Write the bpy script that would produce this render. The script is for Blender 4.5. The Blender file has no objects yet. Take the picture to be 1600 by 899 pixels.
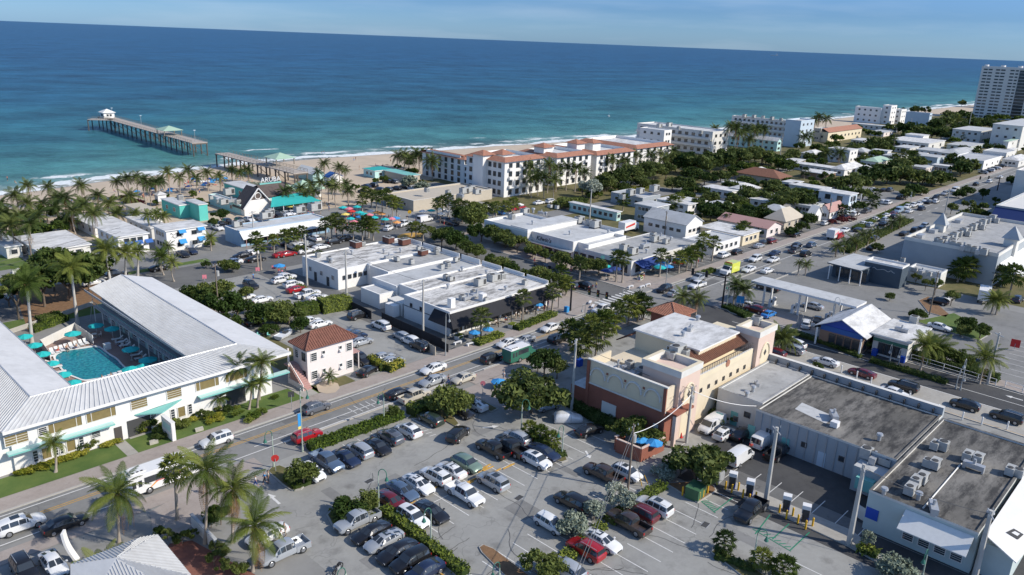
import bpy,bmesh,math,random
import numpy as np
from mathutils import Vector,Matrix,Euler
R_=random.Random(7)
SC=bpy.context.scene
COL=SC.collection
# ---- camera
CAMH=54.0
FPX,CX,CY=1225.0,800.0,449.5
TH,RO,AZ=math.radians(17.5),math.radians(2.24),math.radians(43.3)
ca,sa=math.cos(AZ),math.sin(AZ)
def lev(x,y,z):
 return Vector((x*sa+y*ca,-x*ca+y*sa,z))
_F=Vector((0,math.cos(TH),-math.sin(TH)));_U0=Vector((0,math.sin(TH),math.cos(TH)));_R0=Vector((1,0,0))
_R=_R0*math.cos(RO)+_U0*math.sin(RO);_U=-_R0*math.sin(RO)+_U0*math.cos(RO)
CF,CR,CU=lev(*_F),lev(*_R),lev(*_U)
cam=bpy.data.cameras.new('camera');camo=bpy.data.objects.new('camera',cam);COL.objects.link(camo)
cam.sensor_width=36.0;cam.lens=36.0*FPX/1600.0;cam.clip_start=0.5;cam.clip_end=90000.0
m=Matrix((CR,CU,-CF)).transposed().to_4x4();m.translation=Vector((0,0,CAMH));camo.matrix_world=m
SC.camera=camo
SC.render.resolution_x,SC.render.resolution_y=1024,575
# ---- sky, sun, exposure
SUN_EL,SUN_ROT=math.radians(36),math.radians(151.7)
W=bpy.data.worlds.new('World');SC.world=W;W.use_nodes=True
wn=W.node_tree;bgn=wn.nodes['Background']
sky=wn.nodes.new('ShaderNodeTexSky');sky.sky_type='NISHITA';sky.sun_disc=False
sky.sun_elevation=SUN_EL;sky.sun_rotation=SUN_ROT;sky.altitude=50;sky.air_density=1.0;sky.dust_density=0.6;sky.ozone_density=2.5
_tc=wn.nodes.new('ShaderNodeTexCoord');_sx=wn.nodes.new('ShaderNodeSeparateXYZ');wn.links.new(_tc.outputs['Generated'],_sx.inputs[0])
_rp=wn.nodes.new('ShaderNodeValToRGB');_rp.color_ramp.elements[0].position=.0;_rp.color_ramp.elements[0].color=(.43,.71,1.26,1);_rp.color_ramp.elements[1].position=.35;_rp.color_ramp.elements[1].color=(.78,.9,1.05,1);_e=_rp.color_ramp.elements.new(.04);_e.color=(.28,.49,.93,1)
_mx=wn.nodes.new('ShaderNodeMix');_mx.data_type='RGBA';_mx.blend_type='MULTIPLY';_mx.inputs[0].default_value=1.0
wn.links.new(_sx.outputs[2],_rp.inputs[0]);wn.links.new(sky.outputs[0],_mx.inputs[6]);wn.links.new(_rp.outputs[0],_mx.inputs[7])
_mp=wn.nodes.new('ShaderNodeMapping');_mp.inputs['Scale'].default_value=(2.5,2.5,22);wn.links.new(_tc.outputs['Generated'],_mp.inputs[0]);_cn=wn.nodes.new('ShaderNodeTexNoise');_cn.inputs['Scale'].default_value=2.2;_cn.inputs['Detail'].default_value=7;wn.links.new(_mp.outputs[0],_cn.inputs['Vector'])
_cr=wn.nodes.new('ShaderNodeMapRange');_cr.inputs[1].default_value=.48;_cr.inputs[2].default_value=.78;_cr.inputs[4].default_value=.16;wn.links.new(_cn.outputs[0],_cr.inputs[0])
_m2=wn.nodes.new('ShaderNodeMix');_m2.data_type='RGBA';wn.links.new(_cr.outputs[0],_m2.inputs[0]);wn.links.new(_mx.outputs[2],_m2.inputs[6]);_m2.inputs[7].default_value=(5.2,5.8,6.6,1)
wn.links.new(_m2.outputs[2],bgn.inputs[0]);bgn.inputs[1].default_value=0.13
sl=bpy.data.lights.new('sun','SUN');sl.energy=4.05;sl.angle=math.radians(0.55);sl.color=(1.0,0.93,0.82)
so=bpy.data.objects.new('sun',sl);COL.objects.link(so)
sd=Vector((math.sin(SUN_ROT)*math.cos(SUN_EL),math.cos(SUN_ROT)*math.cos(SUN_EL),math.sin(SUN_EL)))
so.rotation_euler=sd.to_track_quat('Z','Y').to_euler()
SC.view_settings.view_transform='Standard';SC.view_settings.look='None';SC.view_settings.gamma=1.0
SC.view_settings.use_curve_mapping=False;SC.view_settings.exposure=0.2
SC.cycles.max_bounces=6;SC.cycles.diffuse_bounces=2;SC.cycles.glossy_bounces=2;SC.cycles.transparent_max_bounces=8
# ---- photo pixel -> place on the ground (or at height h)
def G(px,py,h=0.0):
 d=CF*FPX+CR*(px-CX)+CU*(CY-py)
 t=(CAMH-h)/-d.z
 return(d.x*t,d.y*t)
def PX(a,b,z=0.0):
 v=Vector((a,b,z-CAMH));w=v.dot(CF)
 return CX+FPX*v.dot(CR)/w,CY-FPX*v.dot(CU)/w
def HT(px,py,ty):
 a,b=G(px,py);lo,hi=0.0,300.0
 for _ in range(40):
  mid=(lo+hi)/2
  if PX(a,b,mid)[1]>ty:lo=mid
  else:hi=mid
 return lo
def solve_line(px,h,a=None,b=None):
 lo,hi=(-80.0,2500.0)
 f=(lambda t:PX(a,t,h)[0])if a is not None else(lambda t:PX(t,b,h)[0])
 inc=a is None
 lo=1.0 if a is not None else(b if b<0 else 1.0)
 for _ in range(60):
  mid=(lo+hi)/2
  if(f(mid)<px)==inc:lo=mid
  else:hi=mid
 return lo
# ---- labels
REG={}
ORD=('first second third fourth fifth sixth seventh eighth ninth tenth eleventh twelfth thirteenth fourteenth fifteenth sixteenth seventeenth ' 'eighteenth nineteenth twentieth twenty-first twenty-second twenty-third twenty-fourth twenty-fifth twenty-sixth twenty-seventh twenty-eighth ' 'twenty-ninth thirtieth').split()
def tag(o,label,cat,group=None,x=None):
 o['category']=cat;o['label']=label
 if group:o['group']=group
 if x is None:x=PX(o.location.x,o.location.y)[0]if PX is not None else 0
 REG.setdefault(label,[]).append((x,o))
 return o
def ordinal(i):
 if i<30:return ORD[i]
 t={3:'thirty',4:'forty',5:'fifty',6:'sixty',7:'seventy'}[(i+1)//10]
 r=(i+1)%10
 return(t[:-1]+'ieth')if r==0 else t+'-'+ORD[r-1]
def finish_labels():
 for lab,L in REG.items():
  if len(L)<2:continue
  L.sort(key=lambda t:t[0])
  for i,(x,o)in enumerate(L):
   if i==0:e='leftmost of them'
   elif i==len(L)-1:e='rightmost of them'
   elif i<=(len(L)-1)/2:e=ordinal(i)+' from the left'
   else:e=ordinal(len(L)-1-i)+' from the right'
   o['label']=lab+', '+e
# ---- materials
def srgb(r,g,b):
 f=lambda c:(c/12.92)if c<=.04045 else((c+.055)/1.055)**2.4
 return(f(r/255),f(g/255),f(b/255))
MATS={}
def mat(name,col,rough=.8,var=.0,scale=1.0,col2=None,bump=0.0,bscale=None,metal=0.0,coat=0.0,spec=.5,detail=6,thresh=None,stretch=None):
 if name in MATS:return MATS[name]
 m=bpy.data.materials.new(name);m.use_nodes=True;nt=m.node_tree;N=nt.nodes;L=nt.links
 p=N['Principled BSDF'];p.inputs['Base Color'].default_value=(*col,1);p.inputs['Roughness'].default_value=rough
 p.inputs['Metallic'].default_value=metal;p.inputs['Coat Weight'].default_value=coat;p.inputs['Specular IOR Level'].default_value=spec
 if var or col2 or bump:
  tc=N.new('ShaderNodeTexCoord');src=tc.outputs['Object']
  g=N.new('ShaderNodeNewGeometry');src=g.outputs['Position']
  if stretch:
   mp=N.new('ShaderNodeMapping');mp.inputs['Scale'].default_value=stretch;L.new(src,mp.inputs[0]);src=mp.outputs[0]
  nz=N.new('ShaderNodeTexNoise');nz.inputs['Scale'].default_value=scale;nz.inputs['Detail'].default_value=detail;nz.inputs['Roughness'].default_value=.62
  L.new(src,nz.inputs['Vector'])
  if var or col2:
   r=N.new('ShaderNodeValToRGB');L.new(nz.outputs[0],r.inputs[0])
   lo,hi=thresh or(.3,.7)
   r.color_ramp.elements[0].position=lo;r.color_ramp.elements[1].position=hi
   c2=col2 or tuple(min(1,c*(1+var))for c in col)
   c1=col if col2 else tuple(c*(1-var)for c in col)
   r.color_ramp.elements[0].color=(*c1,1);r.color_ramp.elements[1].color=(*c2,1)
   L.new(r.outputs[0],p.inputs['Base Color'])
  if bump:
   n2=N.new('ShaderNodeTexNoise');n2.inputs['Scale'].default_value=bscale or scale*6;n2.inputs['Detail'].default_value=3;L.new(src,n2.inputs['Vector'])
   b=N.new('ShaderNodeBump');b.inputs['Strength'].default_value=bump;b.inputs['Distance'].default_value=.05
   L.new(n2.outputs[0],b.inputs['Height']);L.new(b.outputs[0],p.inputs['Normal'])
 MATS[name]=m
 return m
def stained(name,base,dark,light,s1=.08,s2=.9,rough=.92,lines=0.0,amt=.75,st=None,oil=0.0):
 """weathered paving or roofing: broad blotches, fine grain, long streaks and thin dark cracks"""
 m=bpy.data.materials.new(name);m.use_nodes=True;nt=m.node_tree;N=nt.nodes;L=nt.links;MATS[name]=m
 p=N['Principled BSDF'];p.inputs['Roughness'].default_value=rough
 g=N.new('ShaderNodeNewGeometry');mpp=N.new('ShaderNodeMapping');mpp.inputs['Scale'].default_value=st or(1,1,1);L.new(g.outputs['Position'],mpp.inputs[0])
 def noise(sc,det=6,vec=None,ro=.65):
  n=N.new('ShaderNodeTexNoise');n.inputs['Scale'].default_value=sc;n.inputs['Detail'].default_value=det;n.inputs['Roughness'].default_value=ro
  L.new(vec or mpp.outputs[0],n.inputs['Vector']);return n.outputs[0]
 def ramp(src,a,b,ca_,cb_):
  r=N.new('ShaderNodeValToRGB');r.color_ramp.elements[0].position=a;r.color_ramp.elements[1].position=b
  r.color_ramp.elements[0].color=(*ca_,1);r.color_ramp.elements[1].color=(*cb_,1);L.new(src,r.inputs[0]);return r.outputs[0]
 def mix(f,a,b,t='MIX'):
  mx=N.new('ShaderNodeMix');mx.data_type='RGBA';mx.blend_type=t
  if isinstance(f,float):mx.inputs[0].default_value=f
  else:L.new(f,mx.inputs[0])
  L.new(a,mx.inputs[6]);L.new(b,mx.inputs[7]);return mx.outputs[2]
 c=ramp(noise(s1),.35,.68,base,light)
 d=ramp(noise(s1*2.7,8,None,.75),.44 if st else.5,.60 if st else.72,(1,1,1),tuple(x/max(y,1e-3)for x,y in zip(dark,base)))
 c=mix(amt,c,d,'MULTIPLY')
 c=mix(.35,c,ramp(noise(s2,8),.3,.75,(.75,.75,.75),(1.12,1.12,1.12)),'MULTIPLY')
 if oil:
  vo=N.new('ShaderNodeTexVoronoi');vo.inputs['Scale'].default_value=.36;L.new(g.outputs['Position'],vo.inputs['Vector']);ad=N.new('ShaderNodeMath');ad.operation='MULTIPLY_ADD';ad.inputs[1].default_value=.45;L.new(noise(2.2,4),ad.inputs[0]);L.new(vo.outputs['Distance'],ad.inputs[2])
  c=mix(oil,c,ramp(ad.outputs[0],.27,.55,(.42,.41,.40),(1,1,1)),'MULTIPLY')
 if lines:
  v=N.new('ShaderNodeTexVoronoi');v.feature='DISTANCE_TO_EDGE';v.inputs['Scale'].default_value=.09
  wv=N.new('ShaderNodeVectorMath');wv.operation='ADD';nn=N.new('ShaderNodeTexNoise');nn.inputs['Scale'].default_value=.4;L.new(g.outputs['Position'],nn.inputs['Vector'])
  sc_=N.new('ShaderNodeVectorMath');sc_.operation='SCALE';sc_.inputs['Scale'].default_value=5.0;L.new(nn.outputs['Color'],sc_.inputs[0])
  L.new(g.outputs['Position'],wv.inputs[0]);L.new(sc_.outputs[0],wv.inputs[1]);L.new(wv.outputs[0],v.inputs['Vector'])
  c=mix(lines,c,ramp(v.outputs['Distance'],.0025,.006,(.55,.55,.55),(1,1,1)),'MULTIPLY')
 L.new(c,p.inputs['Base Color'])
 b=N.new('ShaderNodeBump');b.inputs['Strength'].default_value=.25;b.inputs['Distance'].default_value=.02
 L.new(noise(9.0,3),b.inputs['Height']);L.new(b.outputs[0],p.inputs['Normal'])
 return m
def leafmat(name,c1,c2,trans=.3):
 m=bpy.data.materials.new(name);m.use_nodes=True;nt=m.node_tree;N=nt.nodes;L=nt.links;MATS[name]=m
 p=N['Principled BSDF'];p.inputs['Roughness'].default_value=.65;p.inputs['Specular IOR Level'].default_value=.15
 g=N.new('ShaderNodeNewGeometry');nz=N.new('ShaderNodeTexNoise');nz.inputs['Scale'].default_value=.55;nz.inputs['Detail'].default_value=5;L.new(g.outputs['Position'],nz.inputs['Vector'])
 oi=N.new('ShaderNodeObjectInfo');ad=N.new('ShaderNodeMath');ad.operation='MULTIPLY_ADD';ad.inputs[1].default_value=.75;L.new(oi.outputs['Random'],ad.inputs[0]);
 sb=N.new('ShaderNodeMath');sb.operation='SUBTRACT';sb.inputs[1].default_value=.36;L.new(nz.outputs[0],sb.inputs[0]);L.new(sb.outputs[0],ad.inputs[2])
 r=N.new('ShaderNodeValToRGB');r.color_ramp.elements[0].position=.25;r.color_ramp.elements[1].position=.75
 r.color_ramp.elements[0].color=(*c1,1);r.color_ramp.elements[1].color=(*c2,1);L.new(ad.outputs[0],r.inputs[0]);L.new(r.outputs[0],p.inputs['Base Color'])
 t=N.new('ShaderNodeBsdfTranslucent');L.new(r.outputs[0],t.inputs[0]);mx=N.new('ShaderNodeMixShader');mx.inputs[0].default_value=trans
 L.new(p.outputs[0],mx.inputs[1]);L.new(t.outputs[0],mx.inputs[2]);L.new(mx.outputs[0],N['Material Output'].inputs[0])
 return m
M={}
def mk():
 A=M
 A['asphalt']=stained('asphalt',(.205,.203,.192),(.135,.133,.126),(.255,.25,.238),.07,1.2,lines=.5)
 A['asphalt_dark']=stained('asphalt_dark',(.05,.05,.052),(.03,.03,.032),(.08,.08,.08),.12,1.2,lines=.4)
 A['asphalt_mid']=stained('asphalt_mid',(.13,.128,.124),(.085,.085,.085),(.17,.168,.16),.08,1.0,lines=.6)
 A['lot']=stained('parking_concrete',(.285,.28,.26),(.18,.175,.165),(.335,.33,.305),.09,1.4,lines=.5,oil=.5)
 A['walk']=stained('pavement_concrete',(.36,.34,.30),(.26,.24,.21),(.42,.40,.36),.2,2.0)
 A['pinkwalk']=stained('brick_pavement',(.335,.285,.25),(.25,.21,.185),(.385,.335,.30),.3,3.0)
 A['courtyard']=stained('courtyard_brick',(.30,.20,.165),(.22,.14,.12),(.35,.25,.21),.4,3.0)
 A['redpave']=stained('red_paving',(.20,.075,.055),(.13,.05,.04),(.25,.11,.08),.4,3.0)
 A['ground']=stained('town_ground',(.24,.235,.22),(.16,.155,.14),(.30,.295,.28),.03,.8)
 A['sand']=mat('sand',(.52,.42,.31),.95,.10,.12,bump=.3,bscale=1.5)
 A['wetsand']=mat('wet_sand',(.27,.205,.15),.45,.10,.1)
 A['grass']=mat('lawn_grass',(.06,.115,.02),.95,col2=(.125,.17,.036),scale=.35,bump=.5,bscale=12)
 A['drygrass']=mat('dry_lawn',(.085,.09,.025),.95,col2=(.17,.14,.06),scale=.3,bump=.5,bscale=12)
 A['mulch']=mat('mulch',(.21,.12,.06),.95,.25,1.5,bump=.4)
 A['kerb']=mat('kerb_concrete',(.42,.40,.36),.9,.12,.8)
 A['white']=mat('white_paint_wall',(.80,.78,.74),.75,.04,.5)
 A['offwhite']=mat('off_white_wall',(.68,.66,.61),.8,.07,.6)
 A['whiteroof']=stained('white_roof_coating',(.66,.65,.62),(.38,.37,.35),(.74,.73,.71),.16,.8,.8,amt=.75,st=(.7,1.4,1))
 A['greyroof']=stained('grey_roof_coating',(.42,.43,.43),(.25,.25,.25),(.52,.53,.53),.15,.9)
 A['lightgreyroof']=stained('pale_grey_roof',(.48,.485,.48),(.27,.27,.26),(.58,.59,.59),.15,.9)
 A['plazaroof']=stained('plaza_roof_coating',(.64,.62,.58),(.20,.19,.175),(.76,.74,.70),.2,1.0,st=(.5,1.5,1),amt=.95)
 A['darkroof']=stained('weathered_tar_roof',(.115,.108,.096),(.024,.023,.022),(.26,.245,.22),.12,1.2,st=(.5,1.6,1),amt=.95)
 A['grimroof']=stained('worn_grey_roof',(.33,.33,.32),(.17,.17,.165),(.45,.45,.44),.25,.9)
 A['smoothroof']=stained('smooth_white_roof',(.64,.63,.61),(.46,.45,.43),(.70,.69,.67),.12,1.0,.6,amt=.5)
 A['ribroof']=stained('white_metal_roof',(.56,.56,.55),(.45,.445,.43),(.62,.62,.61),.12,1.0,.5,st=(1.6,.5,1),amt=.45)
 A['greywall']=mat('grey_blue_wall',(.36,.39,.41),.8,.06,.4)
 A['bluewall']=mat('pale_blue_wall',(.27,.42,.56),.8,.06,.4)
 A['skywall']=mat('sky_blue_wall',(.50,.585,.65),.8,.05,.4)
 A['aqua']=mat('aqua_wall',(.11,.52,.45),.75,.06,.4)
 A['palecyan']=mat('pale_aqua_wall',(.48,.70,.66),.75,.05,.4)
 A['palegreen']=mat('pale_grey_green_wall',(.50,.57,.55),.8,.06,.4)
 A['pink']=mat('pale_pink_wall',(.78,.70,.66),.8,.04,.4)
 A['rose']=mat('rose_wall',(.44,.26,.23),.8,.05,.4)
 A['yellow']=mat('pale_yellow_stucco',(.69,.59,.43),.85,.06,.5)
 A['cream']=mat('cream_wall',(.72,.62,.44),.85,.05,.5)
 A['peach']=mat('peach_stucco',(.68,.52,.43),.85,.05,.5)
 A['brickred']=mat('rust_red_stucco',(.29,.105,.068),.85,.10,.6)
 A['beige']=mat('beige_wall',(.50,.44,.35),.85,.06,.5)
 A['brownwall']=mat('brown_wall',(.30,.19,.13),.85,.08,.5)
 A['darkwall']=mat('dark_slate_wall',(.06,.085,.11),.75,.1,.4)
 A['navy']=mat('navy_fascia',(.01,.03,.13),.6)
 A['blueaw']=mat('blue_awning',(.03,.12,.38),.6)
 A['black']=mat('black_fabric',(.018,.018,.022),.85,.2,1.0)
 A['tile']=mat('terracotta_tile',(.20,.085,.058),.85,.22,1.8,bump=.2)
 A['tileorange']=mat('orange_tile',(.36,.165,.105),.85,.25,1.5,bump=.2)
 A['tilebrown']=mat('brown_tile',(.22,.10,.06),.85,.2,1.8)
 A['shingle']=mat('brown_shingle',(.11,.085,.075),.9,.25,1.5)
 A['greenroof']=mat('pale_green_roof',(.36,.50,.38),.7,.06,.8)
 A['tealaw']=mat('teal_awning',(.03,.38,.35),.65,.05,1)
 A['turq']=mat('turquoise_trim',(.20,.50,.455),.6)
 A['glass']=mat('window_glass',(.035,.045,.055),.12,.3,.8,spec=.8)
 A['curtain']=mat('ochre_blind',(.22,.17,.07),.5,.12,2)
 A['frame']=mat('white_window_frame',(.74,.72,.68),.6)
 A['darkframe']=mat('dark_window_frame',(.08,.07,.065),.6)
 A['metal']=mat('galvanised_metal',(.45,.46,.47),.45,.12,1.5,metal=.35)
 A['acgrey']=mat('air_conditioner_casing',(.42,.42,.40),.6,.15,1.2)
 A['acdark']=mat('dark_grille',(.06,.06,.06),.8)
 A['acrust']=mat('rusty_casing',(.13,.05,.035),.8,.2,1)
 A['polec']=mat('concrete_pole',(.47,.45,.41),.85,.1,.8)
 A['polewood']=mat('wooden_pole',(.20,.16,.125),.9,.15,.8)
 A['polegreen']=mat('green_lamp_metal',(.035,.16,.11),.5)
 A['lampgrey']=mat('pale_green_pole',(.40,.46,.38),.6)
 A['polegrey']=mat('grey_steel_pole',(.33,.35,.35),.5)
 A['signal']=mat('black_signal_paint',(.012,.012,.014),.5)
 A['cable']=mat('cable',(.10,.10,.10),.6)
 A['linew']=mat('white_road_paint',(.66,.65,.62),.8,.15,3)
 A['liney']=mat('yellow_road_paint',(.52,.30,.06),.8,.2,2)
 A['lineg']=mat('green_road_paint',(.02,.21,.12),.8,.2,2)
 A['yellowp']=mat('yellow_bollard_paint',(.75,.42,.02),.55)
 A['umbt']=mat('turquoise_canvas',(.02,.46,.45),.8,.05,2)
 A['umbb']=mat('blue_canvas',(.04,.28,.60),.8,.05,2)
 A['umbo']=mat('orange_canvas',(.75,.33,.10),.8,.05,2)
 A['umby']=mat('yellow_canvas',(.78,.62,.16),.8,.05,2)
 A['umbr']=mat('red_canvas',(.58,.035,.03),.8,.05,2)
 A['umbp']=mat('pink_canvas',(.72,.22,.27),.8,.05,2)
 A['umbw']=mat('white_canvas',(.75,.74,.70),.8,.05,2)
 A['umbd']=mat('deep_blue_canvas',(.02,.05,.20),.8,.05,2)
 A['tyre']=mat('tyre_rubber',(.02,.02,.02),.85)
 A['rim']=mat('wheel_rim',(.40,.41,.43),.3,metal=.7)
 A['carglass']=mat('car_glass',(.035,.042,.05),.05,spec=.9)
 A['head']=mat('headlight_lens',(.62,.64,.66),.15)
 A['tail']=mat('taillight_lens',(.42,.012,.012),.25)
 A['trunk']=mat('palm_trunk',(.34,.29,.235),.9,.15,1.5)
 A['royal']=mat('pale_royal_trunk',(.50,.47,.42),.85,.10,1.2)
 A['bark']=mat('bark',(.16,.125,.095),.95,.2,1.5)
 A['wood']=mat('weathered_pier_wood',(.26,.22,.175),.9,.2,.8)
 A['deck']=mat('pier_deck_boards',(.42,.37,.32),.9,.15,.8)
 A['pile']=mat('pier_pile',(.12,.10,.085),.9,.2,.6)
 A['rock']=mat('limestone',(.45,.42,.35),.9,.15,2)
 A['skin']=mat('skin',(.50,.28,.18),.6)
 A['cover']=mat('silver_car_cover',(.66,.67,.68),.4,.08,.8,metal=.1,bump=.5,bscale=1.8)
 A['plastic']=mat('white_plastic',(.76,.75,.73),.45)
 A['greenbox']=mat('green_cabinet',(.05,.13,.06),.6,.08,1)
 A['cbl']=mat('blue_panel',(.01,.07,.42),.45)
 A['boatw']=mat('boat_gelcoat',(.75,.76,.77),.3)
 A['leaf']=leafmat('broad_leaf',(0.045,0.08,0.016),(0.165,0.195,0.05))
 A['leafb']=leafmat('bright_leaf',(0.1,0.15,0.02),(0.24,0.28,0.05))
 A['leafd']=leafmat('dark_leaf',(0.035,0.065,0.016),(0.12,0.15,0.045))
 A['leafy']=leafmat('yellow_leaf',(0.24,0.25,0.025),(0.42,0.38,0.06))
 A['leafg']=leafmat('silver_leaf',(0.22,0.26,0.19),(0.4,0.43,0.34),.15)
 A['leafp']=leafmat('purple_leaf',(0.08,0.022,0.03),(0.17,0.045,0.045))
 A['frond']=leafmat('palm_frond',(0.065,0.1,0.018),(0.19,0.215,0.045),.25)
 A['frondd']=leafmat('dark_palm_frond',(0.045,0.072,0.018),(0.115,0.14,0.036),.2)
 A['frondbr']=leafmat('dry_frond',(0.27,0.15,0.06),(0.44,0.27,0.13),.2)
mk()
# ---- mesh builder
class MB:
 def __init__(s):s.v=[];s.f=[];s.mi=[];s.mats=[]
 def _m(s,m):
  if m not in s.mats:s.mats.append(m)
  return s.mats.index(m)
 def poly(s,pts,m):
  i=len(s.v);s.v+=[tuple(p)for p in pts];s.f.append(tuple(range(i,i+len(pts))));s.mi.append(s._m(m));return s
 def mesh(s,vs,fs,m):
  i=len(s.v);s.v+=[tuple(p)for p in vs];k=s._m(m)
  for f in fs:s.f.append(tuple(i+j for j in f));s.mi.append(k)
  return s
 def box(s,x0,x1,y0,y1,z0,z1,m,top=None,bottom=True):
  v=[(x0,y0,z0),(x1,y0,z0),(x1,y1,z0),(x0,y1,z0),(x0,y0,z1),(x1,y0,z1),(x1,y1,z1),(x0,y1,z1)]
  s.mesh(v,([(3,2,1,0)]if bottom else[])+[(0,1,5,4),(1,2,6,5),(2,3,7,6),(3,0,4,7)],m)
  s.mesh(v[4:],[(0,1,2,3)],top or m);return s
 def prism(s,pts,z0,z1,m,top=None):
  n=len(pts);v=[(x,y,z0)for x,y in pts]+[(x,y,z1)for x,y in pts]
  s.mesh(v,[(i,(i+1)%n,n+(i+1)%n,n+i)for i in range(n)],m)
  s.mesh(v[n:],[tuple(range(n))],top or m);return s
 def tube(s,p0,p1,r0,r1,m,n=8,cap=True):
  p0=Vector(p0);p1=Vector(p1);d=(p1-p0)
  if d.length<1e-6:return s
  q=d.to_track_quat('Z','Y');v=[]
  for p,r in((p0,r0),(p1,r1)):
   for i in range(n):
    t=2*math.pi*i/n;v.append(p+q@Vector((r*math.cos(t),r*math.sin(t),0)))
  fs=[(i,(i+1)%n,n+(i+1)%n,n+i)for i in range(n)]
  if cap:fs+=[tuple(range(n,2*n)),tuple(range(n-1,-1,-1))]
  return s.mesh(v,fs,m)
 def path(s,pts,r,m,n=6):
  for i in range(len(pts)-1):
   r0=r[i]if isinstance(r,(list,tuple))else r;r1=r[i+1]if isinstance(r,(list,tuple))else r
   s.tube(pts[i],pts[i+1],r0,r1,m,n)
  return s
 def data(s,name,smooth=False):
  me=bpy.data.meshes.new(name);me.from_pydata(s.v,[],s.f)
  for m in s.mats:me.materials.append(m)
  me.polygons.foreach_set('material_index',s.mi)
  if smooth:me.polygons.foreach_set('use_smooth',[True]*len(s.f))
  me.update();return me
 def build(s,name,parent=None,loc=(0,0,0),rz=0,kind=None,smooth=False):
  return inst(name,s.data(name,smooth),parent,loc,rz,kind)
def inst(name,me,parent=None,loc=(0,0,0),rz=0,kind=None,scale=None,rot=None):
 o=bpy.data.objects.new(name,me);COL.objects.link(o)
 o.location=loc
 o.rotation_euler=rot if rot else(0,0,rz)
 if scale is not None:o.scale=scale if hasattr(scale,'__len__')else(scale,)*3
 if parent:o.parent=parent
 if kind:o['kind']=kind
 return o
def root(name,x,y,z=0,rz=0,scale=None):
 o=inst(name,None,None,(x,y,z),rz,scale=scale);o.empty_display_size=.5;return o
def sheet(name,rects,m,z,kind='structure'):
 b=MB()
 for r in rects:
  if len(r)==4 and not hasattr(r[0],'__len__'):
   a0,a1,b0,b1=r;b.poly([(a0,b0,z),(a1,b0,z),(a1,b1,z),(a0,b1,z)],m)
  else:
   P=[G(*p)for p in r]
   ar=sum(P[i][0]*P[(i+1)%len(P)][1]-P[(i+1)%len(P)][0]*P[i][1]for i in range(len(P)))
   if ar<0:P=P[::-1]
   b.poly([(x,y,z)for x,y in P],m)
 return b.build(name,kind=kind)
def text_mesh(name,s,size,m,parent,loc,rot,extrude=.04,italic=False):
 cu=bpy.data.curves.new(name,'FONT');cu.body=s;cu.size=size;cu.extrude=extrude;cu.align_x='CENTER';cu.align_y='CENTER';cu.resolution_u=2
 if italic:cu.shear=.35
 t=bpy.data.objects.new(name,cu);me=bpy.data.meshes.new_from_object(t);bpy.data.objects.remove(t)
 me.materials.clear();me.materials.append(m)
 return inst(name,me,parent,loc,rot=rot)
# ==== GROUND, BEACH, SEA
SH=[(-3000,292),(-300,292),(30,294),(68,298),(110,308),(150,313),(220,311),(300,301),(412,285),(600,281),(1055,277),(2500,270),(60000,270)]
def shore(a):return float(np.interp(a,[p[0]for p in SH],[p[1]for p in SH]))
g_=MB();g_.poly([(-4000,-4000,0),(60000,-4000,0),(60000,238,0),(-4000,238,0)],M['ground']);g_.build('ground',kind='structure')
def strip(name,m,f0,f1,z0,z1):
 b=MB();A_=sorted(set([p[0]for p in SH]+list(range(-200,1100,20))))
 for a,c in zip(A_[:-1],A_[1:]):b.poly([(a,f0(a),z0),(c,f0(c),z0),(c,f1(c),z1),(a,f1(a),z1)],m)
 return b.build(name,kind='structure')
wob=lambda a:2.5*math.sin(a*.045)+1.5*math.sin(a*.13+1)
strip('beach_sand',M['sand'],lambda a:238,lambda a:shore(a)-12,0,-.15)
strip('beach_sand_slope',M['sand'],lambda a:shore(a)-12,lambda a:shore(a)-4+wob(a)*.5,-.15,-.45)
strip('wet_sand',M['wetsand'],lambda a:shore(a)-4+wob(a)*.5,lambda a:shore(a)+60,-.45,-4)
sheet('dune_sand',[(-60,700,214,237.9)],M['sand'],.012)
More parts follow.
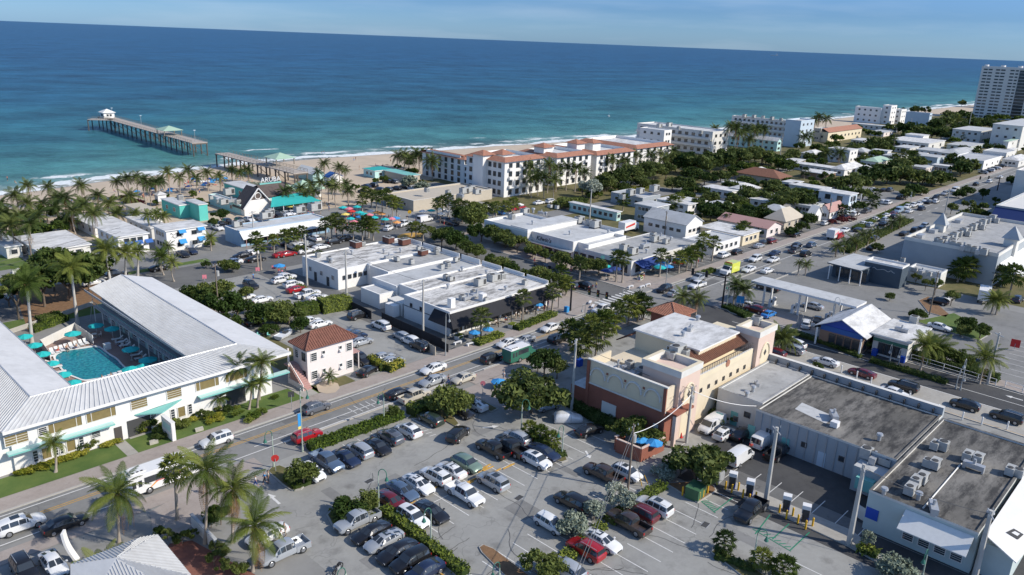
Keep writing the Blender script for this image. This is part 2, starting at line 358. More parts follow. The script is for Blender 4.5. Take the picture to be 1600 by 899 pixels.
def make_sea():
 m=bpy.data.materials.new('sea_water');m.use_nodes=True;nt=m.node_tree;N=nt.nodes;L=nt.links
 p=N['Principled BSDF'];at=N.new('ShaderNodeAttribute');at.attribute_name='offshore';D=at.outputs['Fac']
 g=N.new('ShaderNodeNewGeometry')
 def noise(sc,st=(1,1,1),det=5,ro=.6):
  mp=N.new('ShaderNodeMapping');mp.inputs['Scale'].default_value=st;L.new(g.outputs['Position'],mp.inputs[0])
  n=N.new('ShaderNodeTexNoise');n.inputs['Scale'].default_value=sc;n.inputs['Detail'].default_value=det;n.inputs['Roughness'].default_value=ro
  L.new(mp.outputs[0],n.inputs['Vector']);return n.outputs[0]
 def ma(op,a,b,c=None,clamp=False):
  n=N.new('ShaderNodeMath');n.operation=op;n.use_clamp=clamp
  for i,x in enumerate((a,b,c)):
   if x is None:continue
   if isinstance(x,(int,float)):n.inputs[i].default_value=x
   else:L.new(x,n.inputs[i])
  return n.outputs[0]
 big=noise(.006,(1,2.2,1),6)
 dl=ma('LOGARITHM',ma('MAXIMUM',ma('MULTIPLY',D,ma('ADD',ma('MULTIPLY',big,1.7),.15)),1.0),10.0)
 r=N.new('ShaderNodeValToRGB');cr=r.color_ramp;L.new(ma('DIVIDE',dl,4.5),r.inputs[0])
 st=[(.0,(.23,.24,.20)),(.24,(.11,.215,.20)),(.33,(.065,.195,.185)),(.42,(.042,.150,.155)),(.50,(.023,.110,.14)),(.58,(.015,.082,.135)),(.70,(.012,.068,.14)),(1.0,(.018,.075,.15))]  # last stop is paler: horizon haze put into the water colour
 cr.elements[0].position=0;cr.elements[0].color=(*st[0][1],1);cr.elements[1].position=1;cr.elements[1].color=(*st[-1][1],1)
 for q,c in st[1:-1]:
  e=cr.elements.new(q);e.color=(*c,1)
 def wind(sc,st,det,ro):
  cv=N.new('ShaderNodeCombineXYZ');d1=N.new('ShaderNodeVectorMath');d1.operation='DOT_PRODUCT';d1.inputs[1].default_value=(sa,-ca,0);d2=N.new('ShaderNodeVectorMath');d2.operation='DOT_PRODUCT';d2.inputs[1].default_value=(ca,sa,0)
  L.new(g.outputs['Position'],d1.inputs[0]);L.new(g.outputs['Position'],d2.inputs[0]);L.new(ma('MULTIPLY',d1.outputs['Value'],st),cv.inputs[0]);L.new(d2.outputs['Value'],cv.inputs[1])
  n=N.new('ShaderNodeTexNoise');n.inputs['Scale'].default_value=sc;n.inputs['Detail'].default_value=det;n.inputs['Roughness'].default_value=ro;L.new(cv.outputs[0],n.inputs['Vector']);return n.outputs[0]
 rip=ma('ADD',ma('MULTIPLY',wind(.02,.8,10,.82),.75),ma('MULTIPLY',noise(.006,(.5,1.9,1),4,.6),.25))
 mr=N.new('ShaderNodeMapRange');mr.inputs[1].default_value=.40;mr.inputs[2].default_value=.60;mr.inputs[3].default_value=.5;mr.inputs[4].default_value=1.6;L.new(rip,mr.inputs[0])
 mx=N.new('ShaderNodeMix');mx.data_type='RGBA';mx.blend_type='MULTIPLY';mx.inputs[0].default_value=1;L.new(r.outputs[0],mx.inputs[6]);L.new(mr.outputs[0],mx.inputs[7])  # light and dark sides of ripples multiplied into the water colour
 wn_=noise(.022,(1,.35,1),3);fn=noise(.28,(1,1,1),6,.7);pn=noise(.035,(1,1,1),2)
 dd=ma('ADD',D,ma('MULTIPLY',ma('SUBTRACT',wn_,.5),26.0))
 def band(c,w,thr):
  t=ma('SUBTRACT',1.0,ma('DIVIDE',ma('ABSOLUTE',ma('SUBTRACT',dd,c),None),w),None)
  return ma('MULTIPLY',ma('ADD',ma('SUBTRACT',t,thr),ma('MULTIPLY',ma('SUBTRACT',fn,.5),2.6)),3.5,None,True)
 f1=band(2.0,4.5,.10);f2=ma('MULTIPLY',band(15.0,5.5,.25),ma('MULTIPLY',ma('SUBTRACT',pn,.48),9,None,True),None,True)
 f3=ma('MULTIPLY',band(34.0,2.6,.45),ma('MULTIPLY',ma('SUBTRACT',pn,.60),14,None,True),None,True)
 wash=ma('MULTIPLY',ma('MULTIPLY',ma('SUBTRACT',1.0,ma('DIVIDE',dd,15.0)),1.0,None,True),ma('MULTIPLY',ma('SUBTRACT',fn,.47),3.0,None,True))
 caps=ma('MULTIPLY',ma('SUBTRACT',noise(.09,(.5,1.4,1),8,.75),.735),16,None,True)
 fo=ma('MAXIMUM',ma('MAXIMUM',ma('MAXIMUM',f1,f2),ma('MAXIMUM',f3,caps)),wash)
 m2=N.new('ShaderNodeMix');m2.data_type='RGBA';L.new(fo,m2.inputs[0]);L.new(mx.outputs[2],m2.inputs[6]);m2.inputs[7].default_value=(.74,.77,.76,1)
 L.new(m2.outputs[2],p.inputs['Base Color'])
 rr=N.new('ShaderNodeMapRange');rr.inputs[3].default_value=.34;rr.inputs[4].default_value=.9;L.new(fo,rr.inputs[0]);L.new(rr.outputs[0],p.inputs['Roughness'])
 p.inputs['Specular IOR Level'].default_value=.09;p.inputs['IOR'].default_value=1.33
 hh=ma('ADD',ma('MULTIPLY',noise(.11,(.55,1.6,1),6,.65),1.0),ma('MULTIPLY',noise(.9,(.7,1.2,1),4),.25))
 b=N.new('ShaderNodeBump');b.inputs['Strength'].default_value=.9;b.inputs['Distance'].default_value=1.2;L.new(hh,b.inputs['Height']);L.new(b.outputs[0],p.inputs['Normal'])
 A_=sorted(set([-60000,-20000,-6000,-2500,-1200]+list(range(-800,1600,40))+[2000,3000,5000,9000,20000,60000]))
 Ds=[-8,0,8,16,30,60,120,250,600,1500,4000,10000,30000,85000]
 v=[];d_=[]
 for D0 in Ds:
  for a in A_:v.append((a,shore(a)+D0,-.5));d_.append(max(0,D0))
 n=len(A_);f=[(j*n+i,j*n+i+1,(j+1)*n+i+1,(j+1)*n+i)for j in range(len(Ds)-1)for i in range(n-1)]
 me=bpy.data.meshes.new('sea');me.from_pydata(v,[],f);me.materials.append(m)
 me.attributes.new('offshore','FLOAT','POINT').data.foreach_set('value',d_)
 inst('sea',me,kind='structure')
make_sea()
# ---- streets, pavements, car parks
sheet('main_street',[(-80,1400,88,95)],M['asphalt'],.012)
sheet('main_street_widening',[(149,640,80.5,87.99)],M['asphalt'],.012)
sheet('cross_street',[(139,149,-80,87.9)],M['asphalt_dark'],.016)
sheet('cross_street_near_lane',[(131,138.9,-80,87.9)],M['walk'],.016)
sheet('plaza_street',[(133.5,144.5,95.25,163.4),(133.5,144.5,178.1,205)],M['asphalt_mid'],.016)
sheet('beach_street',[(20,160,163.5,178)],M['asphalt_mid'],.016)
sheet('motel_forecourt',[(62,92,178.1,192)],M['asphalt'],.016)
sheet('sidewalk',[(-80,130,95.2,98.4),(149.5,640,95.2,98.4),(120,133.3,98.6,163),(145,160,98.6,163),(82,131,84.6,87.8),(149.2,158,60,80.3),(149.2,153,-60,59.9)],M['pinkwalk'],.05)
sheet('parking_lot',[(38,131,12,84.4)],M['lot'],.008)
sheet('alley',[(86.2,93,98.6,163.2)],M['asphalt_mid'],.012)
sheet('side_lot',[(68.5,86,98.6,127)],M['lot'],.012)
sheet('corner_lot',[(74,86,127.2,163.2)],M['lot'],.012)
sheet('charging_lot',[(81.8,88.2,5,46),(88.3,101,8,47.5)],M['asphalt_dark'],.013)
sheet('charging_lot_drive',[(84.6,89.5,24,47.4)],M['asphalt_mid'],.02)
sheet('right_car_park',[(153.2,200,-40,38.5),(153.2,205,47,80)],M['asphalt'],.012)
sheet('stall_strip',[(163,262,98.6,105)],M['asphalt_mid'],.03)
sheet('far_car_park',[(283,345,100,128)],M['asphalt'],.02)
sheet('far_side_street',[(262,268,98.5,240),(118,133,178.2,240),(160.1,261.9,162,168),(268.1,440,162,168)],M['asphalt'],.026)
sheet('beach_car_park',[(165,200,196,232)],M['asphalt'],.02)
sheet('hotel_lawn',[(-40,62,98.5,103.2)],M['grass'],.02)
sheet('hotel_path',[(32.2,33.6,98.5,103.0),(58.6,61.2,98.5,127)],M['walk'],.03)
sheet('dry_lawn',[(61.4,68.2,98.5,101.5),(61.4,68,108.2,127)],M['drygrass'],.02)
sheet('far_lawn',[(30,60,157.5,163),(20,50,200,214),(64,83,179.5,182)],M['grass'],.022)
sheet('courtyard_paving',[(-10,47,109.5,148)],M['courtyard'],.02)
sheet('red_paving',[[(235,899),(265,850),(300,845),(400,899)]],M['redpave'],.03)
sheet('brick_forecourt',[[(235,800),(330,745),(420,745),(385,760),(290,830),(240,850)],(78.9,88,71,84.5)],M['pinkwalk'],.028)
sheet('street_brick_margin',[(-60,44,84.6,87.2)],M['pinkwalk'],.04)
sheet('tree_bed',[[(45,520),(70,505),(170,470),(150,440),(20,450)],(50.5,67,130,154)],M['mulch'],.024)
sheet('palm_sand_circle',[[(494,603),(500,598),(515,596),(528,600),(531,607),(524,614),(510,616),(498,613)]],M['sand'],.075)
sheet('garden_ground',[(268.5,700,129,161),(345,1400,168.2,237),(188,344,168.2,237),(188,262,105.5,161),(205,700,-30,60),(346,700,99,128.5)],M['drygrass'],.014)
def kerb(name,segs,w=.3,h=.14,m=None):
 b=MB()
 for x0,y0,x1,y1 in segs:
  if abs(x1-x0)>abs(y1-y0):b.box(min(x0,x1),max(x0,x1),y0-w/2,y0+w/2,0.0,h,m or M['kerb'])
  else:b.box(x0-w/2,x0+w/2,min(y0,y1),max(y0,y1),0.0,h,m or M['kerb'])
 return b.build(name,kind='structure')
kerb('street_kerb',[(-80,95.15,133,95.15),(145,95.15,640,95.15),(49,87.95,78.4,87.95),(87,87.95,130,87.95)])
kerb('cross_street_kerb',[(130.9,-60,130.9,87),(149.15,-60,149.15,79)])
kerb('plaza_kerb',[(133.4,99,133.4,162),(144.7,99,144.7,162)])
kerb('median_kerb',[(165,86.9,196,86.9),(165,80.4,196,80.4)])
def island(name,pts,m,h=.15,border=.18):
 P=[G(*p)for p in pts]
 ar=sum(P[i][0]*P[(i+1)%len(P)][1]-P[(i+1)%len(P)][0]*P[i][1]for i in range(len(P)))
 if ar<0:P=P[::-1]
 c=(sum(p[0]for p in P)/len(P),sum(p[1]for p in P)/len(P))
 inn=[]
 for x,y in P:
  d=Vector((c[0]-x,c[1]-y));d.normalize();inn.append((x+d.x*border,y+d.y*border))
 b=MB();b.prism(P,.0,h,M['kerb']);b.poly([(x,y,h+.02)for x,y in inn],m)
 return b.build(name,kind='structure')
island('planting_island',[(418,737),(424,731),(436,728),(480,745),(479,757),(471,766),(456,768),(442,759)],M['drygrass'])
island('planting_island',[(510,806),(524,792),(560,783),(596,800),(592,808),(545,822),(520,824)],M['drygrass'])
island('planting_island',[(748,856),(754,852),(770,858),(812,890),(840,912),(800,912),(752,864)],M['mulch'])
island('planting_island',[(590,800),(600,800),(735,899),(718,905)],M['drygrass'])
island('planting_island',[(822,683),(830,680),(884,713),(887,721),(878,724),(866,720)],M['drygrass'])
island('planting_island',[(838,905),(848,882),(935,822),(945,818),(880,872),(862,912)],M['drygrass'])
island('planting_island',[(940,826),(990,790),(1035,762),(1040,753),(1022,760),(950,800)],M['drygrass'])
island('planting_island',[(1110,863),(1118,857),(1180,890),(1230,925),(1190,925)],M['drygrass'])
island('planting_island',[(1040,757),(1090,787),(1120,768),(1116,760),(1090,752)],M['mulch'])
island('planting_island',[(1130,765),(1150,755),(1330,830),(1380,870),(1370,880),(1325,855)],M['walk'])
island('planting_island',[(635,655),(650,640),(700,640),(718,664),(712,668),(690,655)],M['drygrass'])
island('planting_island',[(742,632),(750,625),(778,640),(768,645)],M['drygrass'])
island('planting_island',[(1430,503),(1490,490),(1530,510),(1549,522),(1530,533),(1490,522)],M['grass'])
island('planting_island',[(1131,481),(1140,476),(1180,492),(1168,498),(1140,489)],M['grass'])
island('planting_island',[(1435,470),(1450,464),(1483,492),(1478,497),(1450,489)],M['mulch'])
# ---- painted markings
def pline(b,p,q,w,m,z=.03):
 P,Q=(G(*p)if p[0]>0 and len(p)==2 else p),G(*q)
 d=Vector((Q[0]-P[0],Q[1]-P[1]));d.normalize();n=Vector((-d.y,d.x))*w/2
 b.poly([(P[0]-n.x,P[1]-n.y,z),(Q[0]-n.x,Q[1]-n.y,z),(Q[0]+n.x,Q[1]+n.y,z),(P[0]+n.x,P[1]+n.y,z)][::1 if True else-1],m)
def rect(b,a0,a1,b0,b1,m,z=.03):b.poly([(a0,b0,z),(a1,b0,z),(a1,b1,z),(a0,b1,z)],m)
b=MB()
for y in(88.35,94.3):rect(b,-80,128,y-.08,y+.08,M['linew'])
for y in(88.35,94.3,91.6):rect(b,152,640,y-.08,y+.08,M['linew'])
for y in(84.5,):
 for a in range(200,640,9):rect(b,a,a+4,y-.08,y+.08,M['linew'])
rect(b,45.5,128,89.75,89.9,M['linew'])
for y in(91.95,92.35):rect(b,-80,128,y-.07,y+.07,M['liney'])
for i in range(5):rect(b,61.5+i*1.1,61.62+i*1.1,88.8,91.2,M['linew'])
for y in(88.8,90.4,92.6):rect(b,128,130.4,y,y+.5,M['linew'])
for k in range(9):rect(b,130.9+k*1.55,131.5+k*1.55,95.6,98.8,M['linew'])
for k in range(6):rect(b,127,129.8,88.6+k*1.1,89.1+k*1.1,M['linew'])
for a in(143.4,148.6):rect(b,a-.08,a+.08,-70,72,M['linew'])
rect(b,138.9,139.1,-70,72,M['linew'])
for y in range(-60,60,12):
 pass
for a in(131.35,):rect(b,a-.07,a+.07,-70,72,M['liney'])
for(a,y)in((146,47),(146,21),(145.9,62)):
 b.poly([(a-.15,y-1.2,.03),(a+.15,y-1.2,.03),(a+.15,y+.4,.03),(a-.15,y+.4,.03)],M['linew'])
 b.poly([(a-.5,y+.4,.03),(a+.5,y+.4,.03),(a,y+1.4,.03)],M['linew'])
b.build('road_markings',kind='structure')
b=MB()
for k in range(13):rect(b,49.9+k*2.38-.06,49.9+k*2.38+.06,77.6,82.4,M['linew'],.02)
for k in range(6):pline(b,(642+k*5.8,664+k*3.6),(652+k*5.8,661+k*3.6),.12,M['linew'],.02)
for k in range(15):
 a=48.6+k*2.42
 rect(b,a-.06,a+.06,58.2,68.2,M['linew'],.02)
rect(b,48,83,63.1,63.2,M['linew'],.021)
for k in range(16):rect(b,41.5+k*2.4-.06,41.5+k*2.4+.06,46.0 if k>3 else 50,51,M['linew'],.02)
for k in range(12):rect(b,55.5+k*2.45-.06,55.5+k*2.45+.06,37.5,42,M['linew'],.02)
for k in range(6):rect(b,64.0+k*2.45-.06,64.0+k*2.45+.06,23,28,M['linew'],.02)
for k in range(34):rect(b,165+k*2.75-.06,165+k*2.75+.06,99.4,104.6,M['linew'],.04)
for k in range(10):rect(b,86.5,91,24.2+k*2.9-.05,24.2+k*2.9+.05,M['linew'],.03)
for k in range(10):rect(b,157+k*3.0,157.12+k*3,22,27,M['linew'],.03)
b.build('stall_markings',kind='structure')
b=MB()
for p,q in(((1155,782),(1190,846)),):pass
for(p,q)in(((1116,800),(1145,778)),((1180,835),(1203,805)),((1207,843),(1233,819)),((1235,860),(1265,832)),):pline(b,p,q,.14,M['lineg'],.03)
for k in range(7):
 pline(b,(1096+k*3.2,784+k*2.6),(1108+k*2.4,783+k*2.2),.14,M['lineg'],.031)
 pline(b,(1178+k*8,826+k*4.8),(1188+k*8,826+k*4.8),.14,M['lineg'],.031)
pline(b,(1096,784),(1118,802),.12,M['lineg'],.033);pline(b,(1176,827),(1236,862),.12,M['lineg'],.033)
b.build('charging_bay_markings',kind='structure')
b=MB()
for a0,a1,y0,y1 in((52,55.4,70,71.6),(60,63,53,56.5),(46,47.4,70,74.5),(70,74.2,71.5,73),(66,67.2,44,49),(59,62.2,31,33.5),(75.4,77,30,36),(41.5,44.5,58,60.2),(72,73.1,55,60),(70,73.5,112,114),(78,80.5,101.5,104),(160,165,64,68),(166,171,25,29),(175,177,50,60)):rect(b,a0,a1,y0,y1,M['asphalt'],.018)
for a0,a1,y0,y1 in((30,36,91.1,91.8),(52,58,92.8,94),(70,71.2,88.5,91.5),(92,99,89.2,91.2),(160,168,88.6,90.8),(182,190,92,94),(110,113,92.5,94.1)):rect(b,a0,a1,y0,y1,M['asphalt_mid'],.022)
b.build('paving_patches',kind='structure')
b=MB();q_=random.Random(21)
for _ in range(46):
 x,y=q_.uniform(42,88),q_.uniform(24,80);t=q_.choice((0,math.pi/2))+q_.uniform(-.25,.25)
 if _>32:x,y,t=q_.uniform(10,128),q_.uniform(88.5,94),q_.choice((0,1.5))+q_.uniform(-.1,.1)
 for k in range(q_.randint(5,16)):
  t+=q_.uniform(-.35,.35);l_=q_.uniform(.4,1.0);X,Y=x+l_*math.cos(t),y+l_*math.sin(t);n_=(-.03*math.sin(t),.03*math.cos(t))
  if _>32 and not 88.2<Y<94.8:break
  b.poly([(x-n_[0],y-n_[1],.024),(X-n_[0],Y-n_[1],.024),(X+n_[0],Y+n_[1],.024),(x+n_[0],y+n_[1],.024)],M['asphalt_dark']);x,y=X,Y
b.build('tar_seams',kind='structure')
def arrow(name,p,q,w=.32,m=None):
 P,Q=Vector((*G(*p),.03)),Vector((*G(*q),.03));d=(Q-P);L=d.length;d.normalize();n=Vector((-d.y,d.x,0));b=MB()
 H_=Q-d*min(1.1,L*.4)
 b.poly([P-n*w/2,H_-n*w/2,H_+n*w/2,P+n*w/2],m or M['linew']);b.poly([H_-n*w*1.6,Q,H_+n*w*1.6],m or M['linew']);return b.build(name,kind='structure')
arrow('painted_arrow',(437,788),(419,772));arrow('painted_arrow',(1189,864),(1207,873));arrow('painted_arrow',(754,669),(780,666),.3);arrow('painted_arrow',(915,705),(922,717),.3)
arrow('painted_arrow',(1440,537),(1452,534),.3)
# ==== BUILDINGS
WMESH={}
BRECT=[]
def win_mesh(w,h,style='plain'):
 """window facing -Y, origin at its centre on the wall plane; returns (frame mesh, pane mesh)"""
 k=(round(w,2),round(h,2),style)
 if k in WMESH:return WMESH[k]
 t=.09;b=MB();fm=M['darkframe']if style in('dark','shop')else M['frame']
 for x0,x1,z0,z1 in((-w/2-t,-w/2,-h/2-t,h/2+t),(w/2,w/2+t,-h/2-t,h/2+t),(-w/2,w/2,-h/2-t,-h/2),(-w/2,w/2,h/2,h/2+t)):
  b.box(x0,x1,-.09,.0,z0,z1,fm)
 if w>1.0:
  n=max(1,int(w/1.1))if style!='picture' else 2
  for i in range(1,n+1 if style=='picture' else n):
   x=(-w/2+w*i/n)if style!='picture' else(-w/2+(.16 if i==1 else.84)*w)
   b.box(x-.035,x+.035,-.07,-.002,-h/2,h/2,fm)
 if style in('jal','jalb'):
  for i in range(1,4):b.box(-w/2,w/2,-.065,-.002,-h/2+h*i/4-.022,-h/2+h*i/4+.022,fm)
 fme=b.data('window')
 c=MB();pm=M['curtain']if style in('picture','jalb')else M['glass']
 c.poly([(-w/2,-.03,-h/2),(w/2,-.03,-h/2),(w/2,-.03,h/2),(-w/2,-.03,h/2)],pm)
 WMESH[k]=(fme,c.data('pane'));return WMESH[k]
FACE={'s':(0,(0,-1)),'w':(-math.pi/2,(-1,0)),'n':(math.pi,(0,1)),'e':(math.pi/2,(1,0))}
class Bld:
 def __init__(s,name,label,cat,r,h,z0=0,group=None):
  s.a0,s.a1,s.b0,s.b1=r;s.h=h;s.z0=z0;BRECT.append(r)
  s.cx,s.cy=(s.a0+s.a1)/2,(s.b0+s.b1)/2
  s.root=root(name,s.a0,s.b0,z0);tag(s.root,label,cat,group,x=PX(s.cx,s.cy,h)[0])
 def mb(s):return MB()
 def put(s,b,name,kind=None,smooth=False):return b.build(name,s.root,(-s.a0,-s.b0,-s.z0),kind=kind,smooth=smooth)
 def walls(s,m,r=None,h=None,z0=None,top=None,name='wall'):
  a0,a1,b0,b1=r or(s.a0,s.a1,s.b0,s.b1);b=MB();b.box(a0,a1,b0,b1,s.z0 if z0 is None else z0,h or s.h,m,top);return s.put(b,name)
 def flat(s,m,over=.0,parapet=0,pm=None,r=None,h=None,t=.25,cap=None):
  a0,a1,b0,b1=r or(s.a0,s.a1,s.b0,s.b1);h=h or s.h
  b=MB();b.box(a0-over,a1+over,b0-over,b1+over,h+.003,h+(t if over else.06),pm or m,m);s.put(b,'roof')
  if parapet:
   b=MB();q=h+parapet;w=.3
   b.box(a0-.02,a1+.02,b0-.02,b0+w,h+.065,q,pm or m,cap or m);b.box(a0-.02,a1+.02,b1-w,b1+.02,h+.065,q,pm or m,cap or m)
   b.box(a0-.02,a0+w,b0+w,b1-w,h+.065,q,pm or m,cap or m);b.box(a1-w,a1+.02,b0+w,b1-w,h+.065,q,pm or m,cap or m);s.put(b,'parapet')
 def hip(s,m,rise,over=.5,r=None,h=None,ridge='auto',t=.12,ribs=None,ribm=None,name='roof',soffit=None):
  a0,a1,b0,b1=r or(s.a0,s.a1,s.b0,s.b1);h=h or s.h
  a0-=over;a1+=over;b0-=over;b1+=over;W_,D_=a1-a0,b1-b0;k=min(W_,D_)/2
  if ridge=='pyr':p=[((a0+a1)/2,(b0+b1)/2)]*2
  elif W_>D_:p=[(a0+k,(b0+b1)/2),(a1-k,(b0+b1)/2)]
  else:p=[((a0+a1)/2,b0+k),((a0+a1)/2,b1-k)]
  z=h+t;Z=h+t+rise;b=MB();b.box(a0,a1,b0,b1,h+.003,z,soffit or m)
  P,Q=(*p[0],Z),(*p[1],Z);c=[(a0,b0,z+.002),(a1,b0,z+.002),(a1,b1,z+.002),(a0,b1,z+.002)]
  if W_>D_ or ridge=='pyr':fs=[[c[0],c[1],Q,P],[c[1],c[2],Q],[c[2],c[3],P,Q],[c[3],c[0],P]]
  else:fs=[[c[0],c[1],P],[c[1],c[2],Q,P],[c[2],c[3],Q],[c[3],c[0],P,Q]]
  for f in fs:b.poly([x for i,x in enumerate(f)if x not in f[:i]],m)
  s.put(b,name)
  if ribs:
   rb=MB()
   for f in fs:
    f=[Vector(x)for i,x in enumerate(f)if x not in f[:i]]
    if len(f)<3:continue
    e=(f[1]-f[0]);L=e.length;e.normalize();n=e.cross(f[2]-f[0]).normalized();up=n.cross(e)
    nn=int(L/ribs)
    for i in range(1,nn):
     x=i*L/max(1,nn);v0=f[0]+e*x
     u_lim=1e9
     for A_,B_ in((f[1],f[2]),(f[-1],f[0]))+(((f[2],f[3]),)if len(f)==4 else()):
      d=B_-A_;nd=d.cross(n);dn=up.dot(nd)
      if abs(dn)<1e-6:continue
      t_=(A_-v0).dot(nd)/dn
      if t_>1e-3:u_lim=min(u_lim,t_)
     if u_lim>1e8 or u_lim<.3:continue
     q0,q1=v0+n*.0,v0+up*u_lim;w_=e*.05*(1 if ribs>.5 else.9)
     hgt=n*.09
     rb.poly([q0-w_,q1-w_,q1-w_*.4+hgt,q0-w_*.4+hgt][::-1],ribm or m);rb.poly([q0+w_*.4+hgt,q0-w_*.4+hgt,q1-w_*.4+hgt,q1+w_*.4+hgt][::-1],ribm or m);rb.poly([q0+w_,q1+w_,q1+w_*.4+hgt,q0+w_*.4+hgt],ribm or m)
   s.put(rb,'roof_ribs','stuff')
   hb=MB()
   for f,g2 in((c[0],P),(c[1],Q if W_>D_ or ridge=='pyr' else P),(c[2],Q),(c[3],P if W_>D_ or ridge=='pyr' else Q),(P,Q)):
    if(Vector(f)-Vector(g2)).length>.1:hb.tube(Vector(f)+Vector((0,0,.04)),Vector(g2)+Vector((0,0,.04)),.12,.12,ribm or m,6)
   s.put(hb,'ridge_cap')
 def gable(s,m,rise,axis='a',over=.4,r=None,h=None,wm=None,t=.14):
  a0,a1,b0,b1=r or(s.a0,s.a1,s.b0,s.b1);h=h or s.h;o=over
  if axis=='a':
   y=(b0+b1)/2;sl_=rise/((b1-b0)/2);ze=h-o*sl_
   R2=[((a0-o,b0-o),(a1+o,b0-o),(a1+o,y),(a0-o,y)),((a1+o,b1+o),(a0-o,b1+o),(a0-o,y),(a1+o,y))]
   G_=[[(a0,b1,h),(a0,b0,h),(a0,y,h+rise)],[(a1,b0,h),(a1,b1,h),(a1,y,h+rise)]]
  else:
   y=(a0+a1)/2;sl_=rise/((a1-a0)/2);ze=h-o*sl_
   R2=[((a0-o,b1+o),(a0-o,b0-o),(y,b0-o),(y,b1+o)),((a1+o,b0-o),(a1+o,b1+o),(y,b1+o),(y,b0-o))]
   G_=[[(a0,b0,h),(a1,b0,h),(y,b0,h+rise)],[(a1,b1,h),(a0,b1,h),(y,b1,h+rise)]]
  b=MB()
  for q in R2:
   zz=[ze,ze,h+rise,h+rise]
   lo=[(p[0],p[1],z+.01)for p,z in zip(q,zz)];up=[(p[0],p[1],z+t+.01)for p,z in zip(q,zz)]
   b.mesh(lo+up,[(3,2,1,0),(4,5,6,7),(0,1,5,4),(1,2,6,5),(3,0,4,7)],m)
  s.put(b,'roof');b=MB()
  for g2 in G_:b.poly(g2,wm or m)
  s.put(b,'gable_wall')
 def win(s,face,u,z,w=1.4,h=1.2,style='plain',r=None,off=0):
  """u: metres from the near (a0,b0) end of that face"""
  a0,a1,b0,b1=r or(s.a0,s.a1,s.b0,s.b1);rz,_=FACE[face]
  if face=='s':p=(a0+u,b0-off)
  elif face=='w':p=(a0-off,b0+u)
  elif face=='e':p=(a1+off,b0+u)
  else:p=(a0+u,b1+off)
  fm,pm=win_mesh(w,h,style)
  o=inst('window',fm,s.root,(p[0]-s.a0,p[1]-s.b0,z-s.z0),rz);inst('pane',pm,o);return o
 def winrow(s,face,n,z,w=1.4,h=1.2,style='plain',r=None,pad=1.2,off=0):
  a0,a1,b0,b1=r or(s.a0,s.a1,s.b0,s.b1);L=(a1-a0)if face in 'sn' else(b1-b0)
  for i in range(n):s.win(face,pad+(L-2*pad)*((i+.5)/n),z,w,h,style,r,off)
 def box(s,name,a0,a1,b0,b1,z0,z1,m,top=None):b=MB();b.box(a0,a1,b0,b1,z0,z1,m,top);return s.put(b,name)
 def door(s,face,u,m,w=1.0,h=2.1,z=0,r=None):
  a0,a1,b0,b1=r or(s.a0,s.a1,s.b0,s.b1);b=MB();b.box(-w/2,w/2,-.06,0,0,h,m);b.box(w/2-.2,w/2-.12,-.12,-.06,h*.48,h*.52,M['metal'])
  p={'s':(a0+u,b0),'w':(a0,b0+u)}[face]
  return b.build('door',s.root,(p[0]-s.a0,p[1]-s.b0,z),FACE[face][0])
 def lean(s,name,p,m,t=.1):
  b=MB();lo=[tuple(x)for x in p];up=[(x[0],x[1],x[2]+t)for x in p]
  b.mesh(lo+up,[(3,2,1,0),(4,5,6,7),(0,1,5,4),(1,2,6,5),(2,3,7,6),(3,0,4,7)],m);return s.put(b,name)
def npt(nx,nyb,ytop,lx,rx):
 a0,b0=G(nx,nyb);h=HT(nx,nyb,ytop);return(a0,solve_line(rx,h,b=b0),b0,solve_line(lx,h,a=a0)),h
ACM={}
def ac_unit(x,y,z,kind=0,rz=0,label='pale air conditioner',s=1.0):
 s*=.8 if kind==0 and s<=1.3 else 1;s=s if s<=1.3 else 1.3+(s-1.3)*.35
 if kind not in ACM:
  c,f=MB(),MB()
  if kind==0:
   c.box(-.9,.9,-.55,.55,.12,1.25,M['acgrey']);c.box(-.95,.95,-.6,-.5,0,.12,M['acdark']);c.box(-.95,.95,.5,.6,0,.12,M['acdark'])
   f.tube((-.4,0,1.25),(-.4,0,1.33),.38,.38,M['acdark'],12);f.box(.25,.8,-.57,-.552,.3,1.1,M['acdark'])
  elif kind==1:
   c.box(-.5,.5,-.5,.5,.08,1.1,M['acgrey']);f.tube((0,0,1.1),(0,0,1.16),.4,.4,M['acdark'],12)
   for q in range(4):f.box(-.45,.45,-.515,-.502,.2+q*.2,.28+q*.2,M['acdark'])
  elif kind==2:
   c.box(-1.3,1.3,-.9,.9,.15,1.5,M['acrust']);c.box(-1.35,1.35,-.95,.95,1.5,1.58,M['acgrey']);f.tube((.5,0,1.58),(.5,0,1.7),.5,.5,M['acdark'],12);f.tube((-.6,0,1.58),(-.6,0,1.7),.5,.5,M['acdark'],12)
  elif kind==3:
   c.tube((0,0,0),(0,0,.8),.25,.25,M['metal'],10);f.tube((0,0,.8),(0,0,1.05),.45,.38,M['metal'],12)
  elif kind==4:
   c.box(-1.2,1.2,-.4,.4,.3,.9,M['metal']);c.box(.8,1.2,-.4,.4,0,.3,M['metal']);f.box(-1.2,-1.0,-.4,.4,0,.3,M['metal']);f.tube((0,0,.9),(0,0,1.5),.18,.18,M['metal'],8)
  ACM[kind]=(c.data('casing'),f.data('fan'))
 names=('casing','fan')if kind<3 else('pipe','cowl')if kind==3 else('duct','flue')
 r=root({0:'air_conditioner',1:'air_conditioner',2:'air_conditioner',3:'roof_vent',4:'roof_duct'}[kind],x,y,z,rz,scale=s)
 inst(names[0],ACM[kind][0],r);inst(names[1],ACM[kind][1],r)
 tag(r,label,'air conditioner' if kind<3 else 'roof vent',x=PX(x,y,z)[0]);return r
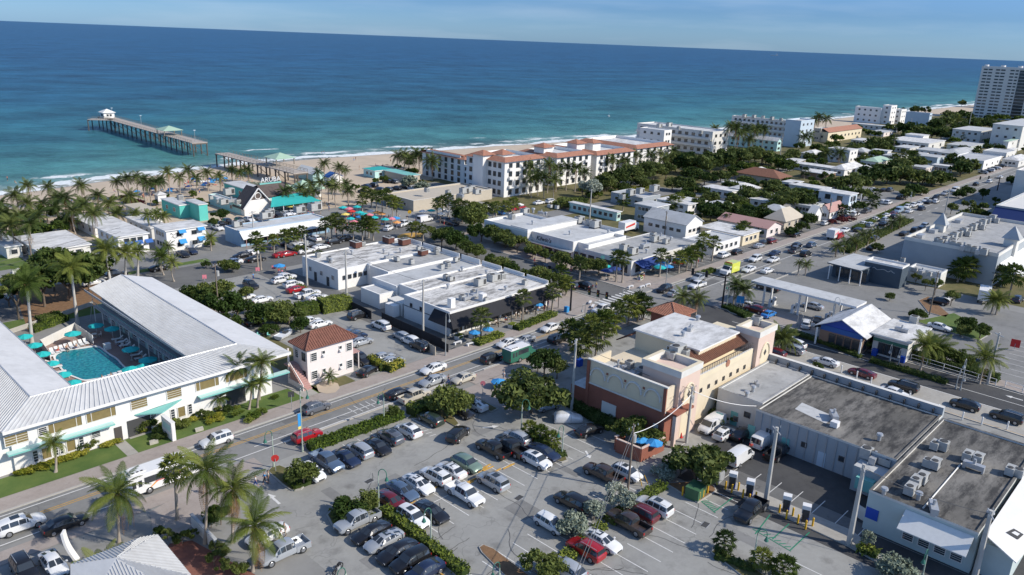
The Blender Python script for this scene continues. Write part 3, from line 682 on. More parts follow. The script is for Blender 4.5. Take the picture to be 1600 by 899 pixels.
def acs(h,where,pts):
 nm={0:'boxy pale air conditioner',1:'small square air conditioner',2:'rusty brown rooftop machine',3:'round metal roof vent',4:'metal duct box'}
 for p in pts:
  k=p[2];x,y=G(p[0],p[1],h);ac_unit(x,y,h+.06,k,p[3]if len(p)>3 else R_.choice((0,math.pi/2)),nm[k]+' on '+where,p[4]if len(p)>4 else 1)
def squiggle(B,p,du,n,w,h,m,name='lettering'):
 """unreadable sign script: a thin looping stroke"""
 b=MB();pts=[]
 for i in range(n*6+1):
  t=i/6;u=w*i/(n*6);pts.append((p[0]+du[0]*u,p[1]+du[1]*u,p[2]+h*.5*math.sin(t*2.1+math.sin(t))*(1 if(i//6)%3 else 1.6)))
 b.path(pts,.05,m,4);return B.put(b,name)
# ---- courtyard hotel (bottom left)
def hotel():
 H=Bld('courtyard_hotel','white two-storey courtyard hotel with ribbed metal roof around a pool','hotel',(20.3,56.9,103.2,110.0),6.1)
 W_=M['white']
 H.walls(W_,(20.6,56.0,103.4,109.9));H.walls(W_,(-6,22.9,103.8,168),h=6.0);H.walls(M['greywall'],(49.0,58.2,109.9,153.4),h=6.0)
 z=6.15
 def slope(name,q,m=M['ribroof'],rib=.62,along=None):
  b=MB();lo=[Vector(p)for p in q];n=(lo[1]-lo[0]).cross(lo[3]-lo[0]).normalized()
  if n.z<0:n=-n
  up=[p+n*.16 for p in lo];f=[(3,2,1,0),(4,5,6,7),(0,1,5,4),(1,2,6,5),(2,3,7,6),(3,0,4,7)]
  b.mesh(lo+up,f,m);H.put(b,name)
  if rib>50:return
  rb=MB();e=lo[1]-lo[0];L=e.length;e.normalize();k=int(L/rib);T=lo[2]-lo[3]
  for i in range(k+1):
   p0=up[0]+(up[1]-up[0])*i/k;p1=up[3]+(up[2]-up[3])*i/k
   w=e*.055;hg=n*.11;rb.poly([p0-w,p1-w,p1-w*.5+hg,p0-w*.5+hg],m);rb.poly([p0-w*.5+hg,p1-w*.5+hg,p1+w*.5+hg,p0+w*.5+hg],m);rb.poly([p0+w*.5+hg,p1+w*.5+hg,p1+w,p0+w],m)
  H.put(rb,'roof_ribs','stuff')
 R_z=7.75;yr=107.3;xl,xr=24.3,52.6
 slope('roof',[(19.7,102.5,z),(59.0,102.5,z),(xr,yr,R_z),(xl,yr,R_z)])
 slope('roof',[(46.5,110.9,z),(30.2,110.9,z),(xl,yr,R_z),(xr,yr,R_z)])
 slope('roof',[(47.4,154.2,z),(46.5,110.9,z),(xr,yr,R_z),(53.4,154.2,R_z)],rib=.62)
 slope('roof',[(59.0,102.5,z),(59.0,154.2,z),(53.4,154.2,R_z),(xr,yr,R_z)],M['smoothroof'],rib=99)
 slope('roof',[(30.2,110.9,z),(30.2,168,z),(24.5,168,R_z),(xl,yr,R_z)],M['smoothroof'],rib=99)
 slope('roof',[(19.7,168,z),(19.7,102.5,z),(xl,yr,R_z),(24.5,168,R_z)],rib=.62)
 b=MB()
 for p,q in(((xl,yr),(xr,yr)),((xr,yr),(53.4,154.2)),((xl,yr),(24.5,168))):b.tube((*p,R_z+.16),(*q,R_z+.16),.13,.13,M['metal'],6)
 for p,q in(((19.7,102.5),(xl,yr)),((59,102.5),(xr,yr)),((30.2,110.9),(xl,yr)),((46.5,110.9),(xr,yr))):b.tube((*p,z+.16),(*q,R_z+.16),.11,.11,M['ribroof'],6)
 H.put(b,'ridge_cap')
 b=MB();b.box(19.7,59.0,102.36,102.5,5.98,6.36,M['white']);b.box(30.2,46.5,110.9,111.04,5.98,6.36,M['metal']);b.box(46.36,46.5,111.04,154.2,5.98,6.36,M['metal']);b.box(30.2,30.34,111.04,168,5.98,6.36,M['metal']);H.put(b,'gutter')
 f=lambda px,py,z_:G(px,py,z_)[0]-H.a0
 for px,py,w in((24,684,2.5),(99,661,3.9),(155,645,3.6),(214,628,2.1),(268,612,2.0),(321,598,3.4),(366,585,3.4)):
  H.win('s',f(px,py,4.6),4.6,w,1.3,'picture' if w>3 else 'jalb',off=-.2)
 H.win('s',f(63,670,4.6),4.6,.9,1.0,'jal',off=-.2)
 for px,py in((109,693),(279,639),(70,704)):
  u=f(px,py,1.6);H.win('s',u,1.5,1.0,1.5,'picture',off=-.2);H.win('s',u-1.25,1.5,.5,1.5,'jal',off=-.2);H.win('s',u+1.25,1.5,.5,1.5,'jal',off=-.2)
 H.win('s',f(146,678,1.7),2.0,1.0,.8,'jal',off=-.2);H.win('s',f(238,653,1.7),2.3,.7,.6,'jal',off=-.2)
 for px,py,w in((210,660,3.1),(364,617,3.0)):
  u=H.a0+f(px,py,1.2);H.box('entrance',u-w/2,u+w/2,103.32,103.39,.02,2.5,M['acdark']);H.box('entrance_mat',u-w/2,u+w/2,102.9,103.3,.02,.1,M['walk'])
 u=H.a0+f(183,676,1.1);H.box('door',u-.5,u+.5,103.32,103.39,.05,2.1,M['darkframe'])
 a_,c_=G(5,704,3.1)[0],G(173,657,3.1)[0];H.box('ledge',19.9,c_,102.3,103.39,3.0,3.22,M['turq'],M['palecyan'])
 a_=G(307,619,3.1)[0];H.box('ledge',a_,58.6,102.3,103.39,3.0,3.22,M['turq'],M['palecyan'])
 u0,u1=G(205,645,3.1)[0],G(283,624,3.3)[0]
 H.lean('canopy',[(u0,103.38,3.0),(u0+(u1-u0)*.45,101.4,3.1),(u1,103.38,3.3),(u0+(u1-u0)*.5,103.38,3.2)],M['turq'],.14)
 for k in range(12):H.box('door',48.92,48.99,112.5+k*3.4,113.5+k*3.4,.05,2.1,M['palecyan'])
 for k in range(12):H.win('w',0,0,1.3,1.1,'jal')if False else None
 for k in range(12):H.win('w',9.6+1.8+k*3.4,1.4,1.3,1.1,'jal',r=(48.99,58,103.2,153))
 H.box('gallery_floor',47.3,48.9,111.2,153.4,2.9,3.1,M['greywall']);b=MB()
 b.box(47.3,47.36,111.2,153.4,3.95,4.02,M['turq'])
 for k in range(70):b.box(47.3,47.34,111.3+k*.6,111.34+k*.6,3.1,3.95,M['white'])
 H.put(b,'railing')
 for k in range(11):H.box('post',47.3,47.42,112+k*4.1,112.12+k*4.1,0.02,2.9,M['white'])
 H.box('banner',47.1,47.2,112.0,113.6,4.6,6.1,M['umbr'])
 for k in range(3):H.win('e',2+k*2,4.5,1,1,r=(20,56.0,103.4,110))
hotel()
def pool():
 pts=[(85,557),(100,549),(126,546),(150,542),(160,547),(171,556),(182,562),(188,570),(197,578),(190,583),(165,590),(142,594),(131,595),(121,591),(108,586),(98,578),(91,568)]
 P=[G(*p)for p in pts]
 ar=sum(P[i][0]*P[(i+1)%len(P)][1]-P[(i+1)%len(P)][0]*P[i][1]for i in range(len(P)))
 if ar<0:P=P[::-1]
 for _ in range(2):P=[q for i in range(len(P))for q in(((.75*P[i][0]+.25*P[(i+1)%len(P)][0]),(.75*P[i][1]+.25*P[(i+1)%len(P)][1])),((.25*P[i][0]+.75*P[(i+1)%len(P)][0]),(.25*P[i][1]+.75*P[(i+1)%len(P)][1])))]
 c=Vector((sum(p[0]for p in P)/len(P),sum(p[1]for p in P)/len(P)))
 r=root('swimming_pool',c.x,c.y,0);tag(r,'blue curved swimming pool with white rim in the hotel courtyard','swimming pool')
 loc=(-c.x,-c.y,0)
 b=MB();n=len(P);out=[(c.x+(p[0]-c.x)*1.07,c.y+(p[1]-c.y)*1.07)for p in P]
 v=[(x,y,.16)for x,y in P]+[(x,y,.16)for x,y in out]+[(x,y,-.2)for x,y in P]+[(x,y,.02)for x,y in out]
 b.mesh(v,[(i,(i+1)%n,n+(i+1)%n,n+i)[::-1]for i in range(n)]+[(i,(i+1)%n,2*n+(i+1)%n,2*n+i)for i in range(n)]+[(n+i,n+(i+1)%n,3*n+(i+1)%n,3*n+i)[::-1]for i in range(n)],M['white'])
 b.build('pool_rim',r,loc)
 w=bpy.data.materials.new('pool_water');w.use_nodes=True;nt=w.node_tree;p=nt.nodes['Principled BSDF'];p.inputs['Base Color'].default_value=(.02,.33,.40,1);p.inputs['Roughness'].default_value=.12
 nz=nt.nodes.new('ShaderNodeTexNoise');nz.inputs['Scale'].default_value=2.2;bp=nt.nodes.new('ShaderNodeBump');bp.inputs['Strength'].default_value=.35;bp.inputs['Distance'].default_value=.15
 g=nt.nodes.new('ShaderNodeNewGeometry');nt.links.new(g.outputs['Position'],nz.inputs['Vector']);nt.links.new(nz.outputs[0],bp.inputs['Height']);nt.links.new(bp.outputs[0],p.inputs['Normal'])
 rp=nt.nodes.new('ShaderNodeValToRGB');rp.color_ramp.elements[0].position=.4;rp.color_ramp.elements[1].position=.65;rp.color_ramp.elements[0].color=(.008,.17,.225,1);rp.color_ramp.elements[1].color=(.025,.30,.335,1);nt.links.new(nz.outputs[0],rp.inputs[0]);nt.links.new(rp.outputs[0],p.inputs['Base Color'])
 b=MB();b.poly([(x,y,.07)for x,y in P],w);b.build('water',r,loc)
pool()
# ---- pink two-storey house with terracotta hip roof
def pink_house():
 B=Bld('pink_house','pale pink two-storey house with terracotta hip roof and outside stair','house',(61.5,70.2,101.9,106.0),6.2)
 B.walls(M['pink']);B.hip(M['tile'],1.9,.55,ribs=.42,ribm=M['tile'])
 for u in(1.2,7.9):
  for z in(4.7,1.6):B.win('s',u,z,1.0,1.3,'jal')
 for u in(3.0,6.2):
  for z in(5.0,1.9):B.win('s',u,z,.5,.5);B.box('window_air_conditioner',61.5+u-.3,61.5+u+.3,101.5,101.83,z-.6,z-.3,M['plastic'])
 for z in(4.7,1.6):B.win('w',3.0,z,.9,1.3,'jal');B.win('w',1.0,z,.8,1.2,'dark')
 b=MB()
 for k in range(12):b.box(59.9,61.4,100.6+k*.33,100.95+k*.33,.02,.25+k*.25,M['rose'])
 b.box(59.8,59.9,100.6,104.7,.02,.9,M['pink']);B.put(b,'stair')
 B.lean('stair_wall',[(59.68,100.5,.9),(59.79,100.5,.9),(59.79,104.8,3.9),(59.68,104.8,3.9)],M['pink'],.3)
 B.box('landing',59.7,61.4,104.6,106,2.9,3.1,M['rose']);B.box('pillar',59.75,60.0,104.7,104.95,.02,6.0,M['pink'])
 B.box('porch_roof',70.3,72.0,102.5,105.5,2.9,3.05,M['rose']);B.box('porch_post',71.7,71.85,102.6,102.75,.02,2.88,M['pink'])
pink_house()
# ---- restaurant block with white coated roof (centre)
def plaza_block():
 B=Bld('restaurant_block','large white-roofed restaurant block with black awning on the street corner','building',(93.2,121.4,103.6,155),4.6)
 Wl=M['greywall'];wl2=M['white']
 wings=[((93.2,121.4,103.6,117.3),M['plazaroof'],4.6),((97.2,121.3,117.35,124),M['plazaroof'],4.4),((96.6,121.2,124.05,132.5),M['greyroof'],4.1),((92.6,96.5,124.5,131),M['lightgreyroof'],3.0),((101,121.2,132.55,140.5),M['grimroof'],4.3),((93.4,121.2,140.55,155),M['plazaroof'],4.4)]
 for r,rm,h in wings:
  b=MB();b.box(*r,0,h,wl2);B.put(b,'wall')
  B.flat(rm,0,.32 if h>4.2 else.2,wl2,r,h,cap=M['white'])
 B.box('wall_band',93.12,93.18,103.8,117.2,2.7,2.82,M['acdark'])
 a0,a1,y0,y1=92,122,100.9,103.4
 B.lean('awning',[(93.1,y0+.1,2.5),(a1,y0+.1,2.5),(a1,103.55,4.4),(93.1,103.55,4.4)],M['black'])
 B.lean('awning',[(91.6,y0,2.5),(93.05,y0,2.5),(93.05,103.55,4.4),(93.05,103.55,4.39)],M['black'])
 B.lean('awning',[(91.6,101.0,2.5),(93.15,103.5,4.4),(93.15,108,4.4),(91.6,108,2.5)],M['black'])
 for k in range(9):B.box('post',93+k*3.6,93.12+k*3.6,101.05,101.17,.02,2.5,M['acdark'])
 for k in range(8):B.win('s',1.8+k*3.4,1.4,2.6,1.7,'shop',r=(93.2,121,103.6,157))
 for y,z in((106.5,3.4),(112,3.3),(115,3.3)):B.win('w',y-103.6,z,.5,.6,'dark',r=(93.18,120,103.6,157))
 for k in range(5):B.win('s',1.6+k*1.4,2.6,.7,.8,'dark',r=(93.4,120,140.5,155))
 for k in range(3):B.win('w',2+k*4.5,2.4,1.0,.9,'jal',r=(93.38,120,140.55,155))
 for k in range(2):B.door('w',4+k*5,M['acdark'],r=(93.38,120,140.55,155))
 for x in(1018,1050):pass
 B.box('roof_shed',95.2,96.3,105.5,106.6,4.68,6.5,M['white'])
 B.box('roof_shed',102.5,103.6,104.4,105.6,4.68,6.2,M['white'])
 B.box('low_store',91.6,93.1,118.6,121.4,0.02,2.4,M['white']);B.box('low_store',93.3,96.5,118.0,122.8,.02,2.7,M['offwhite'])
 W2=M['white'];b=MB()
 for k in range(7):b.box(121.45,121.6,104+k*7,110.2+k*7,4.3,5.5,W2)
 B.put(b,'roof_fence')
 w='the white restaurant block roof'
 acs(4.5,w,[(607,380,2),(632,383,2),(556,387,2),(567,385,1),(497,402,1),(515,409,1),(518,411,3),(661,399,2,0,.8),(655,392,0),(682,397,1),(683,393,0),(608,405,4),(620,408,0),(643,413,1),(700,418,1),(713,409,0),(698,415,0),(690,421,1),(705,439,0),(697,437,1),(750,447,0,0,1.4),(772,440,0,0,1.4),(784,437,1,0,1.4),(765,436,1),(731,470,4),(745,466,4,0,1.2),(757,472,0),(722,470,1),(700,452,3),(722,424,3),(760,430,3),(790,455,3),(820,446,1),(740,462,1),(576,420,3),(550,398,3),(600,396,3),(626,395,3)])
plaza_block()
# ---- yellow and rust corner building
def corner_building():
 B=Bld('stucco_building','yellow and rust-red stucco building with white roof, tile awnings and corner towers','building',(87.6,118.5,51.5,66.5),8.6)
 Y,RR,PC=M['yellow'],M['brickred'],M['peach']
 B.walls(RR,(87.8,93.2,52.3,66.4),5.0);B.walls(Y,(87.8,93.2,52.3,66.4),7.0,5.0+.003)
 b=MB()
 b.box(87.8,88.1,52.3,66.4,7.06,8.7,Y);b.box(88.1,93.2,66.1,66.4,7.06,8.7,Y);b.box(88.1,89.85,52.3,52.6,7.06,8.7,Y);B.put(b,'parapet')
 B.box('roof',88.1,93.2,52.6,66.1,7.003,7.05,M['greyroof'])
 b=MB();b.box(87.68,87.78,52.2,66.5,4.95,5.15,M['offwhite']);b.box(87.7,88.2,52.25,66.45,8.7,8.85,M['offwhite']);B.put(b,'cornice')
 for k in range(4):
  y=54.6+k*3.25;b=MB();n=12;o,i_=1.35,1.05
  pts=[(87.74,y+o*math.cos(math.pi*q/n),6.3+o*1.1*math.sin(math.pi*q/n))for q in range(n+1)];b.path(pts,.15,M['offwhite'],5)
  b.poly([(87.77,y+i_*math.cos(math.pi*q/n),6.3+i_*1.1*math.sin(math.pi*q/n))for q in range(n+1)]+[(87.77,y-i_,5.3),(87.77,y+i_,5.3)],M['cream']);B.put(b,'arch')
 for k in range(3):B.box('tile_inlay',87.74,87.79,56.0+k*3.25,56.35+k*3.25,7.3,7.65,RR)
 B.box('pilaster',87.6,87.79,52.3,52.8,.02,8.6,RR);B.box('pilaster',87.6,87.79,65.9,66.4,.02,8.6,RR)
 B.box('shutter',87.68,87.79,60.6,63.2,.9,3.0,M['offwhite']);B.box('shutter',87.68,87.79,53.2,54.0,1.6,2.8,M['offwhite'])
 B.walls(RR,(93.25,118.4,56.2,66.5),5.0,name='wall');B.walls(Y,(93.25,118.3,52.3,66.4),7.4,.003);B.walls(M['cream'],(99.6,111.0,54.7,66.2),10.5,7.4)
 B.walls(M['cream'],(111.05,118.0,56.3,62),8.8,7.405)
 B.flat(M['whiteroof'],.35,0,M['white'],(99.6,111.0,54.7,66.2),10.5)
 B.win('w',3,9.0,1.4,1.2,r=(99.6,108,54.7,66));B.win('w',5.0,9.0,1.0,1.2,r=(99.6,108,54.7,66))
 b=MB();b.box(95.4,112.6,52.28,52.6,7.403,8.2,M['cream'],M['offwhite']);B.put(b,'parapet')
 b=MB()
 for k in range(24):b.box(95.8+k*.7,95.85+k*.7,52.42,52.46,8.2,9.0,M['darkframe'])
 b.box(95.4,112.6,52.4,52.48,9.0,9.06,M['darkframe']);B.put(b,'railing')
 def tiles(q,n):
  lo=[Vector(p)for p in q];B.lean('tile_awning',q,M['tilebrown'],.1);nn=(lo[1]-lo[0]).cross(lo[3]-lo[0]).normalized();nn=nn if nn.z>0 else-nn
  r=MB()
  for i in range(n+1):
   t=i/n;r.tube(lo[0].lerp(lo[1],t)+nn*.12,lo[3].lerp(lo[2],t)+nn*.12,.1,.1,M['tilebrown'],4,False)
  B.put(r,'tile_rows','stuff')
 tiles([(97.5,53.3,8.9),(112.5,53.3,8.9),(112.5,56.0,10.3),(97.5,56.0,10.3)],34)
 tiles([(98.5,69.0,8.2),(98.5,66.3,9.8),(106,66.3,9.8),(106,69.0,8.2)][::-1],14)
 for(a0,a1,y0,y1,h)in((89.9,95.3,51.7,58.0,9.9),(112.9,118.6,51.7,55.6,10.1)):
  B.walls(PC,(a0,a1,y0,y1),h,.002,name='tower');b=MB();b.box(a0-.2,a1+.2,y0-.2,y0+.4,h,h+1.0,M['offwhite'],M['cream']);b.box(a0-.2,a1+.2,y1-.4,y1+.2,h,h+1.0,M['offwhite'],M['cream'])
  b.box(a0-.2,a0+.4,y0+.4,y1-.4,h,h+1.0,M['offwhite'],M['cream']);b.box(a1-.4,a1+.2,y0+.4,y1-.4,h,h+1.0,M['offwhite'],M['cream']);B.put(b,'tower_parapet')
  xc=(a0+a1)/2;b=MB();n=14;pts=[(xc+1.5*math.cos(math.pi*q/n),y0-.05,h-3.8+2.2*math.sin(math.pi*q/n))for q in range(n+1)];b.path(pts,.14,M['cream'],5)
  b.poly([(xc+1.45*math.cos(math.pi*q/n),y0-.02,h-3.8+2.1*math.sin(math.pi*q/n))for q in range(n,-1,-1)][::-1]+[(xc-1.45,y0-.02,.2),(xc+1.45,y0-.02,.2)],M['cream'])
  B.put(b,'arch');b=MB();b.poly([(xc-.45,y0-.07,h-3.2),(xc,y0-.07,h-3.75),(xc+.45,y0-.07,h-3.2),(xc,y0-.07,h-2.65)],M['acdark']);B.put(b,'diamond_vent')
 for k in range(7):B.win('s',9.5+k*2.2,5.6,.45,.5,'dark',r=(87.6,118,52.3,66))
 b=MB();b.tube((104.5,52.27,7.9),(104.5,52.2,7.9),.6,.6,M['tileorange'],14);B.put(b,'round_sign')
 b=MB();b.box(88.0,88.5,50.6,51.1,.02,5.0,M['peach']);B.put(b,'column')
 B.box('porch_roof',88,92.6,50.6,52.25,4.9,5.2,RR)
 B.box('lower_wing',93.3,117,66.6,70,0.02,4.2,RR,M['greyroof']);B.box('wing_wall',88,93.2,66.6,69.5,.02,3.6,RR,M['lightgreyroof'])
 for k in range(4):B.box('opening',95+k*5,98+k*5,70.02,70.05,.3,3.0,M['acdark'])
 acs(7.0,'the low yellow stucco roof',[(983,576,1,0,1.1),(1002,588,1,0,1.2),(1008,590,0),(1034,600,1,0,1.3),(975,582,3),(992,592,4),(1015,598,4)])
 acs(9.9,'the near peach tower',[(1058,556,0,0,1.5),(1050,562,1),(1070,558,1)]);acs(10.1,'the far peach tower',[(1182,508,1,0,1.4)]);acs(10.5,'the white upper stucco roof',[(1078,518,4,.3,.8),(1090,503,3),(1067,528,3)])
corner_building()
def kiosk():
 B=Bld('tiled_pavilion','small square pavilion with orange tiled hip roof at the street corner','pavilion',(123.4,129.2,73.6,78.9),5.0)
 B.walls(M['brickred']);B.hip(M['tileorange'],1.6,.7,ribs=.42,ribm=M['tileorange'],ridge='pyr')
 for f in 'sw':B.winrow(f,2,2.2,1.2,1.8,'shop')
kiosk()
# ---- long grey shop block (right)
def shop_block():
 B=Bld('shop_block','long grey flat-roofed shop block with stained roofs and turquoise back doors','building',(98.7,117.4,24.9,52.0),4.9)
 B.walls(M['offwhite'],(101,117.4,44.3,51.5),4.9);B.flat(M['grimroof'],0,.25,M['offwhite'],(101,117.4,44.3,51.5),4.9)
 B.walls(M['greywall'],(98.9,117.4,24.9,44.2),4.7);B.flat(M['darkroof'],0,.3,M['offwhite'],(98.9,117.4,24.9,44.2),4.7)
 b=MB();b.box(117.45,118.2,24.9,51.9,.02,6.1,M['greywall'],M['offwhite']);B.put(b,'street_parapet')
 for k in range(13):B.box('buttress',116.9,117.44,26+k*2.0,26.2+k*2.0,5.02,5.7,M['acdark'])
 b=MB();pts=[G(p[0],p[1],4.72)for p in((1253,630),(1304,652),(1290,663),(1242,640))];b.poly([(x,y,4.80)for x,y in pts][::-1],M['lightgreyroof']);B.put(b,'roof_patch')
 B.box('roof_hatch',101.9,102.9,33.8,34.8,4.8,5.6,M['plastic'])
 for k in range(10):
  y=26.3+k*2.6
  if k%2:B.door('w',y-24.9,M['turq']if k in(1,5,7,9)else M['skywall'],1.1,2.2,.05,r=(98.88,117,24.9,44))
  else:B.win('w',y-24.9,2.3,.6,.6,'dark',r=(98.88,117,24.9,44))
 B.door('w',23.5,M['turq'],1.1,2.2,.05,r=(100.98,117,24.9,44));B.win('w',21.5,2.5,.8,.7,'dark',r=(100.98,117,24.9,44))
 b=MB()
 for k in range(14):b.box(98.8,98.87,25.6+k*1.35,25.7+k*1.35,.05,4.6,M['metal'])
 B.put(b,'downpipes','stuff')
 C=Bld('corner_shop','grey shop with weathered flat roof, curved end and many air conditioners','building',(88.6,116.2,6.5,24.6),4.9)
 C.walls(M['palegreen'],(88.6,116.2,12.9,24.5),4.9);C.flat(M['darkroof'],0,.3,M['offwhite'],(88.6,116.2,12.9,24.5),4.9)
 C.box('roof_divider',93.0,93.25,13.2,17.8,4.97,5.25,M['offwhite'])if False else None
 b=MB();P0,P1=G(1442,795,5),G(1502,725,5);d=(Vector(P1)-Vector(P0));b.tube((*P0,5.05),(*P1,5.05),.1,.1,M['offwhite'],4);C.put(b,'roof_divider')
 C.lean('awning',[(86.4,13.2,3.0),(88.55,13.2,4.5),(88.55,20.3,4.5),(86.4,20.3,3.0)],M['umbw'])
 C.box('annex',96.2,98.6,24.7,29,.02,3.5,M['greywall'],M['lightgreyroof'])
 for k in range(4):C.win('w',1.5+k*1.7,1.4,1.1,1.0,'jal',r=(88.58,116,12.9,24.5))
 C.box('blue_shutter',88.5,88.59,23,24.4,1.6,3.0,M['cbl']);C.box('turquoise_panel',95.2,96.18,26,28.2,1.0,2.6,M['turq'])
 D=Bld('white_canopy_house','white ridged canopy roof beside the weathered shop roof','building',(84.5,118,5.6,12.6),4.0)
 D.walls(M['palegreen'],(89.4,118,9.4,12.3),3.9)
 b=MB();b.poly([(91.6,10.9,4.87),(93.2,10.5,4.8),(93.2,9.5,4.56),(91.6,9.7,4.58)][::-1],M['acdark']);b.poly([(92.1,10.5,4.80),(92.8,10.3,4.76),(92.8,9.8,4.66),(92.1,9.9,4.68)][::-1],M['plastic']);D.put(b,'flag_cloth')
 D.lean('roof',[(89.0,12.4,5.0),(87.4,8.9,4.1),(116,6.6,4.1),(118,12.4,5.0)],M['white'],.12)
 w='the weathered corner shop roof'
 acs(4.95,w,[(1460,702,0,0,1.1),(1472,704,1,0,1.2),(1460,732,0,0,1.2),(1448,730,1),(1511,720,0,0,1.2),(1527,724,0,0,1.2),(1577,742,0,0,1.1),(1590,746,1),(1440,754,0,0,1.2),(1430,760,0,0,1.2),(1421,772,0,0,1.2),(1434,782,3),(1457,800,4,.4),(1520,735,4),(1380,775,3),(1545,812,3)])
 acs(4.8,'the stained roof of the long shop block',[(1302,655,4,.6,1.0),(1373,689,3)]);acs(3.5,'the low annex roof beside the shops',[(1352,716,1,0,1.4),(1391,717,3),(1366,722,4),(1382,728,0)]);acs(4.9,'the smooth grey roof beside the yellow wall',[(1176,613,3),(1182,603,4,.7,.6),(1166,622,3)])
shop_block()
# ---- petrol station canopy, its store and the small shop
def station():
 B=Bld('station_canopy','long white petrol station canopy on slim pillars','canopy',(146,166.0,54.4,75.2),5.2)
 a0,a1=157.2,162.6
 B.box('roof',a0,a1,52.5,75.6,4.9,5.35,M['white'],M['lightgreyroof'])
 for y in(57.0,64.5,72.5):
  for a in(a0+.8,a1-.9):B.box('pillar',a,a+.35,y,y+.35,.02,4.9,M['white'])
 for i,y in enumerate((58.6,66.0,71.2)):
  for j,a in enumerate((a0+1.4,a1-2.0)):
   r=root('fuel_pump',a,y,.0);b=MB();b.box(-.45,.45,-.25,.25,.1,1.9,M['plastic']);b.box(-.38,.38,-.27,-.251,1.1,1.7,M['acdark']);b.build('cabinet',r);b=MB();b.box(-.9,.9,-.6,.6,0,.1,M['kerb']);b.build('plinth',r);b=MB();b.path([(.46,0,1.5),(.7,0,.9),(.46,0,.6)],.03,M['black'],5);b.build('hose',r)
   tag(r,'white fuel pump under the petrol station canopy','fuel pump','fuel pumps')
 S=Bld('blue_gabled_store','petrol station store with white gabled roof and blue gable end','shop',(145.5,158.5,46.4,54.6),3.9)
 S.walls(M['brownwall']);S.gable(M['whiteroof'],2.0,'a',.9,wm=M['cbl'])
 S.box('blue_band',145.38,145.48,46.5,54.5,2.9,3.9,M['blueaw'])
 for k in range(4):S.win('w',1.2+k*1.5,1.5,1.1,1.9,'shop');
 for k in range(5):S.win('s',1.4+k*2.4,1.6,1.5,1.8,'shop')
 for y in(46.2,54.6):S.box('pillar',144.3,144.6,y,y+.3,.02,3.4,M['white'])
 T=Bld('flat_roofed_shop','small shop with white flat roof and green glazed front beside the petrol store','shop',(148.0,159.0,39.2,45.4),3.9)
 T.walls(M['offwhite']);T.flat(M['whiteroof'],.5,0,M['white'])
 T.winrow('w',4,1.5,1.1,2.0,'shop');T.box('green_band',147.85,147.98,39.2,45.4,2.7,3.3,M['polegreen']);T.winrow('s',2,1.8,1.2,1.2,'shop')
 acs(3.9,'the small flat shop roof',[(1427,506,1,0,1.6),(1408,520,4)])
station()
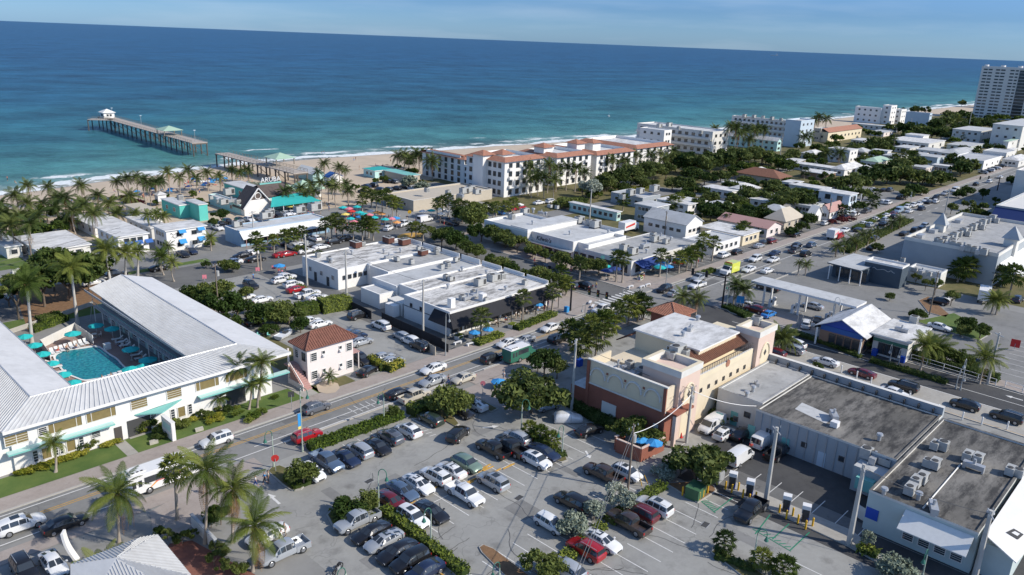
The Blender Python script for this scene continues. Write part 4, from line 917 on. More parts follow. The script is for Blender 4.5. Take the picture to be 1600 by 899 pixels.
# ---- strip shops right of the main street and the big grey hall
def right_side():
 B=Bld('dark_fronted_shop','shop with dark slate gable wall and flat silver roof beside the big hall','shop',(180,198,44.5,72),4.4)
 r,h=npt(1404,452,421,1352,1421);B.walls(M['darkwall'],r,h);B.flat(M['whiteroof'],0,.5,M['white'],r,h)
 p=[G(1292.6,410,4.0),G(1345,423,4.0),G(1388,408,4.0),G(1334,396,4.0)]
 b=MB();P=[(x,y)for x,y in p];P=P if sum(P[i][0]*P[(i+1)%4][1]-P[(i+1)%4][0]*P[i][1]for i in range(4))>0 else P[::-1];b.prism(P,3.7,4.0,M['darkwall'],M['greyroof']);B.put(b,'roof')
 xs=[q[0]for q in p];ys=[q[1]for q in p];rb=(min(xs)+3.5,max(xs)-.5,min(ys)+.6,max(ys)-.6);B.walls(M['darkwall'],rb,3.68);[B.win('w',1+k*1.9,1.5,1.5,2.0,'shop',r=rb)for k in range(int((rb[3]-rb[2]-1)/1.9))]
 for k in range(4):B.box('post',min(xs)+.4,min(xs)+.6,rb[2]+.3+k*(rb[3]-rb[2]-.8)/3,rb[2]+.5+k*(rb[3]-rb[2]-.8)/3,.02,3.69,M['white'])
 squiggle(B,(r[0]-.05,r[3]-2,h-1.2),(0,-1),8,(r[3]-r[2])*.6,.3,M['offwhite'])
 r3,h3=npt(1466,450,430,1420,1480);B.walls(M['offwhite'],r3,h3);B.flat(M['greyroof'],0,.5,M['white'],r3,h3)
 acs(h3,'the low roof beside the slate gable',[(1428,425,0),(1440,428,4),(1452,432,0),(1410,410,1),(1398,414,1)])
 r,h=npt(1549,448,402,1413,1600);a1=G(1508,337,h)[0];r=(r[0],a1,r[2],r[3])
 C=Bld('big_grey_hall','big grey hall with rows of rooftop machines and pointed corner turrets','building',r,h)
 C.walls(M['greywall']);C.flat(M['grimroof'],0,.9,M['offwhite'])
 C.box('awning_base',r[0]+3,a1,r[2]-2.5,r[2]-.02,3.0,3.3,M['white']);C.lean('awning',[(r[0]+3,r[2]-5.5,3.2),(a1,r[2]-5.5,3.2),(a1,r[2]-.05,5.4),(r[0]+3,r[2]-.05,5.4)],M['umbw'])
 for(x,y)in(G(1468,362,h),G(1579,385,h)):
  s_=3.0 if y<r[2]+2 else 2.4
  C.box('turret',x-s_/2,x+s_/2,y-s_/2,y+s_/2,.03,h+2.2,M['offwhite']);b=MB();c=[(x-s_*.7,y-s_*.7,h+2.2),(x+s_*.7,y-s_*.7,h+2.2),(x+s_*.7,y+s_*.7,h+2.2),(x-s_*.7,y+s_*.7,h+2.2)]
  for i in range(4):b.poly([c[i],c[(i+1)%4],(x,y,h+5.5)],M['greyroof'])
  b.poly(c[::-1],M['greyroof']);C.put(b,'turret_roof')
 L=[]
 for i in range(12):
  t=i/11;x,y=1468+(1555-1468)*(1-t)-5+5*t,384-(384-346)*(1-t)
  L.append((x,y,i%2,0,1.8));L.append((x+7,y+3,0,0,1.3))if i%3==0 else None
 for i in range(10):L.append((1465+i*8,381+i*2,(0,1,4)[i%3],0,1.4))
 acs(h,'the big grey hall roof',[(max(1460,x),y,*q)for x,y,*q in L])
 for k in range(4):C.box('roof_box',*(lambda p:(p[0],p[0]+3,p[1],p[1]+1.6))(G(1440+k*20,374-k*8,h)),h+.07,h+1.0,M['metal'])
 D=Bld('blue_roofed_building','grey building with deep blue awning roof at the right edge','building',*npt(1600,366,331,1556,1690))
 D.walls(M['greywall']);D.flat(M['offwhite'],0,.6,M['greywall']);q=(D.a0,D.a1,D.b0,D.b1);h=D.h
 D.lean('awning',[(D.a0-5,D.b1,h-3.0),(D.a0-5,D.b0-5,h-3.0),(D.a0-.05,D.b0,h-.1),(D.a0-.05,D.b1,h-.1)],M['navy']);D.lean('awning',[(D.a0-5,D.b0-5,h-3.0),(D.a1,D.b0-5,h-3.0),(D.a1,D.b0-.05,h-.1),(D.a0,D.b0-.05,h-.1)],M['navy'])
 E_=Bld('white_block_by_street','plain pale block at the right edge beyond the blue roof','building',*npt(1612,330,272,1588,1700));E_.walls(M['offwhite']);E_.flat(M['whiteroof'],0,.5,M['offwhite'])
right_side()
# ---- white commercial building on the plaza street
def sign_building():
 B=Bld('sign_building','white commercial building with black lettering on its plaza street wall','building',(146.5,184,104,154),6.3)
 r1,h1=npt(823,392,361,757,885);B.walls(M['offwhite'],r1,h1-.6);B.flat(M['lightgreyroof'],0,.7,M['white'],r1,h1-.6)
 rg,hg=npt(823,391,360,799,902);B.walls(M['white'],rg,hg);b=MB()
 a0,a1,y0,y1=rg;b.mesh([(a0-.2,y0-.2,hg+.3),(a1+.2,y0-.2,hg+.3),(a1+.2,y1,hg+.3),(a0-.2,y1,hg+.3),(a0-.2,y0-.2,hg),(a1+.2,y0-.2,hg),(a1+.2,y1,hg),(a0-.2,y1,hg)],[(0,1,2,3),(4,5,1,0),(7,4,0,3),(5,6,2,1)],M['lightgreyroof']);B.put(b,'roof')
 r2,h2=npt(895,408,379,824,975);B.walls(M['white'],(r2[0],r2[1],r2[2],r2[3]),h2-.8);B.flat(M['lightgreyroof'],0,1.0,M['white'],r2,h2-.8)
 B.box('facade',r2[0]-.3,r2[0]-.03,r2[2],r2[3],2.8,h2+.25,M['offwhite'],M['white'])
 B.box('canopy',r2[0]-2.2,r2[0]-.32,r2[2]-.5,r2[3],2.6,2.8,M['metal'])
 r3,h3=npt(918,411,384,896,978);B.walls(M['white'],r3,h3-.6);B.flat(M['lightgreyroof'],0,.8,M['white'],r3,h3-.6)
 for k in range(4):B.win('s',3+k*6,2.2,.9,1.0,'dark',r=r3)
 for k in range(7):B.win('w',2+k*3.2,1.4,2.2,1.8,'shop',r=r2,off=.02)
 y=r2[2]+(r2[3]-r2[2])*.62
 text_mesh('lettering',"Kilwin's",1.7,M['acdark'],B.root,(r2[0]-.36-B.a0,y-B.b0,h2-1.2),(math.pi/2,0,-math.pi/2),.04,True)
 B.box('sign_underline',r2[0]-.36,r2[0]-.31,y-1.2,y+1.0,h2-2.5,h2-2.3,M['acdark'])
 w='the white commercial building'
 acs(h1-.6,w,[(800,343,1,0,1.6),(820,335,0,0,1.5),(833,333,3,0,1.5),(846,336,4),(853,337,3),(859,325,0),(795,340,1,0,1.3),(870,327,1)]);acs(h2-.7,w+' lower roof',[(905,349,0,0,2),(930,356,0,0,2.4),(920,352,1,0,1.8),(890,367,3),(868,355,4),(950,365,3)])
 acs(hg+.3,w+' raised roof',[(832,351,3)])
sign_building()
# ---- restaurant terrace building right of it
def terrace_cafe():
 B=Bld('terrace_restaurant','low restaurant with flat grey roof and open terrace under palms','restaurant',*npt(985,432,413,912,1089))
 B.h=3.6;B.walls(M['offwhite'],h=3.6);B.flat(M['grimroof'],0,.2,M['white'],h=3.6)
 B.lean('awning',[(B.a0+1,B.b0-2.8,2.5),(B.a0+10,B.b0-2.8,2.5),(B.a0+10,B.b0-.05,3.4),(B.a0+1,B.b0-.05,3.4)],M['umbd'])
 for k in range(8):B.win('w',2+k*2.6,1.6,1.7,1.8,'shop')
 for k in range(6):B.win('s',3+k*4.5,1.6,2.2,1.8,'shop')
 acs(3.65,'the flat terrace restaurant roof',[(988,398,0,0,1.8),(975,392,0,0,1.5),(1008,388,4,0,1.5),(1022,378,0,0,1.4),(1032,376,4,0,1.6),(1040,381,0,0,1.3),(1020,372,1,0,1.5),(1048,376,3),(1010,396,3)])
terrace_cafe()
GEN=[]
def gen(name,label,cat,spec,wm,rm,roof='flat',rise=1.5,nw=3,ns=2,st=1,ws=(1.3,1.1),style='plain',parapet=.35,hh=None,over=.35,axis='a',balcony=False):
 r,h=npt(*spec)if len(spec)==5 else(spec[:4],spec[4])
 if hh:h=hh
 h=max(2.8,h)
 if r[1]-r[0]<2:r=(r[0],r[0]+6,r[2],r[3])
 if r[3]-r[2]<2:r=(r[0],r[1],r[2],r[2]+6)
 B=Bld(name,label,cat,r,h);B.walls(M[wm])
 if roof=='flat':B.flat(M[rm],0,parapet,M[wm],cap=M['white'])
 elif roof=='slab':B.flat(M[rm],over,0,M['white'])
 elif roof=='hip':B.hip(M[rm],rise,over)
 else:B.gable(M[rm],rise,axis,over,wm=M[wm])
 for k in range(st):
  z=h/st*(k+.55)
  if nw:B.winrow('w',nw,z,*ws,style)
  if ns:B.winrow('s',ns,z,*ws,style)
  if balcony:
   b=MB();z1=h/st*k+.12
   if k:b.box(r[0]-1.3,r[0]-.02,r[2]+.3,r[3]-.3,z1-.12,z1+.08,M['white']);b.box(r[0]-1.3,r[0]-1.22,r[2]+.3,r[3]-.3,z1+.08,z1+.95,M['frame']);B.put(b,'balcony')
 return B
B=gen('awning_motel','white two-storey motel with blue window awnings behind the palms','motel',(187,400,372,152,231),'white','whiteroof','slab',nw=3,ns=3,st=2)
for k in range(3):
 u=B.a0+1.5+k*(B.a1-B.a0)/3
 B.lean('awning',[(u,B.b0-.9,2.4),(u+1.8,B.b0-.9,2.4),(u+1.8,B.b0-.05,3.1),(u,B.b0-.05,3.1)],M['blueaw'])
B=gen('script_motel','white two-storey motel with script lettering and four blue window awnings','motel',(262.4,394,362,240,321),'white','whiteroof','slab',nw=3,ns=2,st=2)
L_=B.a1-B.a0
for t in(.38,.86):
 for z in(5.0,2.0):B.lean('awning',[(B.a0+L_*t-.9,B.b0-1.0,B.h/5.9*z),(B.a0+L_*t+.9,B.b0-1.0,B.h/5.9*z),(B.a0+L_*t+.9,B.b0-.1,B.h/5.9*z+.9),(B.a0+L_*t-.9,B.b0-.1,B.h/5.9*z+.9)],M['umbb'])
squiggle(B,(B.a0+1.0,B.b0-.06,B.h*.82),(1,0),5,2.2,.4,M['acdark']);squiggle(B,(B.a0+1.3,B.b0-.06,B.h*.66),(1,0),6,2.8,.4,M['acdark'])
gen('motel_annex','long white flat-roofed annex behind the script motel','building',(238,374,357,198,262),'offwhite','whiteroof','slab',nw=4,ns=2)
gen('beach_house','low house with pinkish flat roof next to the beach palms','house',(232,350,342,197,254),'white','beige','slab',nw=3,ns=2)
gen('low_white_house','low white-roofed house among palms left of the awning motel','house',(64,412,399,26,141),'offwhite','whiteroof','slab',nw=3,ns=3)
gen('low_white_house','small white-roofed house half hidden by palms at the left edge','house',(12,405,392,-30,34),'offwhite','lightgreyroof','slab',nw=2,ns=1)
gen('low_white_house','long pale house with grey roof behind the left palms','house',(150,372,357,112,196),'white','whiteroof','slab',nw=3,ns=3)
B=gen('aqua_building','bright aqua beach building with sloping flat roofs','building',(282,342,322,252,298),'aqua','lightgreyroof','slab',nw=2,ns=0,over=.2)
q=npt(312.5,346,321,290,324);B.walls(M['aqua'],*q);B.flat(M['lightgreyroof'],.2,0,M['offwhite'],*q)
gen('aqua_rear_building','aqua building behind the aqua roofs with small dark windows','building',(386,314,297,350,392),'aqua','lightgreyroof','slab',nw=2,ns=0,over=.2)
B=gen('link_building','low grey-roofed kitchen wing between the aqua buildings','building',(376,336,327,326,388),'palecyan','greyroof','flat',nw=2,ns=0)
acs(B.h,'the kitchen wing roof',[(358,305,0,0,2.6),(340,318,3,0,2),(350,320,0,0,1.5),(362,318,4,0,1.6),(372,320,1,0,1.6),(330,312,1),(379,312,0)])
ac_unit(*G(282,314,6),6.2,1,0,'white box on the aqua building roof',1.6)
def beach_cafe():
 r,h=npt(382.5,338,325,366,425);B=Bld('gabled_beach_cafe','white gabled beach cafe with brown shingle roof, round window and teal awning','restaurant',r,h)
 B.walls(M['white']);rise=HT(404,340,299)-h;B.gable(M['shingle'],rise,'b',.5,wm=M['white']);x=(r[0]+r[1])/2
 b=MB();k=.62;b.poly([(x-(r[1]-r[0])/2*k,r[2]-.05,h+rise*(1-k)),(x+(r[1]-r[0])/2*k,r[2]-.05,h+rise*(1-k)),(x,r[2]-.05,h+rise)],M['shingle']);B.put(b,'gable_panel')
 b=MB();pts=[(x+1.0*math.cos(q*math.pi/7),r[2]-.12,h+rise*.58+1.0*math.sin(q*math.pi/7))for q in range(15)];b.path(pts,.16,M['white'],5);B.put(b,'round_window')
 b=MB()
 for s_ in(-1,1):b.tube((x,r[2]-.6,h+rise+.1),(x+s_*((r[1]-r[0])/2+.5),r[2]-.6,h-.4),.22,.22,M['white'],4)
 B.put(b,'bargeboard')
 a1=r[1]+10;B.walls(M['palecyan'],(r[1]+.05,a1,r[2]+3,r[2]+16),4.2);B.lean('roof',[(r[1],r[2]+2.5,4.3),(a1+.6,r[2]+2.5,4.3),(a1-1,r[2]+9,7.0),(r[1],r[2]+9,7.0)],M['shingle'],.15);B.lean('roof',[(r[1],r[2]+9.02,7.0),(a1-1,r[2]+9.02,7.0),(a1+.6,r[2]+16.5,4.3),(r[1],r[2]+16.5,4.3)],M['shingle'],.15)
 B.lean('awning',[(r[0]+6,r[2]-5.0,2.8),(a1+4,r[2]-5.0,2.8),(a1+2.5,r[2]+2.4,4.6),(r[1]+.1,r[2]-.1,4.6)],M['tealaw'])
 for k in range(6):B.box('post',r[0]+7+k*3.4,r[0]+7.15+k*3.4,r[2]-4.8,r[2]-4.65,.02,2.8,M['white'])
 t=text_mesh('lettering','ARUBA',2.2,M['plastic'],B.root,(r[1]+5-B.a0,r[2]+9-B.b0,8.5),(math.pi/2,0,0),.12);B.box('sign_frame',r[1]+1.2,r[1]+8.8,r[2]+9.1,r[2]+9.25,7.1,7.6,M['turq'])
 acs(4.6,'the cafe awning edge',[(415,342,0,0,1.8),(421,341,1,0,2)])
beach_cafe()
B=gen('fish_restaurant','blue-walled restaurant with pale flat roof and light blue roof edge','restaurant',(377,386,364,351,514),'bluewall','lightgreyroof','flat',nw=0,ns=0,parapet=.3)
r=(B.a0,B.a1,B.b0,B.b1);h=B.h
B.lean('awning',[(r[0]-.3,r[2]-2.0,h-1.5),(r[1],r[2]-2.0,h-1.5),(r[1],r[2]-.04,h+.2),(r[0]-.3,r[2]-.04,h+.2)],M['umbw']);B.box('blue_edge',r[0],r[1],r[2]+.4,r[2]+1.7,h+.08,h+.42,M['skywall'])
for k in range(11):B.win('s',2+k*(r[1]-r[0]-3)/10.5,1.7,1.9,1.8,'shop')
for k in range(12):B.box('post',r[0]+.5+k*3,r[0]+.65+k*3,r[2]-1.9,r[2]-1.75,.02,h-1.5,M['rose'])
squiggle(B,((r[0]+r[1])/2,r[2]-2.05,h-1.0),(1,0),9,9,.3,M['skywall'])
acs(h,'the blue restaurant roof',[(371,355,0,0,1.4),(377,350,0),(366,351,3),(420,338,0,0,2),(416,340,1),(468,333,0,0,2.2),(492,330,0,0,3),(483,328,1),(410,347,3),(445,341,3)])
for i,(sp,lab)in enumerate((((470,308,295,458,489),'pale green hip-roofed pavilion left of the pier entrance'),((492,309,297,482,503),'pale green hip-roofed pavilion beside the white tents'),((444,316,303,436,462),'small pale green roofed kiosk beside the cafe lettering'))):
 gen('green_pavilion',lab,'pavilion',sp,'white','greenroof','hip',rise=2.4,nw=2,ns=2,over=1.0)
gen('white_tent','big white marquee roof beside the pier','tent',(489,284,277,463,507),'palecyan','umbw','gable',rise=1.8,nw=0,ns=0,over=.3,axis='b')
gen('blue_tent','long blue marquee on the beach edge','tent',(514,289,282,506,535),'umbw','blueaw','gable',rise=1.4,nw=0,ns=0,over=.3,axis='b')
gen('teal_shelter','teal flat beach shelter beside the car park','shelter',(586,279,272,568,612),'palecyan','tealaw','slab',nw=2,ns=2)
gen('teal_shelter','long aqua shelter above the beach car park','shelter',(640,287,279,601,656),'beige','turq','slab',nw=0,ns=2)
gen('corner_cafe','low cafe with sand-coloured flat roof behind the plaza palms','restaurant',(646,331,316,600,769),'beige','beige','flat',nw=2,ns=0,parapet=.5)
acs(4.6,'the sand-coloured cafe roof',[(667,301,1,0,1.5),(700,305,1,0,1.6),(725,303,0,0,2.2),(735,300,0,0,2),(745,304,0,0,1.6),(720,308,4)])
def villa(spec,label,n,m_,st=4,hh=None):
 r,h=npt(*spec);B=Bld('villa_block',label,'apartment building',r,h,group='villa blocks with orange tile edges');B.walls(M['white']);B.flat(M['whiteroof'],0,0,M['white'])
 a0,a1,y0,y1=r;o=.9;z=h+.07;w=2.4;up=1.3;T=M['tileorange'];b=MB()
 for q in([(a0-o,y0-o),(a1+o,y0-o),(a1-w,y0+w),(a0+w,y0+w)],[(a0-o,y1+o),(a0-o,y0-o),(a0+w,y0+w),(a0+w,y1-w)],[(a1+o,y0-o),(a1+o,y1+o),(a1-w,y1-w),(a1-w,y0+w)],[(a1+o,y1+o),(a0-o,y1+o),(a0+w,y1-w),(a1-w,y1-w)]):
  b.poly([(*q[0],z),(*q[1],z),(*q[2],z+up),(*q[3],z+up)],T);b.poly([(*q[1],z),(*q[0],z),(*q[3],z+.02),(*q[2],z+.02)],T);b.poly([(*q[3],z+up),(*q[2],z+up),(*q[2],z),(*q[3],z)][::1],M['white'])
 B.put(b,'tile_roof')
 for k in range(st):
  zz=h/st*(k+.52);B.winrow('w',n,zz,1.3,1.6,'dark');B.winrow('s',m_,zz,1.6,1.7,'dark')
  for j in range(m_):
   if j%2==0 and k:B.box('balcony',a0+1.2+(a1-a0-2.4)*(j+.5)/m_-1.2,a0+1.2+(a1-a0-2.4)*(j+.5)/m_+1.2,y0-1.0,y0-.03,zz-1.6,zz-.7,M['white'])
 return B
villa((787,309,254,729,850),'white villa block with orange tile edge nearest the cafe, four storeys',7,5)
villa((725,288,250,660,733),'white villa block with orange tile edge nearest the sea',6,2)
villa((868,292,247,812,924),'second white villa block with orange tile edge behind tall palms',4,5)
villa((930,283,243,852,990),'third white villa block with orange tile edge behind dark trees',4,6)
villa((992,268,233,905,1050),'farthest white villa block with orange tile edge',3,5)
for(x,y,lab)in((755,240,'small orange-tiled roof turret nearest the left'),(785,239,'small orange-tiled turret beside it'),(849,228,'orange-tiled turret in the middle of the villas'),(900,222,'orange-tiled turret by the sea'),(925,221,'orange-tiled turret farthest right')):
 a,y2=G(x,y+4,13.5);B=Bld('roof_turret',lab+' of the villa complex','turret',(a-2.6,a+2.6,y2-2.6,y2+2.6),14.2,0);B.walls(M['white'],z0=0);B.hip(M['tileorange'],1.5,.8,ridge='pyr')
gen('white_apartment_block','long white three-storey apartment block with gallery decks, end wall bright white','apartment building',(1110,243,208,996,1139),'offwhite','whiteroof','flat',nw=11,ns=3,st=3,ws=(1.8,1.4),style='dark',parapet=.6,balcony=True)
acs(HT(1110,243,208),'the long white apartment roof',[(1030,200,0,0,2.5),(1045,199,0,0,3),(1060,203,1,0,2),(1095,210,1,0,2)])
gen('white_apartment_block','white four-storey block behind the long apartment block by the surf','apartment building',(1035,240,205,1000,1050),'white','whiteroof','flat',nw=3,ns=2,st=3,style='dark')
gen('aqua_motel','low aqua motel with long grey gallery side','motel',(1213,237,221,1138,1221),'palecyan','whiteroof','gable',rise=1.6,nw=8,ns=2,st=2,style='dark',axis='b')
gen('beach_apartments','long cream three-storey beach apartments with roof machines','apartment building',(1230,226,191,1144,1240),'offwhite','whiteroof','flat',nw=12,ns=1,st=4,style='dark',parapet=.5,balcony=True)
acs(HT(1230,226,191),'the cream beach apartments roof',[(1163,184,0,0,2),(1178,185,0,0,2),(1192,186,1,0,2.2),(1206,188,0,0,2),(1220,190,1,0,2.4)])
gen('sky_blue_block','four-storey sky blue and white block with rounded side wall','apartment building',(1246,231,191,1228,1273),'skywall','whiteroof','flat',nw=0,ns=3,st=4,ws=(1.8,1.4),parapet=.8)
gen('mauve_motel','low mauve-grey motel beside the sky blue block','motel',(1280,222,202,1272,1296),'beige','greyroof','flat',nw=2,ns=2,st=2)
B=gen('arcaded_motel','cream motel with red tiled roof strip and row of small arches','motel',(1292,223,208,1262,1347),'cream','whiteroof','flat',nw=2,ns=9,st=1,ws=(1.6,1.2),style='dark')
B.lean('tile_roof',[(B.a0,B.b0-.5,B.h+.2),(B.a1,B.b0-.5,B.h+.2),(B.a1,B.b0+4,B.h+2.4),(B.a0,B.b0+4,B.h+2.4)],M['tileorange'])
gen('white_beach_hotel','white three-storey beach hotel with small dark windows left of the white tower block','hotel',(1373,194,170,1337,1383),'white','whiteroof','flat',nw=4,ns=1,st=3,style='dark')
gen('white_beach_hotel','tall narrow white stair block of the beach hotel','hotel',(1388,195,166,1380,1402),'white','whiteroof','flat',nw=1,ns=2,st=4,style='dark')
gen('white_beach_hotel','white hotel wing with open decks right of the stair block','hotel',(1405,194,172,1398,1417),'white','whiteroof','flat',nw=1,ns=2,st=3,style='dark')
gen('long_low_motel','long low white motel in front of the white beach hotel','motel',(1402,207,200,1331,1409),'offwhite','lightgreyroof','slab',nw=8,ns=1)
gen('pale_blue_hotel','plain pale blue-grey hotel block right of the white hotel','hotel',(1449,200,178,1416,1457),'skywall','whiteroof','flat',nw=0,ns=2,st=3)
gen('white_villa','white house with stepped roof terraces and dark windows in the middle distance','house',(1449,237,225,1387,1477),'offwhite','whiteroof','slab',nw=6,ns=2,st=1,style='dark',ws=(2,1.6))
gen('roof_room','white roof pavilion standing behind the stepped white house','house',(1440,228,213,1415,1452),'white','whiteroof','slab',nw=2,ns=1)
gen('pale_apartments','pale two-storey apartments right of the dark wood','apartment building',(1529,226,206,1489,1557),'offwhite','lightgreyroof','slab',nw=4,ns=3,st=2,style='dark')
gen('pale_apartments','pale yellow-grey apartments at the right edge below the tower','apartment building',(1590,236,198,1552,1640),'offwhite','lightgreyroof','slab',nw=3,ns=3,st=3,style='dark')
gen('pale_apartments','low pale green-roofed apartments at the right edge','apartment building',(1572,240,222,1568,1625),'offwhite','greenroof','slab',nw=0,ns=4,st=2,style='dark')
gen('long_grey_shops','long white building with dark grey flat roof beside the far street','building',(1534.5,267,253,1483,1565),'white','greyroof','flat',nw=6,ns=3,ws=(1.6,1.2),parapet=.4)
gen('long_grey_shops','pale flat-roofed building beyond the dark grey roof','building',(1570,253,240,1536,1587),'offwhite','lightgreyroof','flat',nw=3,ns=2)
gen('white_cottage','small white cottage with dark windows in front of the trees by the street','house',(1481.6,272,261,1457,1489),'offwhite','whiteroof','slab',nw=3,ns=1,style='dark')
gen('pale_cottage','pale blue-grey house behind the small white cottage','house',(1462,262,247,1436,1476),'skywall','greyroof','slab',nw=2,ns=1)
gen('white_block_house','two-storey white block house beside the palm avenue','house',(1325,256,236,1294,1341),'white','whiteroof','slab',nw=3,ns=2,st=2,over=.2)
gen('green_roof_house','house with pale green roof right of the white block house','house',(1370,266,254,1345,1393),'offwhite','greenroof','hip',rise=1.6,nw=3,ns=2)
gen('grey_house','small pale grey house behind the green roof','house',(1385,248,237,1363,1393),'offwhite','lightgreyroof','slab',nw=3,ns=1)
gen('white_hip_house','white house with bright hip roof beside the trees','house',(1318,276,269,1298,1349),'white','whiteroof','hip',rise=2,nw=2,ns=3)
gen('long_white_house','long white flat-roofed house left of the bright hip roof','house',(1305,274,266,1226,1316),'offwhite','whiteroof','slab',nw=8,ns=1)
gen('brown_wall_house','brown-walled house with white flat roof','house',(1290,283,274,1252,1306),'brownwall','whiteroof','slab',nw=2,ns=1)
gen('brown_roof_house','wide house with dark brown hip roof behind the white houses','house',(1215,290,283,1150,1234),'beige','tilebrown','hip',rise=2.6,nw=2,ns=1,over=.8)
gen('white_flat_house','white flat-roofed house in front of the brown wall','house',(1285,308,298,1233,1298),'white','whiteroof','slab',nw=3,ns=1)
B=gen('modern_house','pale blue modern house with open steel balcony frame','house',(1323,335,306,1280,1340),'skywall','whiteroof','slab',nw=2,ns=2,st=2,style='dark',ws=(1.8,1.6))
B.box('balcony',B.a0-1.2,B.a1,B.b0-1.6,B.b0-.03,3.0,3.25,M['white']);[B.box('post',a,a+.2,B.b0-1.6,B.b0-1.4,.02,B.h,M['white'])for a in(B.a0-1.2,B.a1-.2)]
gen('pink_roof_house','white house with pink tiled gable roof and small windows by the street','house',(1294,345,331,1279,1319),'white','rose','gable',rise=2,nw=2,ns=4,axis='a')
gen('long_grey_house','long low house with pale grey roof behind the pink roof','house',(1268,336,328,1238,1285),'offwhite','lightgreyroof','slab',nw=4,ns=1)
gen('white_chapel_house','tiny white gabled house with roof finial by the street','house',(1270,349,338,1262,1284),'white','offwhite','gable',rise=2.5,nw=1,ns=1,axis='b')
gen('beige_hip_house','small beige house with thatch-coloured hip roof','house',(1224,360,348,1218,1252),'beige','beige','hip',rise=3.2,nw=1,ns=2,over=.8)
gen('pale_grey_house','pale house with grey hip roof left of the thatch-coloured one','house',(1222,345,337,1188,1236),'offwhite','lightgreyroof','hip',rise=1.6,nw=3,ns=1)
gen('pink_roof_motel','long motel with dusty pink gabled roof beside the street car park','motel',(1197,372,358,1122,1221),'pink','rose','gable',rise=1.5,nw=8,ns=2,axis='b')
gen('long_white_motel','long cream motel with white roof end-on to the street','motel',(1159,385,369,1094,1187),'cream','whiteroof','slab',nw=8,ns=3,st=1)
gen('white_shop_front','low white shop with painted front right of the terrace palms','shop',(1112,400,386,1066,1157),'white','lightgreyroof','flat',nw=3,ns=5)
gen('white_gable_building','tall white gabled building with high small windows','building',(1070,376,352,1007,1098),'white','greyroof','gable',rise=2.2,nw=5,ns=3,style='dark',ws=(1.2,.7),axis='b')
gen('white_flat_building','white two-storey building with bright roof behind the gabled one','building',(1073,340,321,1027,1104),'white','whiteroof','slab',nw=4,ns=2,st=2)
gen('grey_flat_building','grey-walled flat building with pale roof left of the bright roof','building',(1022,350,325,993,1046),'greywall','lightgreyroof','slab',nw=4,ns=1,st=2)
gen('long_white_annex','long low white annex behind the lettered building','building',(963,346,335,890,970),'palecyan','whiteroof','slab',nw=8,ns=1)
gen('cluttered_roof_house','grey house with boxes on its roof by the tree-lined street','building',(1003,326,311,955,1032),'greywall','greyroof','flat',nw=4,ns=2);acs(4.5,'the grey house by the tree-lined street',[(985,306,0,0,2.5),(1000,303,0,0,2),(972,312,1,0,2),(1022,300,0,0,3)])
gen('white_house','white L-shaped house among dark trees','house',(1142,312,300,1098,1158),'white','whiteroof','slab',nw=4,ns=1)
gen('white_house','white house wing right of the L-shaped one','house',(1165,312,298,1140,1188),'white','whiteroof','hip',rise=1.5,nw=1,ns=2)
gen('white_house','small white roof half hidden in trees above the pink motel','house',(1200,328,320,1172,1220),'white','whiteroof','slab',nw=2,ns=2)
gen('white_house','pale hip-roofed house beside the hidden white roof','house',(1225,345,338,1184,1240),'offwhite','greyroof','hip',rise=1.5,nw=2,ns=2)if False else None
for sp in((1500,250,243,1466,1530),(1470,246,239,1432,1486),(1548,258,250,1520,1572),(1420,240,233,1398,1436),(1440,250,243,1412,1450),(1405,254,247,1380,1418),(1350,246,239,1330,1362),(1515,237,230,1480,1538),(1560,248,240,1540,1590),(1590,262,252,1566,1610),(1500,216,208,1478,1516),(1545,218,210,1520,1562),(1420,226,219,1400,1434),(1350,228,221,1330,1366),(1380,214,208,1360,1396),(1445,272,264,1424,1458),(1416,278,270,1396,1428),(1354,276,268,1336,1366),(1272,250,243,1252,1288),(1245,262,255,1226,1260),(1190,280,272,1168,1206),(1150,300,291,1128,1164),(1210,322,314,1190,1226),(1130,334,325,1108,1144),(1240,298,291,1222,1254)):
 gen('low_house','low pale flat-roofed house in the packed far blocks','house',sp,R_.choice(('white','offwhite','offwhite','pink','beige','palegreen')),R_.choice(('whiteroof','whiteroof','lightgreyroof','greyroof')),R_.choice(('slab','slab','hip')),rise=1.6,nw=3,ns=2,style=R_.choice(('plain','dark')))
def tower(spec,label,a1=None,w=True):
 r,h=npt(*spec);B=Bld('apartment_tower',label,'apartment tower',r,h);B.walls(M['offwhite']);B.flat(M['whiteroof'],0,1.5,M['offwhite'])
 L=r[3]-r[2];n=16;fl=h/n;b=MB()
 def wb(y0,y1,k):b.box(r[0]-.12,r[0]-.01,r[3]-y1,r[3]-y0,fl*k+fl*.32,fl*k+fl*.74,M['glass'])
 cols=[(1.5,4),(4.6,7),(9.2,11.7),(12.3,15),(18,20.5),(21.3,23)];s_=L/50.0 if L>30 else 1
 for k in range(n):
  for c in cols:wb(c[0]*s_*1.2,c[1]*s_*1.2,k)
  for c in((37,38.5),(40,41.5),(44,46)):wb(c[0]*s_,c[1]*s_,k)
 B.put(b,'windows','stuff');b=MB()
 b.box(r[0]-.1,r[0]-.005,r[3]-36*s_,r[3]-28.5*s_,1,h-1,M['glass'])
 for k in range(n):b.box(r[0]-1.4,r[0]-.11,r[3]-36*s_,r[3]-28.5*s_,fl*k+fl*.9,fl*k+fl*1.02,M['metal'])
 B.put(b,'balcony_stack','stuff');b=MB()
 for k in range(n):b.box(r[0]+1,r[1]-1,r[2]-1.4,r[2]-.02,fl*k+fl*.88,fl*k+fl,M['white'])
 B.put(b,'balcony_decks','stuff');b=MB()
 for q in range(3):b.tube((r[0]+3,r[3]-3-q*14,h),(r[0]+3,r[3]-3-q*14,h+3),2,2,M['white'],10)
 B.put(b,'roof_tanks')
T0=G(1518,183);hT=HT(1518,183,106)
